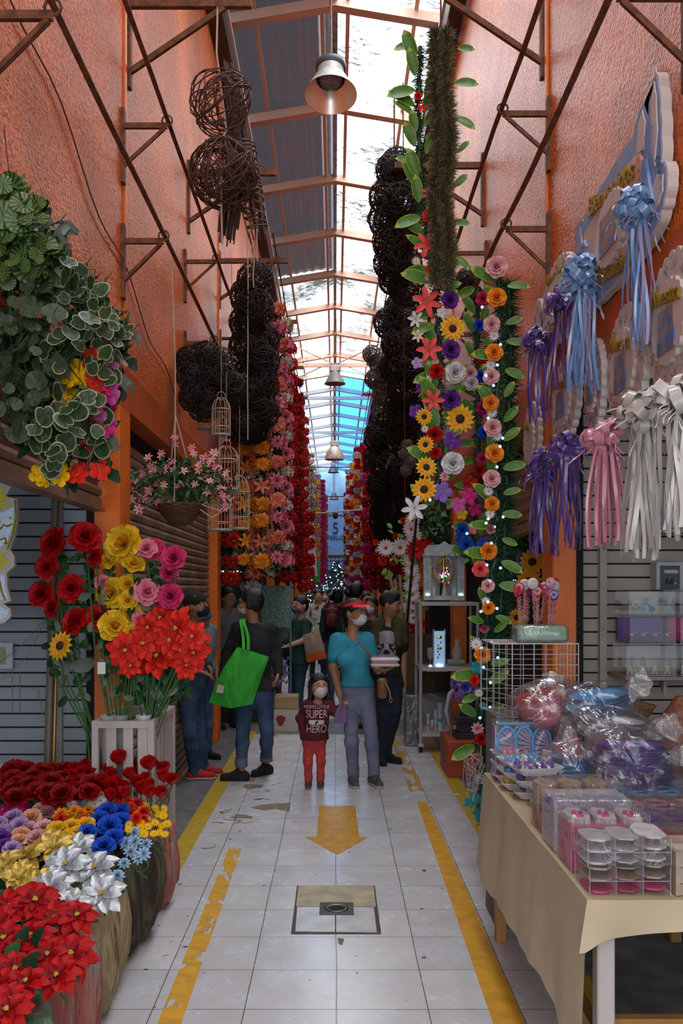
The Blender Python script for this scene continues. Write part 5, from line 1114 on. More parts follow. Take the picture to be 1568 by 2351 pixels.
for s, (x, y) in enumerate([(.80,3.93),(.80,3.76),(.82,3.60)]):
    for k_ in range(3): foamtray(x, y, .755+k_*.048, .12*(k_-1)+.1, ['red','pink','pink','yel','blue','blue','purple','purple','purple'][s*3+k_], 'wrapped white foam tray of small coloured favours in the stepped stacks at the table edge', TG)
foamtray(.89, 3.42, .752, .05, 'white', 'lower of the two foam trays of white favours in front of the purple dishes', w=.26, d=.17); foamtray(.89, 3.43, .80, .0, 'white', 'upper of the two foam trays of white favours in front of the purple dishes', w=.27, d=.17)
# bagged plastic dishes
def bag(label, c, x, y, z, r, flat, rot, tail, name='wrapped_dishes', stack=5, group=None):
    t = thing(name, label, 'bag', (x, y, z), rot); mb = MB()
    for i in range(stack):
        z_ = i*flat*.24; k_ = 1-.03*i; mb.lathe([(r*.55*k_, z_+.004), (r*.62*k_, z_+.010), (r*.95*k_, z_+flat*.55), (r*1.0*k_, z_+flat*.6), (r*.93*k_, z_+flat*.54)], 26, Matrix.Diagonal((1,.62,1,1)), fn=lambda a, z: 1+.02*math.sin(26*a))
    mb.obj('stacked_dishes', K[c], t, smooth=True)
    def bagf(u, v):
        a = u*2*PI; th = v*PI; rr = 1+.10*math.sin(3*a+th*2)+.06*math.sin(7*a+5*th)+.03*math.sin(13*a); H = flat*(.8+stack*.24)
        return (r*1.12*math.sin(th)**.7*math.cos(a)*rr, r*.72*math.sin(th)**.7*math.sin(a)*rr, H*.5-H*.58*math.cos(th)*(1 if th < PI/2 else 1.1)+flat*.04*math.sin(9*a))
    MB().sheet(bagf, 48, 20).obj('plastic_bag', M_plas, t, smooth=True)
    tx, ty, tz = tail
    def tf(u, v): a = u*2*PI; w_ = .02+.05*v+.012*math.sin(5*a+v*9); return (tx*(r*.95+v*.11)+w_*math.cos(a)*.6, ty*(r*.6+.1*v)+w_*math.sin(a)*.6, flat*.8+tz*v*.10+w_*math.sin(a)*.7)
    MB().sheet(tf, 20, 8).obj('knotted_bag_end', M_plas2, t, smooth=True)
    return t
bag('bag of purple plastic dishes on top in front of the pile', 'purple', 1.17, 3.50, .86, .16, .085, (0,0,-.1), (1,.2,.3)); bag('bag of dark purple dishes under the other purple bag', 'purple', 1.20, 3.52, .755, .17, .09, (0,0,.1), (1,-.2,-.3))
bag('bag of clear white dishes above the purple ones', 'white', 1.16, 3.72, .95, .15, .07, (.1,.1,0), (1,.1,.4)); bag('bag of pale blue dishes on top of the pile', 'blue', 1.15, 3.85, 1.04, .15, .07, (.15,-.1,.1), (.9,.3,.7))
bag('bag with a large tilted pink dish on the pile', 'pink', 1.03, 3.95, 1.0, .15, .08, (-.5,-.35,.3), (.2,.3,1.2)); bag('bag of red dishes at the back of the pile', 'red', .98, 4.0, 1.02, .15, .08, (-.5,-.2,.3), (.3,-.2,1)) 
bag('bag of pink dishes standing on edge at the left of the pile', 'pink', .97, 3.82, .86, .11, .08, (.3,1.1,0), (-.6,.0,.5)); bag('bag of milky dishes filling the middle of the pile', 'white', 1.17, 3.9, .86, .18, .09, (0,0,0), (-.4,.6,.2)); bag('bag of blue dishes at the bottom of the pile', 'blue', 1.05, 3.72, .76, .17, .09, (0,0,0), (-.4,.6,.2))
MB().lathe([(.05,0),(.06,.01),(.085,.07),(.09,.075),(.08,.07),(.05,.01)], 26).obj('straw_basket', mat('straw', (.36,.22,.09), .7, bump=1, bscale=90, var=.5, vscale=90), T=TR((1.46,4.3,.98),(0,.2,0)), smooth=True, label='small straw basket behind the bagged dishes', cat='basket')
# box of blue sheer fans
t = thing('favour_box', 'upright clear box of pale blue fan favours at the far corner of the table', 'box', (.71, 3.93, .752), (0,0,-.0))
MB().bbox(0, .26, 0, .10, 0, .26, .004).obj('clear_cover', M_plas, t); mb = MB(); fan = MB()
for i in range(3):
    cx = .055+.078*i; mb.tube([(cx+.042*math.cos(a), .004+.01*i*0, .15+.085*math.sin(a)) for a in [j*PI/14 for j in range(28)]], .0075, 6, True)
    for j in range(16): a = j*2*PI/16; fan.add([(cx+.05,.01,.15),(cx+.036*math.cos(a),.012,.15+.08*math.sin(a)),(cx+.036*math.cos(a+.3),.016,.15+.08*math.sin(a+.3))],[(0,1,2)])
mb.tube([(.01,.004,.055),(.25,.004,.06)], .008, 6).tube([(.01,.004,.25),(.25,.004,.248)], .006, 6).obj('blue_rings', K['blue'], t, smooth=True); fan.obj('sheer_fans', K['lil'], t)
MB().bbox(.01, .25, .02, .09, .01, .05, .003).obj('favour_bases', K['pink'], t); MB().box(.002,.01,.01,.09,.02,.24).obj('side_favours', K['lil'], t)
# wire cage rack on a hidden crate, foam block, lollipops
t = thing('storage_crate', 'plain crate behind the goods carrying the white wire rack', 'crate', (.76, 4.16, 0)); MB().bbox(0, .42, 0, .3, 0, 1.0, .004).obj('body', M_conc, t)
M_ww = mat('white_coated_wire', (.50,.42,.40), .4)
t = thing('wire_rack', 'white wire grid cube rack behind the table goods', 'rack', (.74, 4.14, 1.0)); w, d, h = .40, .34, .345
def grid(nm, o, u, v, nu, nv):
    b = MB(); o, u, v = Vector(o), Vector(u), Vector(v); e_ = .0022+.0003*len(t.children)
    for i in range(nu+1): b.tube([o+u*i/nu, o+u*i/nu+v], .0001+e_ if i in (0, nu) else .0018, 4)
    for i in range(nv+1): b.tube([o+v*i/nv, o+v*i/nv+u], e_-.0001 if i in (0, nv) else .0018, 4)
    b.obj(nm, M_ww, t)
grid('front_grid', (.09,0,0), (w-.09,0,0), (0,0,h), 6, 7); grid('back_grid', (0,d,0), (w,0,0), (0,0,h), 6, 7); grid('left_grid', (.09,0,0), (-.09,d,0), (0,0,h), 5, 7); grid('right_grid', (w,0,0), (0,d,0), (0,0,h), 5, 7); grid('top_grid', (.0,0,h), (w,0,0), (0,d,0), 6, 5)
t = thing('foam_block', 'pale green foam block wrapped in plastic on the wire rack', 'block', (.86, 4.16, 1.352), (0,0,-.05))
MB().bbox(0, .235, 0, .20, 0, .075, .012).obj('foam', K['mint'], t); MB().bbox(-.005, .24, -.005, .205, -.003, .079, .014).obj('plastic_wrap', M_plas, t, smooth=True)
lc = ['red','red','white','purple','hot','pink','white','red']
M_curl = K['pink']
for i in range(16):
    x = .875+.2*((i*7) % 16)/16; y = 4.19+.14*((i*5) % 16)/16; hh = U(.11,.20); 
    t = thing('lollipop', 'pink, red or white swirled lollipop with curled ribbon stuck in the green foam block', 'lollipop', (x, y, 1.42), (U(-.1,.1),U(-.12,.12),0), 'lollipops in the green foam block')
    MB().tube([(0,0,-.02),(0,0,hh)], .002, 5).obj('stick', K['tan'], t); a = U(-.9,.9)
    MB().lathe([(.0001,-.007),(.022,-.007),(.027,-.003),(.027,.003),(.022,.007),(.0001,.007)], 18, Matrix.Translation((0,0,hh+.02)) @ RZ(a) @ Matrix.Rotation(PI/2,4,'X')).obj('candy', K[lc[i % 8]], t, smooth=True)
    b = MB(); b.tube([(.019*math.cos(j*.5)*(1-j/40), -.0085, .019*math.sin(j*.5)*(1-j/40)) for j in range(26)], .0022, 4)
    bb = MB(); bb.add(b.v, b.f, Matrix.Translation((0,0,hh+.02)) @ RZ(a)).obj('swirl', K['white'] if i % 3 else K['hot'], t)
    b = MB()
    for r_ in range(2): b.sheet(lambda u, v, r_=r_: (.008*math.cos(u*26+r_*2)+.004*r_, .008*math.sin(u*26+r_*2)-.004, hh-.01-u*(hh+.0)*.8+.004*v), 44, 1)
    b.obj('curled_ribbon', M_curl, t, smooth=True)
for i, (x, lb) in enumerate(((1.03,'lower pink lollipop ribbon'),)): pass
# right wall shelf with favour boxes and figurines
t = thing('wall_shelf', 'whitish wooden shelf on the cream slatted wall at right', 'shelf', (1.575, 4.84, 1.10)); MB().bbox(.02, .8, 0, .32, 0, .022, .003).obj('board', M_post, t); MB().prism([(0,0),(.12,0),(.12,-.1)], -.01, .01, TR((.3,.3,0),(0,0,-PI/2)) @ RX).obj('support', M_post, t)
bx = [(1.60,4.86,1.124,.28,.17,'lower left clear box of gold dressed figurines on the wall shelf','tan'),(1.90,4.86,1.124,.28,.17,'lower right clear box of pink dressed figurines on the wall shelf','lil'),
      (1.62,4.87,1.298,.26,.15,'middle clear box of dark purple seated figurines on the wall shelf','purple'),(1.90,4.87,1.298,.28,.15,'middle right clear box of magenta figurines on the wall shelf','hot'),
      (1.62,4.88,1.452,.26,.14,'top left clear box of white and blue silk flowers on the wall shelf','blue'),(1.90,4.88,1.452,.28,.15,'top right clear box of green decorations on the wall shelf','green')]
for i, (x, y, z, w, h, lb, c) in enumerate(bx):
    t = thing('display_box', lb, 'box', (x, y, z)); MB().box(0, w, 0, .24, 0, .004).obj('base', K['cream'] if i < 4 else M_acr, t)
    MB().bbox(0, w, 0, .24, .004, h, .003).obj('clear_cover', M_acr, t)
    if i in (2,3): MB().box(.004, w-.004, .2, .236, .01, h-.01).obj('dark_back_card', K['purple' if i == 2 else 'hot'], t)
    for j in range(4):
        fx = x+w*(j+.5)/4; fz = z+.006
        if i < 4:
            g = thing('figurine', 'tiny %s figurine in a clear box on the wall shelf' % ('gold dressed','pink dressed','seated purple','magenta')[i], 'figurine', (fx, y+.05, fz), group=('gold dressed','pink dressed','seated purple','magenta')[i]+' figurines')
            hh = .062 if i != 2 else .045
            MB().tube([(-.013,0,0),(-.003,0,hh*.45),(0,0,hh*.75)], [.004,.006,.007], 6).tube([(.013,0,0),(.003,0,hh*.45),(0,0,hh*.75)], [.004,.006,.007], 6).tube([(-.018,-.006,hh*.6),(0,0,hh*.72),(.018,-.008,hh*.62)], .0035, 5).obj('body', K['white'] if i < 2 else K[c], g, smooth=True)
            MB().ball((0,0,hh*.95), .0095, 8).obj('head', mat('figurine_skin', (.55,.36,.26), .5), g, smooth=True)
            MB().lathe([(.003,hh*.62),(.010,hh*.5),(.017,hh*.36),(.016,hh*.34)], 10).obj('skirt', K['yel'] if i == 0 else K[c], g, smooth=True)
            MB().tube([(-.022,-.004,hh*1.0),(.024,-.004,hh*1.25)], .0014, 4).obj('tiny_bow', K['yel'], g)
    if i >= 4:
        for j in range(10):
            g = thing('silk_flower' if i == 4 else 'green_ornament', 'tiny pale blue or white silk flower in the top left clear box' if i == 4 else 'tiny green ornament in the top right clear box', 'flower' if i == 4 else 'ornament', (x+U(.05,w-.03), y+U(.04,.15), z+U(.03,.09)), group='tiny silk flowers in the box' if i == 4 else 'tiny green ornaments in the box')
            if i == 4: flower('rose' if j % 2 else 'daisy', ('white','ltblue','teal')[j % 3], (0,0,0), (U(-.4,.4),-1,.3), .022, g, 0, name='bloom')
            else: MB().lathe([(.0001,-.02),(.02,-.018),(.012,0),(.015,0),(.007,.02),(.009,.02),(.0001,.04)], 10).obj('cone', mat('bright_green', (.02,.45,.05), .4), g); MB().ball((0,-.02,-.015), .008, 6).obj('pale_bead', K['white'], g)
t = thing('electric_meter_box', 'grey metal meter box in a white frame on the cream slatted wall', 'box', (1.86, 5.06, 1.60)); M_mb = mat('blue_grey_metal', (.05,.085,.10), .5)
MB().box(-.02, .0, 0, .1, -.0, .135).box(.115,.135,0,.1,0,.135).box(-.02,.135,0,.1,.135,.155).obj('frame', mat('white_frame', (.45,.47,.5), .5), t); MB().bbox(0, .115, .02, .09, 0, .135, .003).obj('box', M_mb, t); MB().box(.03,.11,.017,.02,.092,.112).obj('label_strip', K['cream'], t); text('66', .055, TR((.062,.017,.045),(PI/2,0,0)), M_dark, 'meter_numbers', t, .001)
MB().box(.085,.1,.016,.02,.03,.04).obj('warning_sticker', K['yel'], t)
t = thing('display_box', 'clear box of dark tinsel hanging high on the cream slatted wall', 'box', (1.83, 4.98, 1.94)); MB().bbox(0, .16, 0, .14, 0, .26, .003).obj('clear_cover', M_acr, t); MB().box(.01,.15,.03,.13,.01,.25).obj('dark_back', mat('dark_box_inner', (.03,.04,.06), .6), t)
mb, _ = tinsel([(.03,.05,.1),(.08,.05,.16),(.14,.05,.09)], .04, 900, None, 4, 1, .002); mb.obj('dark_tinsel', [K['dk'], K['purple'], K['dk']], t); MB().box(-.01,.17,-.01,.14,-.02,0).obj('shelf_edge', M_post, t)
t = thing('goods_sack', 'brown netted sack of dried petals at the far right under the shelf', 'sack', P(1562,1772,4.2)); 
MB().lathe([(.001,0),(.10,.0),(.15,.06),(.155,.12),(.10,.24),(.04,.33),(.02,.36)], 24, fn=lambda a,z: 1+.05*math.sin(5*a+z*20)).obj('sack', mat('petal_net', (.28,.11,.07), .5, var=.7, vscale=40, col2=(.45,.22,.12), bump=.6), t, smooth=True)
t = thing('wooden_bench', 'low wooden bench behind the table at the far right', 'bench', (1.45, 4.2, 0)); MB().bbox(0,.8,0,.4,.62,.66,.004).obj('seat', mat('pinkish_wood', (.33,.20,.15), .6, var=.3), t)
for x in (0,.75): MB().box(x, x+.05, .02, .38, 0, .62).obj('leg', M_twood, t)
# ================================================================ foam signs and ribbon bows (right)
def SIGN(x, y, z): 
    M = Matrix(((0,0,-1,x),(-1,0,0,y),(0,1,0,z),(0,0,0,1))); return M
M_pinkfoam = mat('foam_cream_white', (.60,.53,.50), .6, var=.08, vscale=4); M_bluef = mat('foam_blue_spray', (.16,.30,.58), .6, var=.35, vscale=14, col2=(.50,.55,.66), sharp=.2)
M_goldt = mat('gold_glitter_letters', (.45,.28,.02), .3, metal=.5, var=.6, vscale=200, col2=(.2,.12,.0)); M_greyl = mat('grey_drawn_line', (.20,.17,.19), .7); M_bluel = mat('blue_drawn_line', (.09,.14,.34), .7)
def scallop(rx, ry, n=26, a=.016, k_=8):
    return [((rx+a*abs(math.sin(n*t/2)))*math.cos(t), (ry+a*abs(math.sin(n*t/2)))*math.sin(t)) for t in [i*2*PI/(n*k_) for i in range(n*k_)]]
def script(body, size, M, t, m=None, nm='gold_lettering', sh=.35, sx=1):
    S = Matrix.Identity(4); S[0][1] = sh
    return text(body, size, M @ S, m or M_goldt, nm, t, .006, sx)
def scrolls(t, rx, ry, m, seed, n=12, a0=0, a1=2*PI, r=.022):
    q = random.Random(seed); b = MB()
    for i in range(n):
        a = a0+(a1-a0)*i/n; cx, cy = rx*math.cos(a), ry*math.sin(a); s = q.choice((-1,1)); b.tube([(cx+r*(1-j/16)*math.cos(s*j*.55+a), cy+r*(1-j/16)*math.sin(s*j*.55+a), .036) for j in range(13)], .0016, 3)
        for j in range(3): b.ball((cx+q.uniform(-.03,.03), cy+q.uniform(-.03,.03), .035), .004, 5, sc=(1,1.6,.5))
    b.obj('drawn_scrolls', m, t)
def roundsign(x, y, z, rx, ry, words, label, ring=True, m=None, line=None, photo=None):
    t = thing('foam_sign', label, 'sign', (0,0,0)); t.matrix_world = SIGN(x, y, z); t.matrix_basis = SIGN(x, y, z)
    MB().prism(scallop(rx, ry), 0, .03).obj('foam_board', m or M_pinkfoam, t); MB().prism(scallop(rx*.62, ry*.60, 20, .012), .03, .045).obj('raised_oval', m or M_pinkfoam, t)
    scrolls(t, rx*.84, ry*.84, line or M_greyl, int(y*100), 14)
    if photo: MB().prism([(-rx*.34,-ry*.45),(rx*.34,-ry*.45),(rx*.30,ry*.2),(-rx*.30,ry*.2)], .045, .052).obj('printed_picture', mat('printed_picture_%d' % photo, (.30,.20,.16), .3, var=1, vscale=18, col2=(.08,.16,.34), sharp=.05), t)
    for i, wd in enumerate(words): script(wd, ry*.34, Matrix.Translation((0, ry*(.38-.8*i), .05)), t, sx=1.0*rx/ry)
    return t
roundsign(1.235, 3.68, 2.53, .23, .24, ['Nuestra'], 'large round white foam sign with gold script behind the left white bow', photo=1)
roundsign(1.235, 3.17, 2.56, .24, .24, ['Nuestra'], 'round white foam sign with gold script at the right edge above the bows', photo=2)
roundsign(1.235, 4.66, 2.60, .25, .21, ['Nuestra'], 'round white foam sign with gold script above the purple bows', photo=3)
roundsign(1.235, 5.45, 2.52, .20, .22, ['Mi'], 'round white foam sign furthest down, beside the lit garland', line=M_greyl)
roundsign(1.24, 4.15, 2.56, .13, .20, ['Boda'], 'lilac white foam sign half hidden behind the blue ribbons', photo=5, line=mat('purple_drawn_line', (.16,.04,.2), .7))
# big blue bird sign
t = thing('foam_sign', 'large blue and white foam sign with doves and gold script high on the right wall', 'sign'); t.matrix_basis = SIGN(1.238, 3.80, 3.16)
o = [(-.56,-.16),(-.60,-.02),(-.58,.10),(-.60,.2),(-.56,.27),(-.50,.29),(-.45,.26),(-.40,.24)]
out = [(-.58,-.20),(-.61,-.10),(-.60,0),(-.62,.10),(-.59,.20),(-.55,.24),(-.47,.22),(-.30,.24),(-.1,.255),(.1,.26),(.26,.26),(.30,.31),(.36,.33),(.41,.30),(.43,.24),(.455,.34),(.50,.37),(.53,.30),(.55,.20),(.56,.10),(.555,.0),(.60,-.02),(.615,-.08),(.59,-.14),(.56,-.17),(.5,-.21),(.3,-.235),(.1,-.25),(-.1,-.25),(-.35,-.235)]
def dens_(o, amp=.010, n=5):
    r = []
    for i in range(len(o)):
        a, b_ = Vector((*o[i],0)), Vector((*o[(i+1) % len(o)],0)); nn = (b_-a).cross(Vector((0,0,1))).normalized()
        for j in range(n): p = a.lerp(b_, j/n)-nn*amp*math.sin(PI*j/n); r.append((p.x, p.y))
    return r
po = dens_(out)[::-1]
MB().prism(po, 0, .04).obj('foam_board', M_pinkfoam, t)
ccx = [(a*.985, b_*.975) for a, b_ in po]; MB().prism(ccx, .04, .042).obj('blue_sprayed_edge', M_bluef, t)
for wx in ([(-.57,-.02),(-.575,.08),(-.555,.18),(-.50,.20),(-.46,.10),(-.50,-.02)], [(.30,.16),(.32,.27),(.37,.30),(.40,.24),(.38,.14)], [(.46,.10),(.465,.28),(.495,.34),(.515,.28),(.53,.14),(.50,.02)], [(.52,-.02),(.585,-.05),(.58,-.11),(.54,-.14),(.48,-.16),(.46,-.06)]):
    MB().prism(dens_(wx[::-1], .004, 3), .042, .0465).obj('white_feather_patch', M_pinkfoam, t)
MB().prism([(a*.88, b_*.80-.01) for a, b_ in dens_([(-.5,-.2),(-.55,0),(-.5,.19),(0,.24),(.38,.22),(.45,0),(.42,-.2),(0,-.24)][::-1], .0)], .042, .045).obj('white_field', M_pinkfoam, t)
MB().prism(scallop(.20, .14, 22, .014), .045, .062, Matrix.Translation((0,-.01,0))).obj('raised_oval', M_pinkfoam, t); scrolls(t, .20, .13, M_bluel, 5, 14, r=.018)
MB().prism([(-.12,-.09),(.12,-.09),(.11,.07),(-.11,.07)], .062, .068, Matrix.Translation((0,-.01,0))).obj('printed_picture', MC['printed_picture_2'], t)
script('Bienvenidos', .115, Matrix.Translation((-.02,.165,.05)), t, sx=1.15); script('Mi Bautizo', .10, Matrix.Translation((0,-.185,.05)), t, sx=1.15)
for sx in (-1, 1):   # doves
    cx = .40*sx if sx > 0 else -.42
    b = MB(); b.prism(dens_([(cx-.02,-.02),(cx-.05*sx,.06),(cx-.02*sx,.10),(cx+.03*sx,.08),(cx+.06*sx,.0),(cx+.10*sx,-.10),(cx+.03*sx,-.12)] if sx < 0 else [(cx-.02,-.02),(cx-.05,.06),(cx-.02,.10),(cx+.03,.08),(cx+.06,0),(cx+.10,-.10),(cx+.03,-.12)][::-1], .003), .045, .058)
    b.obj('dove_body', M_bluef, t)
    b = MB()
    for j in range(7):
        x0 = cx+sx*(.02+.016*j); b.tube([(x0, .0+.004*j, .060), (x0+sx*.01, .10+.010*j, .060), (x0-sx*.015, .16+.012*(j % 6), .058)], .0011, 3)
    for j in range(5): a = -.6+j*.3; b.tube([(cx+sx*.12+.05*math.cos(a+u)*sx, -.06+.03*j-.04+.02*math.sin(u*2), .046) for u in (0,.3,.6,.9,1.2)], .0022, 3)
    b.ball((cx-.025*sx, .065, .06), .006, 6).obj('drawn_feathers', M_bluel, t)
MB().prism([(.03*math.cos(a), .045*math.sin(a)) for a in [i*PI/9 for i in range(18)]], .045, .06, Matrix.Translation((.36,.08,0))).prism([(.04*math.cos(a), .06*math.sin(a)) for a in [i*PI/9 for i in range(18)]], .045, .06, Matrix.Translation((-.47,-.12,0))).obj('orange_ovals', mat('orange_oval_sticker', (.60,.20,.09), .6, var=.6, vscale=30, col2=(.6,.4,.3)), t)
# second sign
t = thing('foam_sign', 'white scalloped foam sign with gold script beyond the blue dove sign', 'sign'); t.matrix_basis = SIGN(1.238, 4.80, 3.17)
MB().prism(scallop(.34, .21, 28, .016), 0, .035).obj('foam_board', M_pinkfoam, t); MB().prism(scallop(.18, .11, 18, .01), .035, .05).obj('raised_oval', M_pinkfoam, t); scrolls(t, .28, .17, M_greyl, 8, 12)
script('Bienvenidos', .075, Matrix.Translation((0,.135,.045)), t, sx=1.1); script('Bautizo', .075, Matrix.Translation((0,-.145,.045)), t)
t = thing('foam_sign', 'small white foam sign furthest along the wall beside the purple bow', 'sign'); t.matrix_basis = SIGN(1.238, 5.25, 3.12); MB().prism(scallop(.12, .19, 18, .014), 0, .035).obj('foam_board', M_pinkfoam, t); scrolls(t, .08, .14, M_greyl, 8, 8)
def satin(nm, c): return mat('satin_'+nm, c, .28, coat=.3, sheen=.3, var=.25, vscale=3, spec=.8)
SAT = dict(blue=satin('blue', (.16,.34,.66)), lblue=satin('lilacblue', (.36,.36,.60)), purple=satin('purple', (.10,.035,.26)), pink=satin('pink', (.66,.22,.30)), white=satin('white', (.60,.54,.50)), yellow=satin('yellow', (.75,.55,.01)), red=satin('red', (.5,.01,.01)), bblue=satin('bright_blue', (.02,.22,.62)))
def bow(x, y, z, r, tail, c, label, c2=None, wid=.015, nt=16, group=None, loops=26, loopy=False):
    r *= 1.15; t = thing('ribbon_bow', label, 'bow', (x, y, z), group=group); q = random.Random(int(y*1000)); mb = MB()
    for i in range(loops):
        d = Vector((q.gauss(0,1)-.2, -abs(q.gauss(0,.8))+.2, q.gauss(0,.9))).normalized(); w = d.cross(Vector((q.random()-.5,q.random()-.5,q.random()-.5))).normalized(); u = d.cross(w); L = r*q.uniform(.75,1.1)
        mb.sheet(lambda a, v: tuple(d*L*(.5-.5*math.cos(a*2*PI))+u*L*.36*math.sin(a*2*PI)+w*(v-.5)*wid*2.0), 12, 1)
    mb.obj('loops', SAT[c], t, smooth=True); mb = MB()
    for i in range(22):
        d = Vector((q.gauss(0,1), -abs(q.gauss(0,1)), q.gauss(0,.5)-.3)).normalized(); L = r*q.uniform(1.0,1.55); k_ = q.random()*6; w = Vector((q.random()-.5, q.random()-.5, .3)).normalized()*.003
        mb.sheet(lambda a, v: tuple(d*L*a+Vector((.012*math.sin(a*9+k_), .01*math.cos(a*8+k_), -.07*a*a))+w*(v-.5)*2), 10, 1)
    mb.obj('curled_ends', SAT[c2 or c], t, smooth=True); mb = MB()
    for i in range(int(nt*1.5)):
        x0 = q.uniform(-.36,.36)*r; y0 = q.uniform(-.5,.4)*r; k_ = q.random()*6; L = tail*q.uniform(.9,1.0); wd = wid*q.uniform(.6,1); tw = q.uniform(-.9,.9)
        def f(v, a):
            s = x0*(1+1.0*v)+.010*math.sin(v*5+k_)+(a-.5)*wd*math.cos(tw+v*.8); 
            if loopy: s = x0*(1+1.6*math.sin(v*PI*.62))
            return (s+((a-.5)*wd if loopy else 0), y0*(1+.5*v)+.008*math.cos(v*6+k_)+(a-.5)*wd*math.sin(tw+v*.8), -r*.3-L*v)
        mb.mi(i % 2 if c2 else 0).sheet(f, 18, 1)
    mb.obj('ribbon_tails', [SAT[c], SAT[c2 or c]], t, smooth=True)
    MB().tube([(0,.02,0),(.1,.05,r*1.0)], .003, 4).obj('tie', SAT[c], t); return t
def B_(px, py, X, r, bot, c, label, **kw):
    Y = X*F/(px-VX); p = P(px, py, Y); return bow(p.x, p.y, p.z, r/F*Y, (bot-py)/F*Y-r/F*Y*.3, c, label, **kw)
B_(1462,478,1.14,46,812,'blue','large pale blue ribbon bow with long tails on the dove sign', c2='lblue')
B_(1335,640,1.13,48,905,'blue','second pale blue ribbon bow at the far end of the dove sign', c2='lblue', nt=20)
B_(1287,690,1.15,34,900,'purple','purple ribbon bow tucked behind the second blue bow', nt=8)
B_(1234,785,1.13,32,978,'purple','small purple ribbon bow hanging alone beside the orange wall', nt=10)
B_(1247,1068,1.12,38,1280,'purple','purple ribbon bow, left and lower of the two above the right pillar', nt=18)
B_(1302,1030,1.11,40,1262,'purple','purple ribbon bow, right one of the two above the right pillar', nt=16)
B_(1382,1000,1.10,44,1262,'pink','pink ribbon bow with looped tails between purple and white bows', nt=18, loopy=True)
B_(1468,945,1.10,54,1288,'white','large white ribbon bow with long straight tails', nt=24, wid=.018)
B_(1556,925,1.10,60,1240,'white','large white ribbon bow cut by the right edge of the photo', nt=20, wid=.018)
for (x, y0, y1, Y) in ((1430,300,700,3.4),): MB().tube([(1.245, 3.42, 3.62), (1.225, 3.5, 3.5)], .003, 4).tube([(1.245, 3.42, 3.62), (1.225, 3.38, 3.5)], .003, 4).obj('pink_string', SAT['pink'], label='pink string holding the dove sign on the wall', cat='string')
# ================================================================ cart with glassware and cake topper cabinet
M_cart = mat('white_metal_cart', (.48,.43,.43), .45, metal=.2)
t = thing('display_cart', 'white metal cart on castors holding glassware, right of the aisle', 'cart', (.84, 8.66, 0)); w, d = .56, .46
for (x, y) in ((0,0),(w,0),(0,d),(w,d)): MB().tube([(x,y,.07),(x,y,1.47)], .017, 8).obj('post', M_cart, t)
for z in (.16, .80, 1.44): MB().box(-.01, w+.01, -.01, d+.01, z, z+.035).obj('shelf', M_cart, t)
for (x, y) in ((0,0),(w,0),(0,d),(w,d)):
    c_ = MB().box(x-.025,x+.025,y-.025,y+.025,.06,.09).obj('castor', M_cart, t); MB().lathe([(.001,-.012),(.035,-.012),(.035,.012),(.001,.012)], 16, TR((x,y+.01,.037),(0,PI/2,0))).obj('wheel', M_dark, c_)
M_ac2 = mat('frosted_acrylic', (.62,.72,.74), .25, alpha=.8, var=.3, vscale=20, bump=.5, bscale=60); M_gold = mat('shiny_gold', (.75,.50,.12), .2, metal=.9)
M_led = mat('green_white_led', (.7,1,.9), .4, emit=5, ecol=(.6,1,.85)); M_glass = mat('clear_glass', (.55,.62,.68), .05, alpha=.3, spec=1)
t = thing('light_up_cabinet', 'frosted cabinet with gold ornament and lit bride and groom on top of the cart', 'cabinet', P(1020,1378,8.75)); W_ = .40
MB().prism([(-W_/2,.44),(W_/2,.44),(W_/2,.50),(W_*.4,.545),(W_*.12,.55),(0,.585),(-W_*.12,.55),(-W_*.4,.545),(-W_/2,.50)][::-1], 0, .02, RX).obj('crest', M_ac2, t)
MB().box(-W_/2,W_/2,-.01,.12,0,.045).obj('base', M_ac2, t); MB().box(-W_/2,W_/2,.10,.11,.045,.47).obj('back_panel', mat('silver_back', (.35,.36,.42), .3, metal=.5, var=.3, vscale=14), t)
for s in (-1, 1):
    MB().box(s*W_/2-(.07 if s > 0 else 0), s*W_/2+(.07 if s < 0 else 0), 0, .03, .045, .44).obj('side_column', M_ac2, t); b = MB()
    for z in (.13,.20,.30,.38): b.tube([(s*.165+.018*math.cos(a), -.003, z+.022*math.sin(a)) for a in [i*PI/7 for i in range(14)]], .003, 4, True)
    b.obj('engraved_rings', M_cart, t); MB().ball((s*.165,-.005,.055), .018, 8, sc=(1.3,.5,.6)).obj('led_glow', M_led, t)
    MB().bbox(s*.10-.02, s*.10+.02, .01, .04, .045, .14, .003).obj('small_pillar', M_ac2, t)
b = MB()
for i in range(40): a = -PI*.62+i*PI*2.24/39*.56*2; b.tube([(.05*math.sin(a), .05, .28+.06*math.cos(a)), (.115*math.sin(a), .045, .28+.15*math.cos(a))], [.0015,.006], 5)
b.obj('gold_fan', M_gold, t, smooth=True)
MB().lathe([(.02,.2),(.025,.26),(.012,.36),(.02,.40),(.012,.45),(.001,.46)], 12, Matrix.Translation((0,.05,0))).obj('gold_figure', M_gold, t, smooth=True)
for i, c in enumerate([(1,.1,.15),(.2,.4,1),(.1,1,.3),(.8,.2,1),(.2,.9,1),(1,.4,.1),(.3,.3,1),(1,.2,.6)]*2): MB().ball((U(-.05,.06), .02, U(.17,.34)), .006, 6, sc=(.7,.7,1.6)).obj('coloured_bulb', mat('bulb_%d' % (i % 8), c, .4, emit=4), t)
b = thing('cake_topper_couple', 'tiny bride and groom figure in front of the gold fan', 'figurine', P(1020,1372,8.75)+Vector((0,.02,.02)))
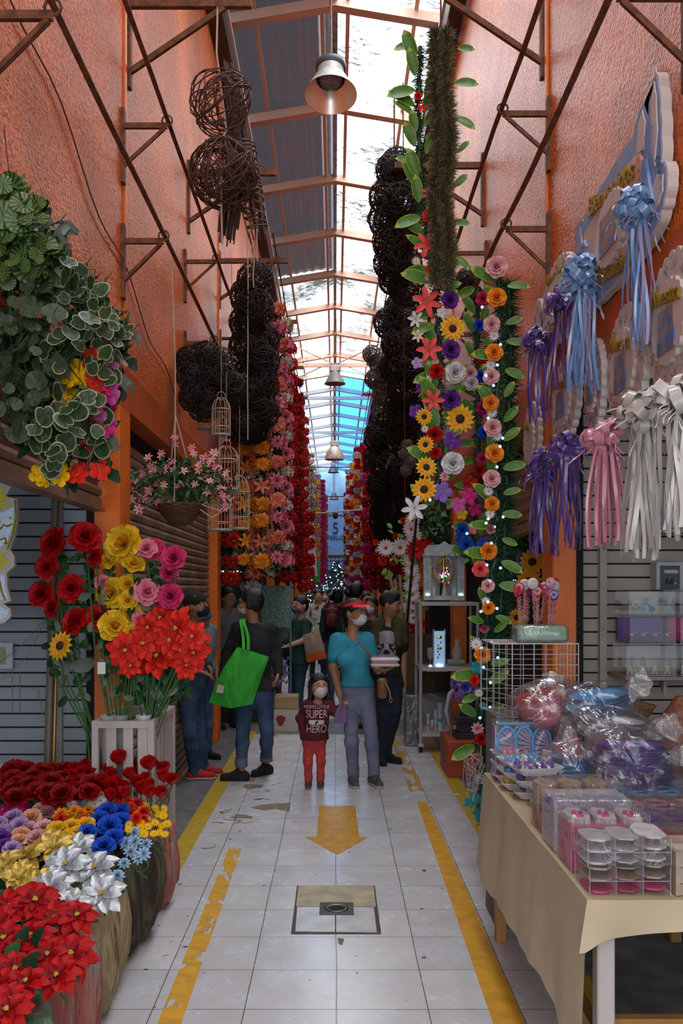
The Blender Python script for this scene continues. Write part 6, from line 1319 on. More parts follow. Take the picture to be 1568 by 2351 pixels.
MB().tube([(-.03,0,0),(-.03,0,.08),(-.028,0,.125)], [.012,.012,.016], 8).ball((-.026,0,.155), .013, 8).obj('groom', M_dark, b, smooth=True); MB().lathe([(.034,0),(.02,.06),(.010,.10),(.013,.125),(.001,.135)], 14, Matrix.Translation((.004,0,0))).ball((.0,0,.15), .012, 8).obj('bride', K['cream'], b, smooth=True)
def glassy(nm, px, py, Y, prof, label, m=M_glass, lit=None):
    t = thing(nm, label, 'glassware', P(px, py, Y)); MB().lathe(prof, 20).obj('glass', m, t, smooth=True)
    if lit: MB().ball((0,0,.02), .02, 8).obj('lit_base', lit, t)
    return t
t = thing('acrylic_tower', 'tall pale blue lit acrylic tower with gold hearts on the middle shelf of the cart', 'ornament', P(1008,1532,8.8)); MB().box(-.05,.05,-.03,.03,.0,.36).obj('column', mat('lit_blue_acrylic', (.40,.58,.72), .2, alpha=.8, emit=.5, ecol=(.3,.55,.8)), t)
MB().box(-.06,-.05,-.035,.035,0,.38).box(.05,.06,-.035,.035,0,.38).obj('side_edges', M_ac2, t); MB().ball((0,-.035,.30), .028, 8, sc=(1,.4,.6)).ball((0,-.035,.19), .026, 8, sc=(1,.4,.6)).obj('gold_hearts', M_gold, t); MB().ball((0,-.03,.02), .03, 8, sc=(1.2,.6,.6)).obj('led_glow', mat('blue_white_led', (.6,.8,1), .4, emit=5, ecol=(.5,.75,1)), t)
for j in range(6): MB().ball((U(-.02,.02),-.04,.1+j*.03), .009, 6).obj('tiny_flower', K['hot'], t)
MB().box(-.11,.10,-.07,.07,-.0,.03).obj('slab', M_ac2, T=TR(P(1003,1541,8.8)), label='frosted acrylic slab under the lit tower on the cart', cat='slab')
glassy('wine_glass', 988, 1535, 8.75, [(.03,0),(.004,.01),(.004,.08),(.028,.12),(.032,.18),(.027,.21)], 'small lit wine glass with pink and blue decor on the cart middle shelf', M_glass, mat('violet_led', (.5,.2,1), .4, emit=4))
MB().bbox(0,.17,0,.10,0,.035,.004).obj('flat_box', K['mint'], T=TR(P(1028,1523,8.85)), label='flat pale green box under the glass vase on the cart', cat='box'); MB().bbox(0,.2,0,.14,0,.05,.004).obj('flat_box', K['dk'], T=TR(P(1022,1540,8.85)), label='flat black box under the pale green box on the cart', cat='box')
glassy('glass_vase', 1049, 1515, 8.85, [(.03,0),(.05,.03),(.055,.08),(.03,.13),(.02,.17),(.035,.205)], 'round clear glass vase on the green box of the cart')
MB().tube([P(1054,1510,8.85), P(1046,1450,8.85), P(1030,1388,8.85)], .0025, 4).obj('dry_stick', K['tan'], label='thin stick standing in the glass vase', cat='stick')
for i, (x, w_, h_, c) in enumerate([(983,.03,.22,'lil'),(992,.035,.16,'pink'),(1000,.03,.25,'white'),(1010,.045,.33,'blue'),(1006,.03,.2,'white'),(978,.04,.1,'pink'),(1015,.05,.15,'lil')]):
    t = thing('glass_ornament', ['narrow lilac','short pink','tall white','tallest pale blue','medium white','low pink','low lilac'][i]+' glass ornament on the bottom shelf of the cart', 'ornament', P(x,1690,8.75+.04*i)); MB().lathe([(.001,0),(w_,0),(w_*.9,h_*.1),(w_*.5,h_*.3),(w_*.55,h_*.9),(w_*.7,h_)], 12).obj('glass', M_ac2, t, smooth=True); MB().ball((0,-.02,h_*.5), w_*.5, 7).obj('coloured_core', K[c], t)
t = thing('orange_plinth', 'orange painted block on the floor beside the cart', 'plinth', (.955, 7.5, 0)); MB().bbox(0,.45,0,.52,0,.31,.006).obj('body', mat('plinth_paint', (.42,.075,.02), .5, var=.4, vscale=5), t)
t = thing('black_pedestal', 'black stepped pedestal on the orange block', 'pedestal', (1.17, 7.72, .31)); MB().bbox(-.13,.13,-.12,.12,0,.05,.004).bbox(-.10,.10,-.10,.10,.05,.14,.004).bbox(-.13,.13,-.12,.12,.14,.19,.004).obj('body', K['dk'], t)
t = thing('flower_vase', 'purple vase of violet and blue flowers on the black pedestal', 'vase', (1.14, 7.7, .50)); MB().lathe([(.03,0),(.06,.03),(.07,.07),(.04,.11),(.05,.13)], 16).obj('vase', K['purple'], t, smooth=True)
for i in range(22): flower('carn', ('violet','lilac','blue','violet')[i % 4], (U(-.13,.10), U(-.1,.05), U(.14,.34)), (U(-.5,.5),-1,.4), U(.03,.045), t, 0)
MB().tube([(.03*0,0,.02),(0,0,.2)], .01, 5).obj('stems', M_stem, t)
t = thing('pale_arch', 'pale curved arch standing behind the violet flowers', 'arch', (1.05, 7.95, .31)); MB().tube([(.0,0,.0),(-.05,0,.2),(-.02,0,.35),(.08,0,.44)], .02, 8).obj('arch', M_cart, t, smooth=True)
t = thing('string_light_bundle', 'tangled white wires and teal flowers hanging at the table corner', 'lights', P(1092,1790,5.0)); b = MB()
for i in range(12): b.tube([(U(-.08,.05), U(-.05,.05), U(-.12,.16)) for j in range(5)], .0022, 4)
b.obj('wires', M_ww, t); 
for i in range(8): flower('orchid', 'teal', (U(-.04,.06), -.02, U(-.22,-.05)), (U(-.4,.4),-1,.1), .035, t, 0)
mb, _ = tinsel([(.05,0,.1),(.03,0,-.1),(.04,0,-.25)], .07, 1000, None, 8); mb.obj('dark_tinsel', [M_pine, M_pine2, M_wire], t); MB().box(.0,.06,-.02,.04,-.02,.03).tube([(.03,0,.03),(.03,0,.3)], .004, 4).obj('plug_block', M_ww, t)
# black pole, pampas grass, daisy cross
MB().tube([P(956,1190,8.3), P(932,1460,8.3)], .013, 8).obj('pole', mat('black_pole', (.012,.012,.02), .3), label='thin black pole leaning in front of the daisy cross', cat='pole')
t = thing('pampas_grass', 'bunch of pale pampas grass behind the man in the black shirt', 'grass', P(925,1470,8.9)); 
for k_, (dx, dz) in enumerate(((-.14,.70),(-.08,.62),(-.03,.66),(.05,.40))):
    mb, _ = tinsel([(0,0,0),(dx*.5,0,dz*.5),(dx,0,dz)], .035, 900, None, 20+k_, 1.3, .0016); mb.obj('plume', [mat('pampas', (.50,.44,.38), .8), mat('pampas2', (.36,.31,.26), .8), K['tan']], t)
t = thing('flower_cross', 'cross shaped wreath of white gerberas with red ribbon and green leaves', 'wreath', P(944,1320,9.35)); L0 = Vector(t.location)
for (x, y, r) in [(947,1195,14),(944,1215,16),(950,1233,15),(947,1250,14),(886,1258,16),(918,1257,17),(942,1285,14),(944,1305,15),(947,1325,15),(944,1345,15),(946,1365,15),(949,1385,15),(946,1402,15),(950,1418,13),(935,1395,12)]:
    flower('gerbera', 'white', P(x,y,9.3)-L0, (U(-.2,.2),-1,U(-.1,.2)), r/F*9.3*1.25, t, 1)
for i in range(66):
    if i < 24: x, y = U(862,990), 1262+U(-28,28)
    else: x, y = 945+U(-36,36), U(1190,1440)
    flower('carn', 'scarlet', P(x,y,9.36)-L0, (U(-.6,.6),-1,U(-.3,.4)), U(.04,.06), t, 0, name='red_ribbon_rosette')
flower('gerbera', 'red', P(957,1262,9.25)-L0, (0,-1,0), .12, t, 1)
b = MB()
for i in range(70): p = P((U(860,985) if i % 3 else U(905,985)), U(1225,1300) if i % 3 == 0 else U(1200,1450), 9.3)-L0; p.x = p.x if abs(p.x) < .3 else p.x*.6; petal(b, AIM(p, (U(-1,1),-1,U(-.5,1)), U(0,6), U(.05,.08)), 1, .7, .1, -.4, .2, .6, .45, 2, 3)
b.obj('leaves', mat('lime_leaf', (.16,.38,.05), .5), t, smooth=True); MB().box(-.02,.02,.02,.05,P(0,1450,9.3).z-L0.z,.75).box(-.38,.15,.02,.05,.24,.28).obj('frame', K['wood'], t)
t = thing('foil_wrapped_box', 'tall grey foil wrapped box beside the cart', 'box', (.72,9.0,0)); MB().bbox(0,.13,0,.3,0,.52,.006).obj('wrapped_box', mat('grey_foil', (.16,.16,.17), .3, metal=.5, bump=1.5, bscale=10), t)
t = thing('straw_mat', 'brown straw panel standing behind the cart', 'panel', (.74,9.12,.52)); MB().box(0,.30,.06,.1,0,.62).obj('panel', mat('dark_straw', (.14,.08,.035), .8, var=.6, vscale=30, stretch=(6,1,.4), bump=.5), t); MB().box(-.0,.3,.05,.11,.0,.05).obj('rail', K['dk'], t)
# ================================================================ stall contents on the right behind the garland
def greens(name, label, px0, px1, py0, py1, Y, n, mats, cat='foliage', s=(.05,.09), dep=.15):
    t = thing(name, label, cat, P((px0+px1)/2, py1, Y)); L0 = Vector(t.location); b = MB()
    for i in range(n): p = P(U(px0,px1), U(py0,py1), Y+U(-dep,dep))-L0; b.mi(i % len(mats)); petal(b, AIM(p, (U(-1,1),-1,U(-1,1)), U(0,6), U(*s)), 1, .6, .1, -.5, .2, .6, .45, 2, 3)
    o = b.obj('leaves', mats, t, smooth=True); o['kind'] = 'stuff'; MB().tube([(0,0,0),(0,.05,(py1-py0)/F*Y+.3)], .006, 5).obj('stem', M_stem, t); return t
G_ = [M_leaf, M_dleaf, mat('bright_fern', (.03,.22,.03), .5)]
greens('hanging_fern', 'green fern mass hanging in the right stall behind the lit garland', 1158, 1236, 1120, 1260, 7.0, 260, G_)
greens('hanging_fern', 'darker foliage lower in the right stall', 1175, 1238, 1260, 1330, 7.4, 120, G_[:2])
greens('hanging_fern', 'leafy bunch with blue bows behind the cart cabinet', 1060, 1110, 1180, 1290, 8.6, 90, G_)
greens('hanging_fern', 'dark foliage hanging above the lit cabinet', 970, 1035, 1170, 1245, 9.4, 120, G_[:2])
for i, (x, y, c, lb) in enumerate([(1222,1140,'yellow','yellow silk bow hanging top right in the right stall'),(1205,1170,'yellow','yellow silk bow at the left in the right stall'),(1218,1200,'yellow','lower yellow silk bow in the right stall'),(1190,1165,'red','red silk flower bow in the right stall'),(1203,1290,'bblue','bright blue bow low in the right stall'),(1060,1240,'bblue','bright blue bow behind the lit garland')]):
    p = P(x, y, 6.8); bow(p.x, p.y, p.z, .075, .10, c, lb, nt=4, loops=14)
for (x, y) in ((1222,1290),(1186,1418),(1215,1335)): p = P(x,y,6.6); t = thing('artificial_sunflower', 'yellow silk sunflower in the right stall behind the lit garland', 'flower', p, group='sunflowers in the right stall'); flower('sun','yellow',(0,0,0),(-.4,-1,.1),.10 if y < 1400 else .07,t,0,name='bloom'); MB().tube([(0,0,0),(.02,.05,-.2)], .005, 4).obj('stem', M_stem, t)
t = thing('led_strip_shelf', 'silver shelf with a glowing led strip deep in the right stall', 'shelf', P(1148,1335,8.6)); MB().box(0,.42,0,.3,-.02,.0).obj('shelf', mat('silver_shelf', (.35,.40,.48), .3, metal=.5), t)
for i in range(14): MB().ball((.02+i*.018,-.01,.012), .006, 5).obj('led', M_bulb, t)
MB().box(0,.42,.25,.28,0,.5).obj('back_panel', mat('pale_back_panel', (.22,.27,.33), .5), t)
for i in range(5): MB().lathe([(.001,0),(.03,0),(.035,.05),(.02,.12),(.028,.14)], 12, Matrix.Translation((.06+i*.075,.1,0))).obj('silver_vase', mat('silver_shelf', (.35,.4,.48), .3), T=TR(P(1148,1335,8.6)), label='small silver vase on the led shelf in the right stall', cat='vase', group='silver vases on the led shelf', smooth=True)
t = thing('stall_stool', 'pale mesh basket and stool seen through the wire rack', 'stool', (1.5, 6.4, 0)); MB().box(0,.5,0,.35,.68,.72).obj('seat', K['mint'], t)
for x in (0.02,.45): 
    for y in (0.02,.3): MB().box(x,x+.03,y,y+.03,0,.68).obj('leg', M_cart, t)
# ================================================================ left stall contents beyond second pillar
greens('foliage_wall', 'teal green foliage lit in the stall beyond the second left pillar', 508, 560, 1215, 1345, 11.4, 260, [mat('teal_leaf', (.01,.16,.10), .5), mat('bright_fern', (.03,.22,.03), .5)], s=(.07,.12))
t = thing('led_tube', 'thin white light tube in the left stall foliage', 'light', P(508,1312,11.0)); MB().tube([(0,0,0),(.3,0,.0)], .008, 6).obj('tube', mat('white_led_tube', (.7,.85,1), .4, emit=6), t)
t = thing('flower_counter', 'dark counter of flower bunches in the stall behind the green bag woman', 'counter', (-1.55, 10.6, 0)); MB().bbox(0,.75,0,1.4,0,.62,.01).obj('counter', mat('dark_wood_counter', (.05,.03,.022), .6, var=.4, vscale=5), t)
for i in range(46):
    c = ('purple','violet','orange','scarlet','yellow','white','lilac')[i % 7]; p = Vector((U(-1.5,-.78), U(10.55,11.6), U(.78,1.15)))
    t = thing('artificial_flower', 'small colourful silk flower on the dark counter beyond the second left pillar', 'flower', p, group='small silk flowers on the left counter'); flower('carn', c, (0,0,0), (U(-.4,.4),-1,.8), .05, t, 0, name='bloom'); MB().tube([(0,0,0),(U(-.03,.03),.03,.63-p.z)], .004, 4).obj('stem', M_stem, t)
t = thing('teal_display_rack', 'teal patterned metal display rack behind the black jacket woman', 'rack', P(600,1440,10.6)); MB().box(0,.35,.0,.03,0,.5).obj('panel', mat('teal_pattern', (.05,.14,.13), .5, var=1, vscale=40, col2=(.16,.24,.18), sharp=.02), t)
for x in (0,.35): MB().tube([(x,0,-1.1),(x,0,.55)], .012, 6).obj('post', mat('teal_post', (.10,.2,.2), .4), t)
for i, (x0, y0, w_, h_, c, lb) in enumerate([(628,1608,.25,.24,'cream','white cardboard box with a red print beside the tote bag woman'),(630,1576,.24,.14,'tan','brown cardboard box on top of the printed one')]):
    p = P(x0, y0, 9.9); p.z = 0 if i == 0 else .26; t = thing('cardboard_box', lb, 'box', (p.x, 9.9+.0*i, p.z)); MB().bbox(0,w_*1.1,0,.3,0,h_ if i else .255,.004).obj('carton', K[c], t)
    if i == 0: MB().prism([(.08+.05*math.cos(a)*(1+.3*math.sin(3*a)), .13+.06*math.sin(a)) for a in [j*PI/8 for j in range(16)]], 0, .002, Matrix.Translation((.0,-.001,0)) @ RX).obj('red_print', mat('dark_red_print', (.25,.02,.03), .6), t)
greens('lavender_pot', 'bunch of purple lavender on the brown cardboard box', 626, 662, 1515, 1570, 9.95, 90, [mat('petal_purple_l', (.14,.06,.24), .6), mat('petal_violet_l', (.25,.14,.36), .6)], 'flowers', (.03,.05), .06)
# ---- hanging white gown and green cloth, trees with lights at the far end
t = thing('hanging_gown', 'long white gown hanging at the left of the far passage', 'clothes', P(714,1195,19)); MB().sheet(lambda u, v: ((u-.5)*(.12+.16*v), .03*math.sin(u*25)*v, -v*1.2), 16, 8).obj('gown', K['white'], t, smooth=True); MB().tube([(0,0,0),(0,0,.9)], .008, 4).obj('hanger', M_rust, t)
t = thing('hanging_cloth', 'bright green cloth hanging beside the white gown', 'clothes', P(726,1290,19.6)); MB().sheet(lambda u, v: ((u-.5)*.16, .03*math.sin(u*15), -v*.45), 10, 6).obj('cloth', K['green'], t, smooth=True); MB().tube([(0,0,0),(0,0,1.6)], .006, 4).obj('hanger', M_rust, t)
for i, (x, Y, h_, sd) in enumerate([(.05, 40, 2.9, 1), (.65, 38, 2.7, 2), (-.75, 41, 2.9, 3), (1.5,43,2.8,4),(-1.6,43,2.9,5)]):
    t = thing('christmas_tree', ['decorated tree with lights at the centre of the far end','decorated tree with blue white lights right of the far centre','green decorated tree left of the far centre','decorated tree at the far right','decorated tree at the far left'][i], 'tree', (x, Y, 0)); q = random.Random(sd); b = MB()
    MB().tube([(0,0,0),(0,0,h_)], .05, 6).obj('trunk', M_rust, t)
    for j in range(900):
        f_ = q.random(); R_ = .85*(1-f_)+.08; a = q.random()*6.28; p = Vector((math.cos(a)*R_, math.sin(a)*R_, .25+f_*(h_-.3))); b.mi(q.choice((0,0,0,1,2,3))); petal(b, AIM(p, (math.cos(a), math.sin(a), q.uniform(-.5,.5)), q.random()*6, q.uniform(.08,.16)), 1, .5, .1, -.4, .2, .6, .5, 2, 2)
    b.obj('branches', [M_pine, M_pine2, mat('bauble_red', (.4,.02,.05), .3), mat('bauble_gold', (.4,.3,.15), .3)], t)
    b = MB()
    for j in range(70): f_ = q.random(); R_ = .95*(1-f_)+.1; a = -q.random()*PI; b.ball((math.cos(a)*R_, math.sin(a)*R_, .25+f_*(h_-.3)), .022, 4)
    o = b.obj('fairy_lights', mat('fairy_light', (.6,.8,1), .4, emit=7, ecol=(.55,.8,1)), t); o['kind'] = 'stuff'
# ================================================================ people (continuous surfaces from smoothly blended distance fields)
class SD:
    def __init__(s, off=(0,0,0)): s.p = []; s.cuts = []
    def cap(s, a, b, r0, r1=None, k=.02): s.p.append(('c', np.array(a, float), np.array(b, float), r0, r0 if r1 is None else r1, k, 1)); return s
    def ell(s, c, r, R=None, k=.02, sub=False): s.p.append(('e', np.array(c, float), np.array(r, float), np.eye(3) if R is None else np.array(R), 0, k, -1 if sub else 1)); return s
    def ball(s, c, r, k=.02, sub=False): return s.ell(c, (r, r, r), None, k, sub)
    def cut(s, n, d): s.cuts.append((np.array(n, float), d)); return s     # removes points with n.p > d
    def mesh(s, name, mats, h, wr=0, wf=26):
        lo = np.full(3, 1e9); hi = -lo
        for q in s.p:
            if q[6] < 0: continue
            if q[0] == 'c': r = max(q[3], q[4]); a = np.minimum(q[1], q[2])-r; b = np.maximum(q[1], q[2])+r
            else: r = q[2].max(); a = q[1]-r; b = q[1]+r
            lo = np.minimum(lo, a); hi = np.maximum(hi, b)
        lo -= 3*h; hi += 3*h; n = np.ceil((hi-lo)/h).astype(int)+1
        D = np.full(n, .2, np.float32); ax = [lo[i]+h*np.arange(n[i]) for i in range(3)]
        for q in s.p:
            if q[0] == 'c': r = max(q[3], q[4])+q[5]+2*h; a = np.minimum(q[1], q[2])-r; b = np.maximum(q[1], q[2])+r
            else: r = q[2].max()+q[5]+2*h; a = q[1]-r; b = q[1]+r
            i0 = np.clip(((a-lo)/h).astype(int), 0, n); i1 = np.clip(((b-lo)/h).astype(int)+2, 0, n)
            if (i1 <= i0).any(): continue
            sl = tuple(slice(i0[i], i1[i]) for i in range(3))
            X = ax[0][sl[0]][:, None, None]; Y = ax[1][sl[1]][None, :, None]; Z = ax[2][sl[2]][None, None, :]
            if q[0] == 'c':
                ab = q[2]-q[1]; L = ab@ab+1e-12; px, py, pz = X-q[1][0], Y-q[1][1], Z-q[1][2]
                t = np.clip((px*ab[0]+py*ab[1]+pz*ab[2])/L, 0, 1)
                d = np.sqrt((px-t*ab[0])**2+(py-t*ab[1])**2+(pz-t*ab[2])**2)-(q[3]+(q[4]-q[3])*t)
            else:
                R = q[3]; px, py, pz = X-q[1][0], Y-q[1][1], Z-q[1][2]
                u = R[0][0]*px+R[1][0]*py+R[2][0]*pz; v = R[0][1]*px+R[1][1]*py+R[2][1]*pz; w = R[0][2]*px+R[1][2]*py+R[2][2]*pz
                k0 = np.sqrt((u/q[2][0])**2+(v/q[2][1])**2+(w/q[2][2])**2); k1 = np.sqrt((u/q[2][0]**2)**2+(v/q[2][1]**2)**2+(w/q[2][2]**2)**2)+1e-9
                d = k0*(k0-1)/k1
            A = D[sl]; k_ = q[5]
            if q[6] < 0: d = -d; hh = np.clip(.5-.5*(A-d)/max(k_, 1e-4), 0, 1); D[sl] = np.maximum(A, d) if k_ < .001 else A*(1-hh)+d*hh+k_*hh*(1-hh)
            else: hh = np.clip(.5+.5*(A-d)/max(k_, 1e-4), 0, 1); D[sl] = A*(1-hh)+d*hh-k_*hh*(1-hh)
        if wr:
            X = ax[0][:, None, None]; Y = ax[1][None, :, None]; Z = ax[2][None, None, :]
            D = D+wr*(np.sin(X*wf+Z*wf*1.5+2*np.sin(Z*wf*.4))*np.sin(Y*wf*.8+Z*wf*.9+1.5*np.sin(X*wf*.5)))
        for nn, dd in s.cuts:
            X = ax[0][:, None, None]; Y = ax[1][None, :, None]; Z = ax[2][None, None, :]
            D = np.maximum(D, nn[0]*X+nn[1]*Y+nn[2]*Z-dd)
        S = D < 0; c = np.zeros(np.array(S.shape)-1, np.int8)
        cs = [(i, j, k_) for i in (0,1) for j in (0,1) for k_ in (0,1)]; m = np.array(c.shape)
        for i, j, k_ in cs: c += S[i:i+m[0], j:j+m[1], k_:k_+m[2]]
        I = np.argwhere((c > 0) & (c < 8)); idx = np.full(c.shape, -1, np.int32); idx[I[:,0], I[:,1], I[:,2]] = np.arange(len(I))
        V = {q: D[I[:,0]+q[0], I[:,1]+q[1], I[:,2]+q[2]] for q in cs}; pos = np.zeros((len(I), 3)); cnt = np.zeros(len(I))
        for q in cs:
            for a in range(3):
                if q[a]: continue
                q2 = tuple(q[i]+(i == a) for i in range(3)); va, vb = V[q], V[q2]; cr = (va < 0) != (vb < 0); t = np.where(cr, va/np.where(cr, va-vb, 1), 0)
                for i in range(3): pos[:, i] += cr*(q[i]+(t if i == a else 0))
                cnt += cr
        pos = lo+h*(I+pos/cnt[:, None]); F_ = []
        for a in range(3):
            sl0 = [slice(None)]*3; sl1 = [slice(None)]*3; sl0[a] = slice(0, -1); sl1[a] = slice(1, None)
            E = np.argwhere(S[tuple(sl0)] != S[tuple(sl1)]); b_, c_ = (a+1) % 3, (a+2) % 3
            ok = (E[:, b_] > 0) & (E[:, c_] > 0); E = E[ok]; fl = S[E[:,0], E[:,1], E[:,2]]
            def at(db, dc): J = E.copy(); J[:, b_] += db; J[:, c_] += dc; return idx[J[:,0], J[:,1], J[:,2]]
            Q = np.stack([at(-1,-1), at(0,-1), at(0,0), at(-1,0)], 1); Q[~fl] = Q[~fl][:, ::-1]; F_.append(Q[(Q >= 0).all(1)])
        Q = np.concatenate(F_); me = bpy.data.meshes.new(name); me.vertices.add(len(pos)); me.vertices.foreach_set('co', pos.astype(np.float32).ravel())
        me.loops.add(Q.size); me.loops.foreach_set('vertex_index', Q.astype(np.int32).ravel()); me.polygons.add(len(Q)); me.polygons.foreach_set('loop_start', np.arange(0, Q.size, 4, dtype=np.int32))
        me.polygons.foreach_set('use_smooth', np.ones(len(Q), bool)); me.update(calc_edges=True); me.validate()
        for m_ in (mats if isinstance(mats, (list, tuple)) else [mats]): me.materials.append(m_)
        return me
M_skin = mat('skin_brown', (.34,.155,.085), .5, var=.10, vscale=9, sub=.0); M_skin2 = mat('skin_lighter', (.45,.23,.14), .5, var=.08, vscale=9)
M_hair = mat('black_hair', (.010,.008,.007), .38, var=.4, vscale=60, stretch=(1,1,.1), bump=.8, bscale=120); M_mask = mat('surgical_mask', (.62,.58,.60), .7, var=.08, vscale=20); M_eye = mat('eye_white', (.6,.57,.54), .3)
def fab(n, c, c2=None, v=.25, sc=6, st=None, b=.3): return mat('cloth_'+n, c, .85, var=v, vscale=sc, col2=c2, bump=b, bscale=180, sheen=.0, stretch=st)
FB = dict(turq=fab('turquoise', (.035,.30,.42)), jean=fab('grey_jeans', (.115,.125,.20), (.22,.23,.32), .7, 5), djean=fab('blue_jeans', (.02,.045,.10), (.06,.11,.20), .7, 7), maroon=fab('maroon', (.10,.006,.016)), coral=fab('coral', (.52,.05,.045)),
  black=fab('black', (.012,.012,.014)), dark=fab('dark_navy', (.012,.018,.035)), denim=fab('denim_shirt', (.03,.06,.12)), dgreen=fab('dark_green', (.012,.045,.03)), teal=fab('teal_trousers', (.02,.07,.09)), grey=fab('grey', (.18,.2,.22)),
  floral=fab('floral', (.46,.40,.33), (.05,.05,.04), 1, 14), red=fab('red', (.4,.02,.03)), pink=fab('pinkish', (.5,.2,.25)), blue=fab('blue', (.05,.12,.35)), white=fab('white', (.5,.5,.5)), olive=fab('olive', (.055,.05,.018)), tan=fab('tan', (.3,.22,.14)), purple=fab('lilac_mask', (.24,.13,.30)))
FB['floral'].node_tree.nodes['Color Ramp'].color_ramp.elements[0].position = .56; FB['floral'].node_tree.nodes['Color Ramp'].color_ramp.elements[1].position = .6
def hand(sd, w, d, n, s, curl, side, sc=1):
    """palm and five separate fingers; w wrist, d direction, n palm normal, side = thumb side vector sign"""
    d = Vector(d).normalized(); n = (Vector(n)-d*Vector(n).dot(d)).normalized(); t = d.cross(n)*side; w = Vector(w)
    for j in range(4):
        o = t*(.027-.018*j)*sc; sd.cap(w+o*.5, w+d*.075*sc+o, .013*sc, .0115*sc, .010)
    for j, L in enumerate((.066, .074, .070, .055)):
        p = w+d*.078*sc+t*(.027-.018*j)*sc; dd = d.copy()
        for k_, f_ in enumerate((.42, .32, .26)):
            ax = t; dd = (dd*math.cos(curl*(.6+.3*k_))+n*math.sin(curl*(.6+.3*k_))).normalized(); e = p+dd*L*f_*sc; sd.cap(p, e, (.0085-.0008*k_)*sc, (.0080-.0010*k_)*sc, .003); p = e
    p = w+d*.018*sc+t*.022*sc; e = p+(d*.5+t*.75+n*.25).normalized()*.036*sc; e2 = e+(d*.85+t*.25+n*.35*(1+curl)).normalized()*.03*sc; sd.cap(p, e, .012*sc, .0095*sc, .008).cap(e, e2, .0095*sc, .008*sc, .003)
def headfn(Hc, H, yaw, pitch):
    R = (Matrix.Rotation(yaw, 3, 'Z') @ Matrix.Rotation(pitch, 3, 'X'))
    return (lambda v: np.array(Vector(Hc)+R @ Vector(v)*H)), np.array(R)
def person(label, Y, J, H, yaw, pitch, shirt, pants, skin=None, hair='short', mask=None, sleeve=1, stout=1, s=1, h=.0065, body_yaw=0, hem=None, shoe='black', torso=None, faces=True, bulge=.0, collar=None, hands=True, curls=(.35,.35)):
    """J: joints as (px, py, depth offset) seen in the photograph, measured at distance Y"""
    sk = skin or M_skin; feet = P(*J['toeL'][:2], Y)
    org = Vector((P(J['pel'][0], J['pel'][1], Y).x, Y, 0)); t = thing('person', label, 'person', org)
    V = {}
    for k_, v in J.items():
        if isinstance(v, (tuple, list)): p = P(v[0], v[1], Y+(v[2] if len(v) > 2 else 0)); V[k_] = p-org
    By = Matrix.Rotation(body_yaw, 3, 'Z'); RB = np.array(By)
    hd = V['head']; L, R = headfn(hd, H, yaw, pitch)
    sc = (V['sL']+V['sR'])/2; pel = V['pel']; ch = sc*.68+pel*.32; be = sc*.35+pel*.65
    wS = (V['sL']-V['sR']).length/2
    wS = max(wS, .12*s)
    def torsoS(sd, e, up=True):
        sd.cap(V['sL'], V['sR'], .048*s+e, None, .05).ell(ch, ((wS*.98+e)*stout, (.108*s+e)*stout, .20*s+e), RB, .05).ell(be+By@Vector((0,-bulge*.5,0)), ((wS*.90+e)*stout, (.100*s+bulge+e)*stout, .17*s+e), RB, .06)
        sd.ell(pel, ((.155*s+e)*stout, (.112*s+e)*stout, .12*s+e), RB, .05); return sd
    def arm(sd, a, e, to=1, k=.03):
        S_, E, W = V['s'+a], V['e'+a], V['w'+a]
        if to <= .5: sd.cap(S_, S_.lerp(E, to*2), .052*s+e, .046*s+e*1.5, k)
        else: sd.cap(S_, E, .050*s+e, .038*s+e, k).cap(E, E.lerp(W, (to-.5)*2), .038*s+e, (.027 if to > .95 else .032)*s+e, .02)
        return sd
    def leg(sd, a, e, to=1, k=.04):
        Hh, K_, A = V['h'+a], V['k'+a], V['a'+a]; c_ = K_.lerp(A, .33)
        sd.cap(Hh, K_, (.078*s+e)*stout**.5, .053*s+e, k).cap(K_, c_, .050*s+e, .054*s+e, .02).cap(c_, K_.lerp(A, to), .052*s+e, (.033 if e < 0 else .040)*s+e, .02)
        if e > 0 and to > 1: sd.cap(A, Vector((A.x, A.y, J.get('z'+a, 0)+.085*s)), .041*s, .043*s, .02)
        return sd
    b = SD(); torsoS(b, -.012)
    b.cap(sc+Vector((0,.0,.015)), L((0,.15,-.55)), .048*s, .047*s, .03)
    for a in 'LR': arm(b, a, 0); leg(b, a, -.008); b.cap(V['a'+a], Vector((V['a'+a].x*.75+V['toe'+a].x*.25, V['a'+a].y*.75+V['toe'+a].y*.25, J.get('z'+a,0)+.035*s)), .032*s, .024*s, .02)
    # head
    b.ell(L((0,.14,.20)), (H*.70,H*.84,H*.78), R, .01).ell(L((0,-.22,-.22)), (H*.58,H*.62,H*.76), R, .03).ball(L((0,-.46,-.80)), H*.22, .03).ell(L((0,.0,-.45)), (H*.56,H*.55,H*.42), R, .03)
    if faces:
        for sx in (-1, 1): b.ball(L((.33*sx,-.52,-.30)), H*.27, .02).cap(L((.12*sx,-.76,.17)), L((.44*sx,-.66,.15)), H*.09, None, .012).ell(L((.73*sx,.06,-.12)), (H*.09,H*.19,H*.27), R, .006)
        for sx in (-1, 1): b.ball(L((.29*sx,-.93,.0)), H*.14, .012, True)
        b.cap(L((0,-.80,.10)), L((0,-1.0,-.22)), H*.075, H*.115, .012).ball(L((.1,-.9,-.25)), H*.07, .008).ball(L((-.1,-.9,-.25)), H*.07, .008).cap(L((-.17,-.78,-.50)), L((.17,-.78,-.50)), H*.07, None, .008).cap(L((-.13,-.77,-.60)), L((.13,-.77,-.60)), H*.07, None, .008)
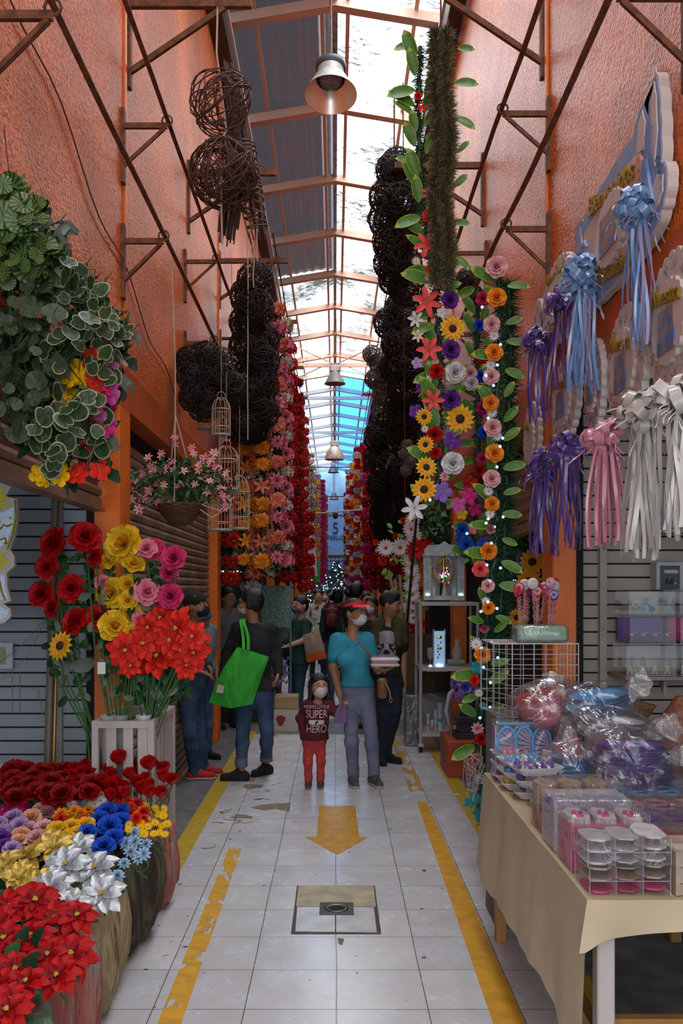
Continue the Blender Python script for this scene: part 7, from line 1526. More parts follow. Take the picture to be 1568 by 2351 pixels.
    if hands:
        for i, a in enumerate('LR'):
            if 'd'+a in V: hand(b, V['w'+a], V['d'+a]-V['w'+a], J.get('n'+a, (0,-1,0)), s, curls[i], J.get('t'+a, 1), s)
            else: b.ell(V['w'+a]+(V['w'+a]-V['e'+a]).normalized()*.05, (.03*s,.02*s,.045*s), None, .02)
    link('body', b.mesh('body', sk, h), t)
    if faces:
        for sx in (-1, 1):
            MB().ball(L((.29*sx,-.68,.02)), H*.115, 10).obj('eye', M_eye, t, smooth=True); MB().ball(L((.30*sx,-.775,.02)), H*.052, 8).obj('iris', M_dark, t, smooth=True)
            MB().tube([L((.13*sx,-.85,.25)), L((.3*sx,-.82,.28)), L((.46*sx,-.70,.18))], [H*.02,H*.032,H*.012], 5).obj('eyebrow', M_hair, t)
    # hair
    hs = SD()
    if hair != 'none':
        hs.ell(L((0,.18,.27)), (H*.79,H*.90,H*.80), R, .01)
        if hair in ('long', 'pony', 'short', 'bob', 'bun'): hs.ell(L((0,.45,-.15)), (H*.66,H*.55,H*.70), R, .03)
        if hair == 'long':
            for sx in (-1, 1): hs.cap(L((.66*sx,.05,.2)), L((.80*sx,.0,-1.1)), H*.22, H*.20, .02).cap(L((.45*sx,.3,.0)), L((.6*sx,.25,-1.35)), H*.35, H*.18, .02)
        if hair == 'pony': hs.cap(L((0,.9,.3)), L((-.15,1.15,-.6)), H*.34, H*.32, .03).cap(L((-.15,1.15,-.6)), L((-.35,.95,-1.6)), H*.32, H*.12, .03)
        if hair == 'bun': hs.ball(L((.0,.75,.75)), H*.42, .02)
        if hair == 'bob':
            for sx in (-1, 1): hs.cap(L((.6*sx,.1,.2)), L((.66*sx,.15,-.35)), H*.22, H*.2, .02)
        if hair == 'top': hs.ell(L((0,-.12,.82)), (H*.56,H*.62,H*.34), R, .03)
        hs.ell(L((0,-1.06,-.42)), (H*.66,H*.72,H*(1.02 if hair in ('long','pony') else .98)), R, .012, True)
        if hair == 'top': hs.ell(L((0,.6,-.9)), (H,H*1.2,H*.5), R, .02, True)
        link('hair', hs.mesh('hair', M_hair, h*.9, .0025*s, 160), t)
    if mask:
        mk = SD().ell(L((0,-.30,-.42)), (H*.60,H*.72,H*.56), R, .01).cap(L((0,-.98,-.22)), L((0,-.9,-.5)), H*.10, H*.14, .03).ell(L((0,.30,-.4)), (H*1.2,H*.62,H*1.2), R, .004, True)
        mk.ell(L((0,-.5,.78)), (H*1.2,H*1.2,H*.86), R, .004, True)
        link('face_mask', mk.mesh('mask', mask, h*.8), t)
        for sx in (-1, 1): MB().tube([L((.50*sx,-.45,-.15)), L((.70*sx,-.1,.05)), L((.78*sx,.12,-.05)), L((.72*sx,.05,-.35)), L((.5*sx,-.4,-.62))], H*.018, 4).obj('ear_loop', mask, t)
    # clothes
    c = SD(); torsoS(c, .012)
    for a in 'LR': arm(c, a, .013, sleeve)
    zh = (V['hem'].z if 'hem' in V else pel.z-.02); c.cut((0,0,-1), -zh)
    if torso: torso(c, V, L)
    # neck opening
    nb = sc+By@Vector((0,-.045*s,.07*s)); c.ball(nb, .068*s, .01, True)
    if collar: c.ball(sc+By@Vector((0,-.115*s,.01*s)), .05*s, .01, True).ball(sc+By@Vector((0,-.125*s,-.05*s)), .03*s, .01, True)
    link('top', c.mesh('top', shirt, h, .0035, 24), t)
    p_ = SD(); p_.ell(pel, ((.150*s)*stout, (.112*s)*stout, .12*s), RB, .04)
    for a in 'LR': leg(p_, a, .004, J.get('cuff', 1.16))
    p_.cut((0,0,1), max(zh+.05, pel.z+.10)); link('trousers', p_.mesh('trousers', pants, h, .0026, 30), t)
    for a in 'LR':
        A, T_ = V['a'+a], V['toe'+a]; hz = Vector((A.x, A.y, T_.z)); d = (T_-hz); d.z = 0; d = d if d.length > .02 else Vector((0,-.15,0)); d = d.normalized(); dn = By@Vector((0,0,0)); base = Vector((A.x, A.y, min(A.z-.055*s, T_.z)))
        fl = J.get('fl'+a, .17)*s; z0 = J.get('z'+a, 0); he = Vector((A.x, A.y, z0+.038*s))-d*.035*s; to = Vector((A.x, A.y, z0+.030*s))+d*(fl-.03*s)
        sh = SD().cap(he, to, .037*s, .032*s, .02).cap(he, (he+to)/2+Vector((0,0,.012*s)), .036*s, .036*s, .02).cap(he+d*.02, he+d*.045*s+Vector((0,0,.045*s)), .036*s, .036*s, .02).cut((0,0,-1), -(z0+.012*s))
        shoe_m = {'black': FB['black'], 'brown': mat('brown_shoe', (.11,.06,.05), .7, var=.3, vscale=20), 'grey': mat('grey_shoe', (.06,.055,.055), .8, var=.5, vscale=20, col2=(.14,.13,.13)), 'redv': mat('red_canvas', (.45,.015,.015), .8)}[shoe]
        o = link('shoe', sh.mesh('shoe', shoe_m, h*.8), t)
        so = SD().cap(he-Vector((0,0,.015*s)), to-Vector((0,0,.012*s)), .041*s, .037*s, .02).cut((0,0,1), z0+.020*s).cut((0,0,-1), -z0)
        link('sole', so.mesh('sole', {'grey': mat('pale_sole', (.42,.38,.33), .6), 'redv': MC.get('pale_sole') or mat('pale_sole', (.42,.38,.33), .6), 'brown': mat('beige_sole', (.30,.22,.17), .6)}.get(shoe, M_dark), h*.8), o)
        b_ = MB()
        if shoe in ('grey', 'redv'):
            for j in range(4): q = he.lerp(to, .42+.09*j)+Vector((0,0,.040*s-.003*j)); w = d.cross(Vector((0,0,1)))*.016*s; b_.tube([q-w, q+Vector((0,0,.004)), q+w+d*.006], .0022, 4)
            b_.obj('laces', K['white'] if shoe == 'redv' else M_dark, o)
    return t, V, L
from mathutils.bvhtree import BVHTree
def bvh(o): me = o.data; return BVHTree.FromPolygons([v.co for v in me.vertices], [tuple(p.vertices) for p in me.polygons])
def decal(src, o, tree, off=.003):
    """wrap flat print geometry (x,z in the person's frame) on the front of a garment"""
    me = src.data
    for v in me.vertices:
        h_ = tree.ray_cast(Vector((v.co.x, -1.5, v.co.z)), Vector((0,1,0)))
        if h_[0] is not None: v.co.y = h_[0].y-off
        else: v.co.y = -.05
    return src
def kid(t, n): return [c for c in t.children if c.name.split('.')[0] == n][0]
def flattext(body, size, cx, cz, m, t, name='printed_letters', sx=1):
    o = text(body, size, Matrix.Identity(4), m, name, t, 0, 1); me = o.data
    bm = __import__('bmesh').new(); bm.from_mesh(me); B2 = __import__('bmesh'); B2.ops.triangulate(bm, faces=bm.faces); B2.ops.subdivide_edges(bm, edges=bm.edges, cuts=1, use_grid_fill=True); bm.to_mesh(me); bm.free()
    for v in me.vertices: v.co = Vector((v.co.x*sx+cx, 0, v.co.y+cz))
    return o
def flatpoly(pts, m, t, name, n=3):
    """pts in person x,z; triangulated and subdivided"""
    bmm = __import__('bmesh'); bm = bmm.new(); vs = [bm.verts.new((x, 0, z)) for x, z in pts]; bm.faces.new(vs); bmm.ops.triangulate(bm, faces=bm.faces)
    for _ in range(n): bmm.ops.subdivide_edges(bm, edges=bm.edges, cuts=1, use_grid_fill=True)
    me = bpy.data.meshes.new(name); bm.to_mesh(me); bm.free(); me.materials.append(m); return link(name, me, t)
# ---------------- mother with the red visor
t, V, L = person('woman in a turquoise polo shirt, red visor and face mask holding the child', 7.25, dict(head=(817,1406), sL=(842,1470,.02), sR=(775,1471,0), eL=(855,1521,.04), wL=(869,1541,-.14), dL=(893,1537,-.2), nL=(0,0,1), tL=1, eR=(765,1531,.0), wR=(779,1594,-.02), dR=(789,1622,-.05), nR=(.6,-.3,0), tR=-1,
   pel=(820,1580), hL=(839,1592), hR=(803,1592), kL=(851,1678,-.03), kR=(806,1674,-.02), aL=(858,1766), aR=(811,1766), toeL=(872,1802,-.14), toeR=(816,1800,-.14), hem=(820,1574)), .110, .75, .05, FB['turq'], FB['jean'], hair='pony', mask=M_mask, sleeve=.30, stout=.88, body_yaw=.25, shoe='grey', h=.0055, bulge=.03, collar=1,
   torso=lambda c, V, L: [c.ell((V['sL']*.6+V['sR']*.4)+Vector((.02,-.085,-.15)), (.07,.06,.065), None, .04), c.ell((V['sL']*.25+V['sR']*.75)+Vector((0,-.09,-.15)), (.07,.06,.065), None, .04)], curls=(.15,.7))
mother = t; vis = MB()
M_vis = mat('red_visor', (.62,.025,.04), .6)
vis.sheet(lambda u, v: tuple(L((.84*math.sin(u*2*PI), .10-.98*math.cos(u*2*PI)*(.96), .44+.26*v+.20*math.cos(u*2*PI)))), 40, 2)
vis.obj('visor_band', M_vis, t, smooth=True)
MB().sheet(lambda u, v: tuple(L(((.80+.18*v)*math.sin((u-.5)*2.2), .10-(.96+.75*v*math.cos((u-.5)*1.7))*math.cos((u-.5)*2.2), .66-.10*v-.16*v*abs(math.sin((u-.5)*2.2))))), 24, 6).obj('visor_brim', M_vis, t, smooth=True)
tr = bvh(kid(t, 'top')); 
b = MB()
for sx in (-1, 1): b.sheet(lambda u, v, sx=sx: tuple(V['sR'].lerp(V['sL'], .5)+Vector((sx*(.055+.02*v+.0*u)-sx*.035*u, -.04-.065*u, .075-.09*u+(-.025)*v))), 6, 3)
b.obj('collar', FB['turq'], t, smooth=True)
M_lea = mat('brown_leather', (.26,.11,.045), .5, var=.3, vscale=9)
st = MB(); pts = []
for i in range(15):
    f_ = i/14; x = -.10+f_*.33; z = P(0,1442,7.25).z-f_*.36; h_ = tr.ray_cast(Vector((x,-1.5,z)), Vector((0,1,0))); y = h_[0].y-.005 if h_[0] is not None else -.06; pts.append((x,y,z))
st.sheet(lambda u, v: (pts[int(round(u*14))][0]+(v-.5)*.008, pts[int(round(u*14))][1], pts[int(round(u*14))][2]+(v-.5)*.026), 14, 1)
o = st.mesh('strap', M_lea, True)
hb = thing('shoulder_bag', 'brown leather shoulder bag hanging at the hip of the turquoise shirt woman', 'bag', P(876,1575,7.25)); link('strap', o, hb, Matrix.Translation(mother.location-hb.location)); 
MB().bbox(-.035,.045,-.05,.06,-.10,.06,.015).obj('bag_body', M_lea, hb, smooth=True); MB().tube([(.03,-.05,.03),(.06,-.07,-.03),(.07,-.07,-.09)], .006, 5).tube([(.07+.012*math.cos(a),-.07,-.11+.018*math.sin(a)) for a in [i*PI/5 for i in range(10)]], .003, 4, True).obj('tan_cord', K['tan'], hb)
tp = thing('foam_egg_tray', 'white foam tray pack with a pink filling carried on the palm', 'tray', P(884,1530,7.0)); 
for z in (0, .042): MB().bbox(-.115,.115,-.06,.06,z,z+.028,.012).obj('foam_tray', MC['white_foam_tray'], tp, smooth=True)
b = MB(); b.bbox(-.10,.10,-.055,.055,.024,.045,.008).obj('pink_filling', K['pink'], tp); b = MB()
for i in range(10): b.ball((-.095+.0205*i, U(-.03,.03), .073), .016, 7)
b.obj('wrapped_sweets', MC['crinkled_clear_plastic'], tp, smooth=True)
# ---------------- child
t, V, L = person('small child in a maroon sweatshirt, coral patterned trousers and a face mask', 7.15, dict(head=(733,1574), sL=(753,1619,0), sR=(708,1619,0), eL=(770,1634,-.03), wL=(781,1625,-.04), dL=(790,1614,-.06), nL=(1,0,0), tL=1, eR=(690,1648,.02), wR=(697,1680,-.02), dR=(703,1700,-.03), nR=(1,-.2,0), tR=-1,
   pel=(722,1693), hL=(733,1699), hR=(711,1699), kL=(737,1732,-.01), kR=(707,1732,-.01), aL=(736,1779), aR=(708,1781), toeL=(734,1805,-.1), toeR=(708,1808,-.12), hem=(722,1697)), .098, .25, .0, FB['maroon'], FB['coral'], M_skin2, 'long', M_mask, 1.0, 1.08, .62, .0048, shoe='brown', curls=(.9,.5), bulge=.02)
tr = bvh(kid(t, 'top')); M_pr = mat('white_print', (.52,.47,.47), .7); k_ = 7.15/F; C0 = t.location
def cz(py): return P(0,py,7.15).z
for (w_, sz, py, sx) in (("MOM'S LITTLE", .036, 1621, .9), ('SUPER', .088, 1637, .72), ('HERO', .088, 1670, .72)): decal(flattext(w_, sz, .018, cz(py), M_pr, t, sx=sx), None, tr)
decal(flatpoly([(.018+.062*math.copysign(abs(math.cos(a))**.35, math.cos(a)), cz(1654)+.018*math.copysign(abs(math.sin(a))**.6, math.sin(a))) for a in [i*PI/14 for i in range(28)]], M_pr, t, 'printed_pill', 2), None, tr)
decal(flatpoly([(.028,cz(1649)),(.004,cz(1655)),(.018,cz(1655)),(.010,cz(1660)),(.034,cz(1653)),(.020,cz(1653))], FB['maroon'], t, 'printed_bolt', 2), None, tr, .005)
tr = bvh(kid(t, 'trousers')); 
for i in range(22):
    py = U(1705,1775); x = U(-.07,-.03) if i % 2 else U(.03,.07); h_ = tr.ray_cast(Vector((x,-1.5,cz(py))), Vector((0,1,0)))
    if h_[0] is not None: MB().prism([(-.004,-.004),(.004,-.004),(0,.005)], -.001, .001, Matrix.Translation(h_[0]-Vector((0,.001,0))) @ RX).obj('printed_cherry', M_dark, t)
t2 = thing('cloth_mask', 'lilac cloth dangling from the joined hands', 'cloth', P(786,1612,7.05)); MB().sheet(lambda u, v: ((u-.5)*.10*math.sin(.25+v*1.9)-.02*v, -.01*math.sin(u*6), -.17*v), 8, 10).obj('cloth', FB['purple'], t2, smooth=True)
# ---------------- man with black printed shirt
t, V, L = person('man in a black shirt with a silver cat emblem, looking right', 8.15, dict(head=(897,1387), sL=(916,1441,0), sR=(868,1441,.04), eL=(925,1500,.02), wL=(927,1549,-.03), dL=(930,1577,-.05), nL=(-1,-.2,0), tL=-1, eR=(862,1500,.0), wR=(870,1545,-.05), dR=(873,1560,-.05), nR=(1,0,0), tR=-1,
   pel=(890,1560), hL=(906,1571), hR=(880,1571), kL=(908,1632,-.06), kR=(879,1645,-.03), aL=(888,1716,.05), aR=(877,1726), toeL=(902,1741,0), toeR=(880,1756,-.14), hem=(890,1549)), .108, 1.15, .15, FB['black'], FB['dark'], hair='top', sleeve=.36, body_yaw=.1, h=.006, curls=(.3,.3))
tr = bvh(kid(t, 'top')); M_sil = mat('silver_print', (.27,.25,.26), .5, metal=.2); q8 = lambda px, py: ((px-VX)/F*8.15-t.location.x, P(0,py,8.15).z)
def bz(p, u):
    f = min(3.999, u*4); i = int(f); t_ = f-i; a = p[max(0,i-1)]; b_ = p[i]; c_ = p[i+1]; d = p[min(4,i+2)]
    return .5*((2*b_)+(c_-a)*t_+(2*a-5*b_+4*c_-d)*t_*t_+(3*b_-a-3*c_+d)*t_**3)
def E(cx, pts): return [q8(x, y) for x, y in pts]
decal(flatpoly(E(0, [(859,1462),(866,1452),(880,1447),(895,1447),(906,1452),(912,1461),(911,1472),(898,1478),(886,1474),(872,1478),(861,1474)]), M_sil, t, 'emblem_crown', 3), None, tr)
decal(flatpoly(E(0, [(881,1475),(890,1475),(892,1487),(898,1492),(899,1500),(905,1500),(906,1506),(866,1506),(866,1500),(871,1500),(872,1492),(879,1487)]), M_sil, t, 'emblem_muzzle', 3), None, tr)
for pts in ([(864,1476),(870,1478),(876,1483),(874,1488),(866,1485)], [(909,1476),(903,1478),(897,1483),(899,1488),(907,1485)], [(866,1489),(871,1491),(869,1502),(866,1498)], [(907,1489),(902,1491),(903,1502),(907,1498)]): decal(flatpoly(E(0, pts), M_sil, t, 'emblem_eye', 2), None, tr)
for pts in ([(882,1490),(890,1490),(894,1496),(892,1500),(880,1500),(878,1496)],): decal(flatpoly(E(0, pts), FB['black'], t, 'emblem_nose', 2), None, tr, .006)
jk = SD(); 
for a in 'LR': jk.cap(V['s'+a]+Vector((0,.0,.01)), V['s'+a].lerp(V['e'+a], .50), .082, .076, .02).cap(V['s'+a]*.75+(V['sL']+V['sR'])*.125+Vector((0,-.03,.05)), V['s'+a]*.8+V['pel']*.2+Vector((0,-.07,-.05)), .05, .045, .02)
link('open_jacket', jk.mesh('jacket', FB['olive'], .008, .004, 30), t)
# ---------------- woman with green bag
t, V, L = person('woman in a black jacket and cuffed jeans seen from behind, carrying a green bag', 7.4, dict(head=(575,1382), sL=(616,1446,.03), sR=(549,1443,0), eL=(635,1500,.05), wL=(640,1545,-.02), eR=(523,1498,.02), wR=(511,1552,-.02), dR=(507,1578,-.06), nR=(1,0,0), tR=1, dL=(632,1575,-.1), nL=(-1,0,0), tL=1,
   pel=(585,1583), hL=(605,1593), hR=(564,1593), kL=(613,1680,-.03), kR=(558,1676,0), aL=(611,1750,.25), aR=(553,1766,0), toeL=(586,1779,.15), toeR=(508,1798,0), hem=(585,1582), cuff=.86, zL=0, zR=0), .110, -1.9, .05, FB['black'], FB['djean'], hair='bob', mask=M_mask, stout=1.12, body_yaw=2.7, h=.0065)
MB().ball(L((.2,.75,.55)), .026, 8, sc=(1,1,.8)).obj('coral_hair_clip', K['hot'] if 0 else CC('coralclip', (.6,.10,.04)), t, smooth=True)
MB().tube([L((.62,-.2,.05)), L((.5,-.85,.04))], .004, 4).tube([L((.30+.2*math.cos(a),-.9,.0+.14*math.sin(a))) for a in [i*PI/5 for i in range(10)]], .003, 4, True).obj('glasses', M_dark, t)
for a in 'LR':
    A = V['k'+a].lerp(V['a'+a], .82); MB().lathe([(.050,-.04),(.054,-.03),(.054,.03),(.050,.035)], 18, Matrix.Translation(A)).obj('turned_cuff', fab('cuff', (.14,.15,.2)), t, smooth=True)
bg = thing('shopping_bag', 'bright green fabric shopping bag hanging from the shoulder of the woman in black', 'bag', P(548,1550,7.2)); M_gb = mat('green_bag_cloth', (.035,.40,.03), .75, var=.25, vscale=9, bump=1.6, bscale=10, stretch=(2,2,.7))
q = [P(x,y,7.2)-bg.location for x, y in [(545,1485),(618,1508),(600,1562),(579,1617),(552,1623),(528,1626),(480,1613),(511,1537)]]
mb = MB()
def bgf(sgn):
    def f(u, v):
        top = q[0].lerp(q[1], u); bot = (q[6].lerp(q[5], u*2) if u < .5 else q[5].lerp(q[3], u*2-1)); p = top.lerp(bot, v)+Vector((-.028*math.sin(v*PI)*(1-u), 0, 0)); bl = .055*math.sin(PI*min(1,max(0,u)))**.5*math.sin(PI*(.12+.80*v))+.004*math.sin(u*14+v*5)
        return (p.x, p.y+sgn*bl, p.z)
    return f
mb.sheet(bgf(-1), 20, 20).sheet(bgf(1), 20, 20).obj('bag_body', M_gb, bg, smooth=True)
b = MB()
for dx, top in ((-.0, (553,1420)), (.0, (560,1421))):
    x0 = 559 if top[0] == 553 else 570; pts = [P(x0,1490 if top[0]==553 else 1492,7.14)-bg.location, P(x0-1,1460,7.2)-bg.location, P(top[0],1428,7.26)-bg.location, P(top[0]+3,1421,7.36)-bg.location, P(top[0]+8,1440,7.52)-bg.location]
    b.sheet(lambda u, v, pts=pts: tuple(bz(pts, u)+Vector(((v-.5)*.024,0,0))), 20, 1)
b.obj('handles', M_gb, bg, smooth=True); MB().box(-.028,.028,-.002,.002,-.032,.032,TR(P(506,1582,7.135)-bg.location,(0,.25,0))).obj('pale_label', K['cream'], bg)
# ---------------- man with cap
t, V, L = person('man in a backwards dark cap, denim shirt and red canvas shoes leaning by the shutter', 7.45, dict(head=(449,1390), sL=(449,1447,.16), sR=(432,1447,-.10), eL=(462,1500,.12), wL=(478,1530,.05), eR=(428,1508,-.14), wR=(455,1540,-.16), dL=(485,1545,0), nL=(-1,0,0), dR=(470,1545,-.16), nR=(0,0,-1),
   pel=(436,1580), hL=(443,1592,.09), hR=(431,1592,-.08), kL=(456,1688,.12), kR=(436,1688,-.10), aL=(466,1762,.15), aR=(447,1772,0), toeL=(492,1772,.15), toeR=(484,1799,0), hem=(436,1584)), .112, 1.35, -.05, FB['denim'], FB['djean'], hair='short', mask=fab('navy_mask', (.01,.012,.04)), sleeve=.9, body_yaw=1.3, shoe='redv', h=.007)
cp = SD().ell(L((0,.16,.42)), (.098,.112,.082), np.array(Matrix.Rotation(1.35,3,'Z')), .01).ell(L((0,.95,.05)), (.085,.11,.022), np.array(Matrix.Rotation(1.35,3,'Z') @ Matrix.Rotation(-.55,3,'X')), .02).cut((0,0,-1), -L((0,0,-.15))[2])
link('cap', cp.mesh('cap', mat('dark_cap_cloth', (.02,.014,.013), .85), .006), t); MB().box(0,.008,-.001,.001,0,.022,TR(L((-.74,-.1,.62)),(0,.3,0))).box(.014,.022,-.001,.001,0,.022,TR(L((-.74,-.1,.62)),(0,.3,0))).obj('pale_cap_marks', K['white'], t)
# ---------------- tote bag woman
t, V, L = person('woman in a dark green top with a patterned mask carrying a beige tote bag', 10.9, dict(head=(688,1389), sL=(704,1432,-.08), sR=(680,1432,.16), eL=(698,1470,-.16), wL=(664,1482,-.24), dL=(646,1488,-.26), nL=(0,0,1), tL=1, eR=(672,1472,.2), wR=(660,1490,.1), dR=(655,1500,.1), nR=(1,0,0),
   pel=(684,1520), hL=(690,1527,-.05), hR=(680,1527,.1), kL=(687,1581,-.06), kR=(677,1581,.1), aL=(684,1637,-.1), aR=(677,1632,.2), toeL=(655,1652,-.1), toeR=(652,1645,.2), hem=(684,1524)), .115, -.75, 0, FB['dgreen'], FB['teal'], M_skin2, 'short', fab('patterned_mask', (.03,.015,.05), (.25,.12,.28), 1, 40), .30, 1.15, body_yaw=-1.15, h=.009, bulge=.06)
tb = thing('tote_bag', 'beige tote bag with orange base and orange lettering lines', 'bag', P(722,1485,10.6)); q = [P(x,y,10.6)-tb.location for x, y in [(695,1458),(733,1445),(750,1511),(705,1521)]]
def tf(sg, v0, v1): return lambda u, v: tuple(q[0].lerp(q[1], u).lerp(q[3].lerp(q[2], u), v0+(v1-v0)*v)+Vector((0, sg*(.05*math.sin(PI*u)*math.sin(PI*(.1+.8*(v0+(v1-v0)*v)))+.003), 0)))
MB().sheet(tf(-1,0,.72), 10, 8).sheet(tf(1,0,1), 10, 8).obj('bag_body', mat('beige_canvas', (.34,.25,.19), .8, var=.2, vscale=6), tb, smooth=True); MB().sheet(tf(-1,.72,1), 10, 4).obj('orange_base', mat('orange_canvas', (.55,.09,.02), .8), tb, smooth=True)
b = MB()
for i, (u0, u1, v_) in enumerate([(.3,.8,.18),(.35,.75,.28),(.3,.8,.35),(.3,.8,.42),(.3,.78,.49),(.4,.6,.58)]): pA = Vector(tf(-1,0,1)(u0,v_)); pB = Vector(tf(-1,0,1)(u1,v_)); hh_ = .022 if i == 0 else .006; b.add([pA-Vector((0,.008,0)), pB-Vector((0,.008,0)), pB+Vector((0,-.008,-hh_)), pA+Vector((0,-.008,-hh_))], [(0,1,2,3)])
b.obj('orange_print', MC['orange_canvas'], tb); MB().sheet(lambda u, v: tuple(P(702,1415,10.75).lerp(P(718,1450,10.55), u)-tb.location+Vector((.04*math.sin(PI*u)+.012*v, 0, .0))), 10, 1).obj('handle', MC['beige_canvas'], tb, smooth=True)
# ---------------- standard standing figures further away
def std(label, px, Y, ht, yaw, shirt, pants, hair='short', mask=None, skin=None, byaw=None, h=.012, sleeve=.3, stout=1, faces=False):
    f_ = F/Y; by = yaw if byaw is None else byaw; s = ht/1.6; py = lambda z: VY-(z-EYE)*f_
    def jt(x, y, z): return (px+(x*math.cos(by)-y*math.sin(by))*s*f_, py(z*s), (x*math.sin(by)+y*math.cos(by))*s)
    J = dict(head=jt(0,-.02,1.49), sL=jt(.165,0,1.30), sR=jt(-.165,0,1.30), eL=jt(.21,.02,1.03), eR=jt(-.21,.02,1.03), wL=jt(.20,-.06,.80), wR=jt(-.20,-.06,.80), dL=jt(.20,-.08,.66), dR=jt(-.20,-.08,.66), pel=jt(0,0,.90), hL=jt(.085,0,.86), hR=jt(-.085,0,.86), kL=jt(.095,-.01,.47), kR=jt(-.095,.03,.47), aL=jt(.10,0,.08), aR=jt(-.10,.06,.08), toeL=jt(.11,-.16,.02), toeR=jt(-.11,-.12,.02), hem=jt(0,0,.86))
    return person(label, Y, J, .105*s, yaw, 0, shirt, pants, skin, hair, mask, sleeve, stout, s, h, by, faces=faces, hands=h < .011)
t, V, L = std('man in a beige palm print shirt pushing a metal cart', 730, 15, 1.60, .1, FB['floral'], FB['dark'], 'short', None, M_skin2, faces=True, h=.010)
b = thing('hand_cart', 'grey metal hand cart in front of the palm print shirt man', 'cart', (-.18,14.4,0)); MB().tube([(-.25,.2,.0),(-.25,.2,.98),(.12,.2,.98),(.12,.2,0)], .016, 6).tube([(-.25,.2,.5),(.12,.2,.5)], .012, 5).obj('frame', M_cart, b); MB().box(-.25,.12,-.2,.2,.12,.15).obj('platform', M_cart, b)
t, V, L = std('person in dark clothes carrying a maroon backpack, seen from behind', 775, 12.2, 1.60, 2.9, FB['dark'], FB['djean'], 'bun', h=.010, faces=False, sleeve=1)
bp_ = thing('backpack', 'maroon backpack with a yellow zip on the back of the person in dark clothes', 'backpack', P(762,1412,11.9)); MB().bbox(-.09,.09,-.07,.07,-.17,.17,.05).obj('pack', mat('maroon_nylon', (.11,.008,.012), .6), bp_, smooth=True); MB().bbox(-.07,.07,-.10,-.05,-.14,.04,.03).obj('front_pocket', MC['maroon_nylon'], bp_, smooth=True); MB().tube([(-.07,-.075,.08),(0,-.08,.10),(.07,-.075,.08)], .004, 4).obj('yellow_zip', K['yel'], bp_)
MB().tube([(-.07,0,.15),(-.05,.12,.22),(-.04,.2,.1)], .014, 6).obj('strap', MC['maroon_nylon'], bp_)
std('tall man with short black hair in black, seen from behind above the red visor', 818, 11.2, 1.69, 2.6, FB['black'], FB['dark'], 'short', sleeve=.5)
std('person in dark jeans and a grey top half hidden behind the man with the cap', 461, 8.3, 1.5, .9, FB['grey'], FB['djean'], 'short', FB['blue'], h=.009)
std('woman in a grey t-shirt inside the stall beyond the second left pillar', 522, 10.2, 1.62, .6, FB['grey'], FB['dark'], 'bob', None, M_skin2, h=.009, faces=True)
std('person in grey standing in the stall left of the tote bag woman', 655, 13.5, 1.50, .2, FB['grey'], FB['djean'], 'short', M_mask)
std('masked man in black just behind the red visor', 853, 10.2, 1.52, -.4, FB['black'], FB['dark'], 'short', M_mask)
std('person with dark hair behind the tall man, looking left', 838, 14, 1.56, .5, FB['grey'], FB['dark'], 'bob', None, M_skin2)
cr = [(745,19,1.58,'grey','cap'),(755,22,1.5,'blue','b'),(790,24,1.62,'dark','c'),(762,27,1.6,'pink','d'),(808,21,1.55,'red','e'),(735,25,1.55,'white','f'),(778,31,1.6,'black','g'),(797,29,1.5,'blue','h'),(750,34,1.58,'red','i'),(826,18,1.6,'tan','j'),(768,20,1.45,'dgreen','k'),(785,17.5,1.55,'white','l')]
wd = ['grey','blue','navy','pinkish','red','white','black','blue','red','tan','dark green','white']
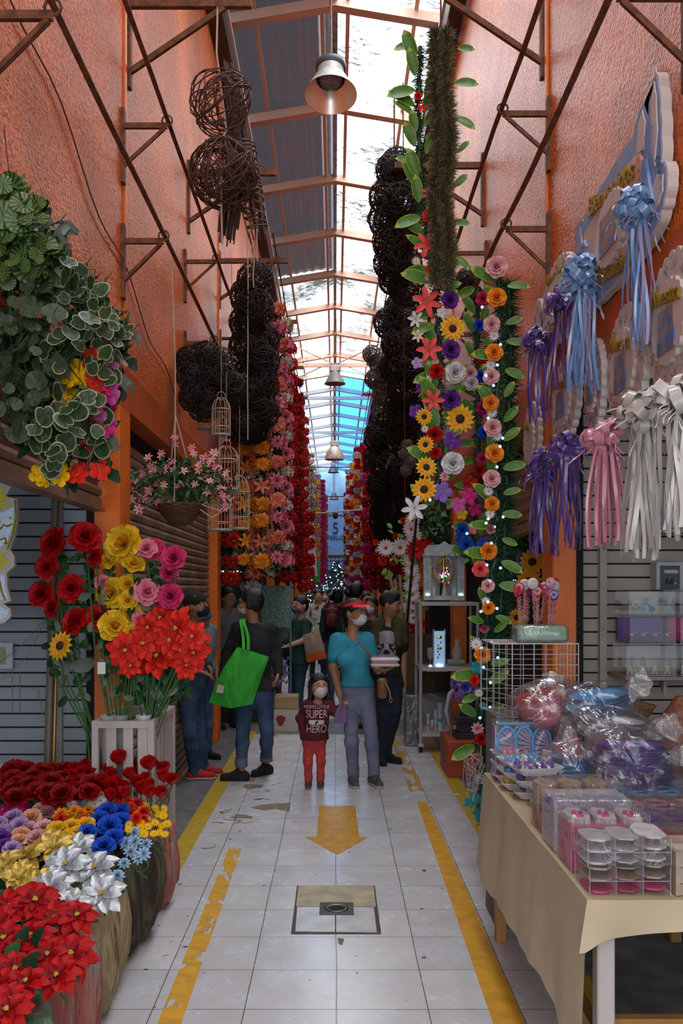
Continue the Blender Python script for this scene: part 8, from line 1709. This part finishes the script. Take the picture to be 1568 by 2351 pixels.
for i, (x, Y, ht, c, _) in enumerate(cr):
    std('distant shopper in a %s top, %s' % (wd[i], ['nearest at left','left of the far centre','right of the far centre','far at the centre','near the right garlands','behind the white gown','very far at the centre','far right of centre','furthest at left','just behind the tall man','short one at the centre','between the tall man and the backpack'][i]), x, Y, ht, [.1,2.8,3.1,.2,2.9,.4][i % 6], FB[c], FB['djean' if i % 2 else 'dark'], ['short','bob','short','bun'][i % 4], M_mask if i % 3 == 0 else None, M_skin2 if i % 2 else None, h=.022)

# ---- every repeat gets a label of its own, told by where it stands among its neighbours
def relabel():
    words = ['zeroth','first','second','third','fourth','fifth','sixth','seventh','eighth','ninth','tenth','eleventh','twelfth','thirteenth','fourteenth','fifteenth','sixteenth','seventeenth','eighteenth','nineteenth','twentieth']
    def nth(i): return words[i] if i <= 20 else ('twenty' if i < 30 else 'thirty' if i < 40 else 'forty')+('-'+words[i % 10] if i % 10 else '')
    prep = {'in','at','of','on','beside','behind','between','hanging','stacked','above','under','with','stuck','among','near','left','right','leaning','standing','low','high','beyond'}
    grp = {}
    for o in SC.objects:
        if o.parent is None and o.get('label') and o.get('kind') is None: grp.setdefault(o['label'], []).append(o)
    bpy.context.view_layer.update()
    for lab, L in grp.items():
        if len(L) < 2: continue
        w = lab.split()
        if len(w) > 10:
            c = [i for i in range(3, 11) if w[i].strip(',') in prep and not (w[i-1] in prep or w[i-1] in ('the','and','a'))]
            w = w[:c[-1]] if c else w[:10]
        base = ' '.join(w).rstrip(',')
        pr = [(VX+F*o.location.x/max(.5, o.location.y), VY-F*(o.location.z-EYE)/max(.5, o.location.y), o.name, o) for o in L]
        dx = max(p[0] for p in pr)-min(p[0] for p in pr); dy = max(p[1] for p in pr)-min(p[1] for p in pr); n = len(pr)
        if n <= 3 and dx < dy or dy > 3.5*dx:
            pr.sort(key=lambda p: p[1])
            for i, p in enumerate(pr): p[3]['label'] = base+', '+nth(i+1)+' from the top'
        elif n <= 3 or dx > 3.5*dy:
            pr.sort(key=lambda p: p[0])
            for i, p in enumerate(pr): p[3]['label'] = base+', '+nth(i+1)+' from the left'
        else:
            rows = max(2, round(math.sqrt(n*dy/max(dx, 1)))); per = math.ceil(n/rows); pr.sort(key=lambda p: p[1])
            for r in range(0, n, per):
                q = sorted(pr[r:r+per], key=lambda p: p[0])
                for i, p in enumerate(q): p[3]['label'] = base+', '+nth(r//per+1)+' row down, '+nth(i+1)+' from left'
relabel()
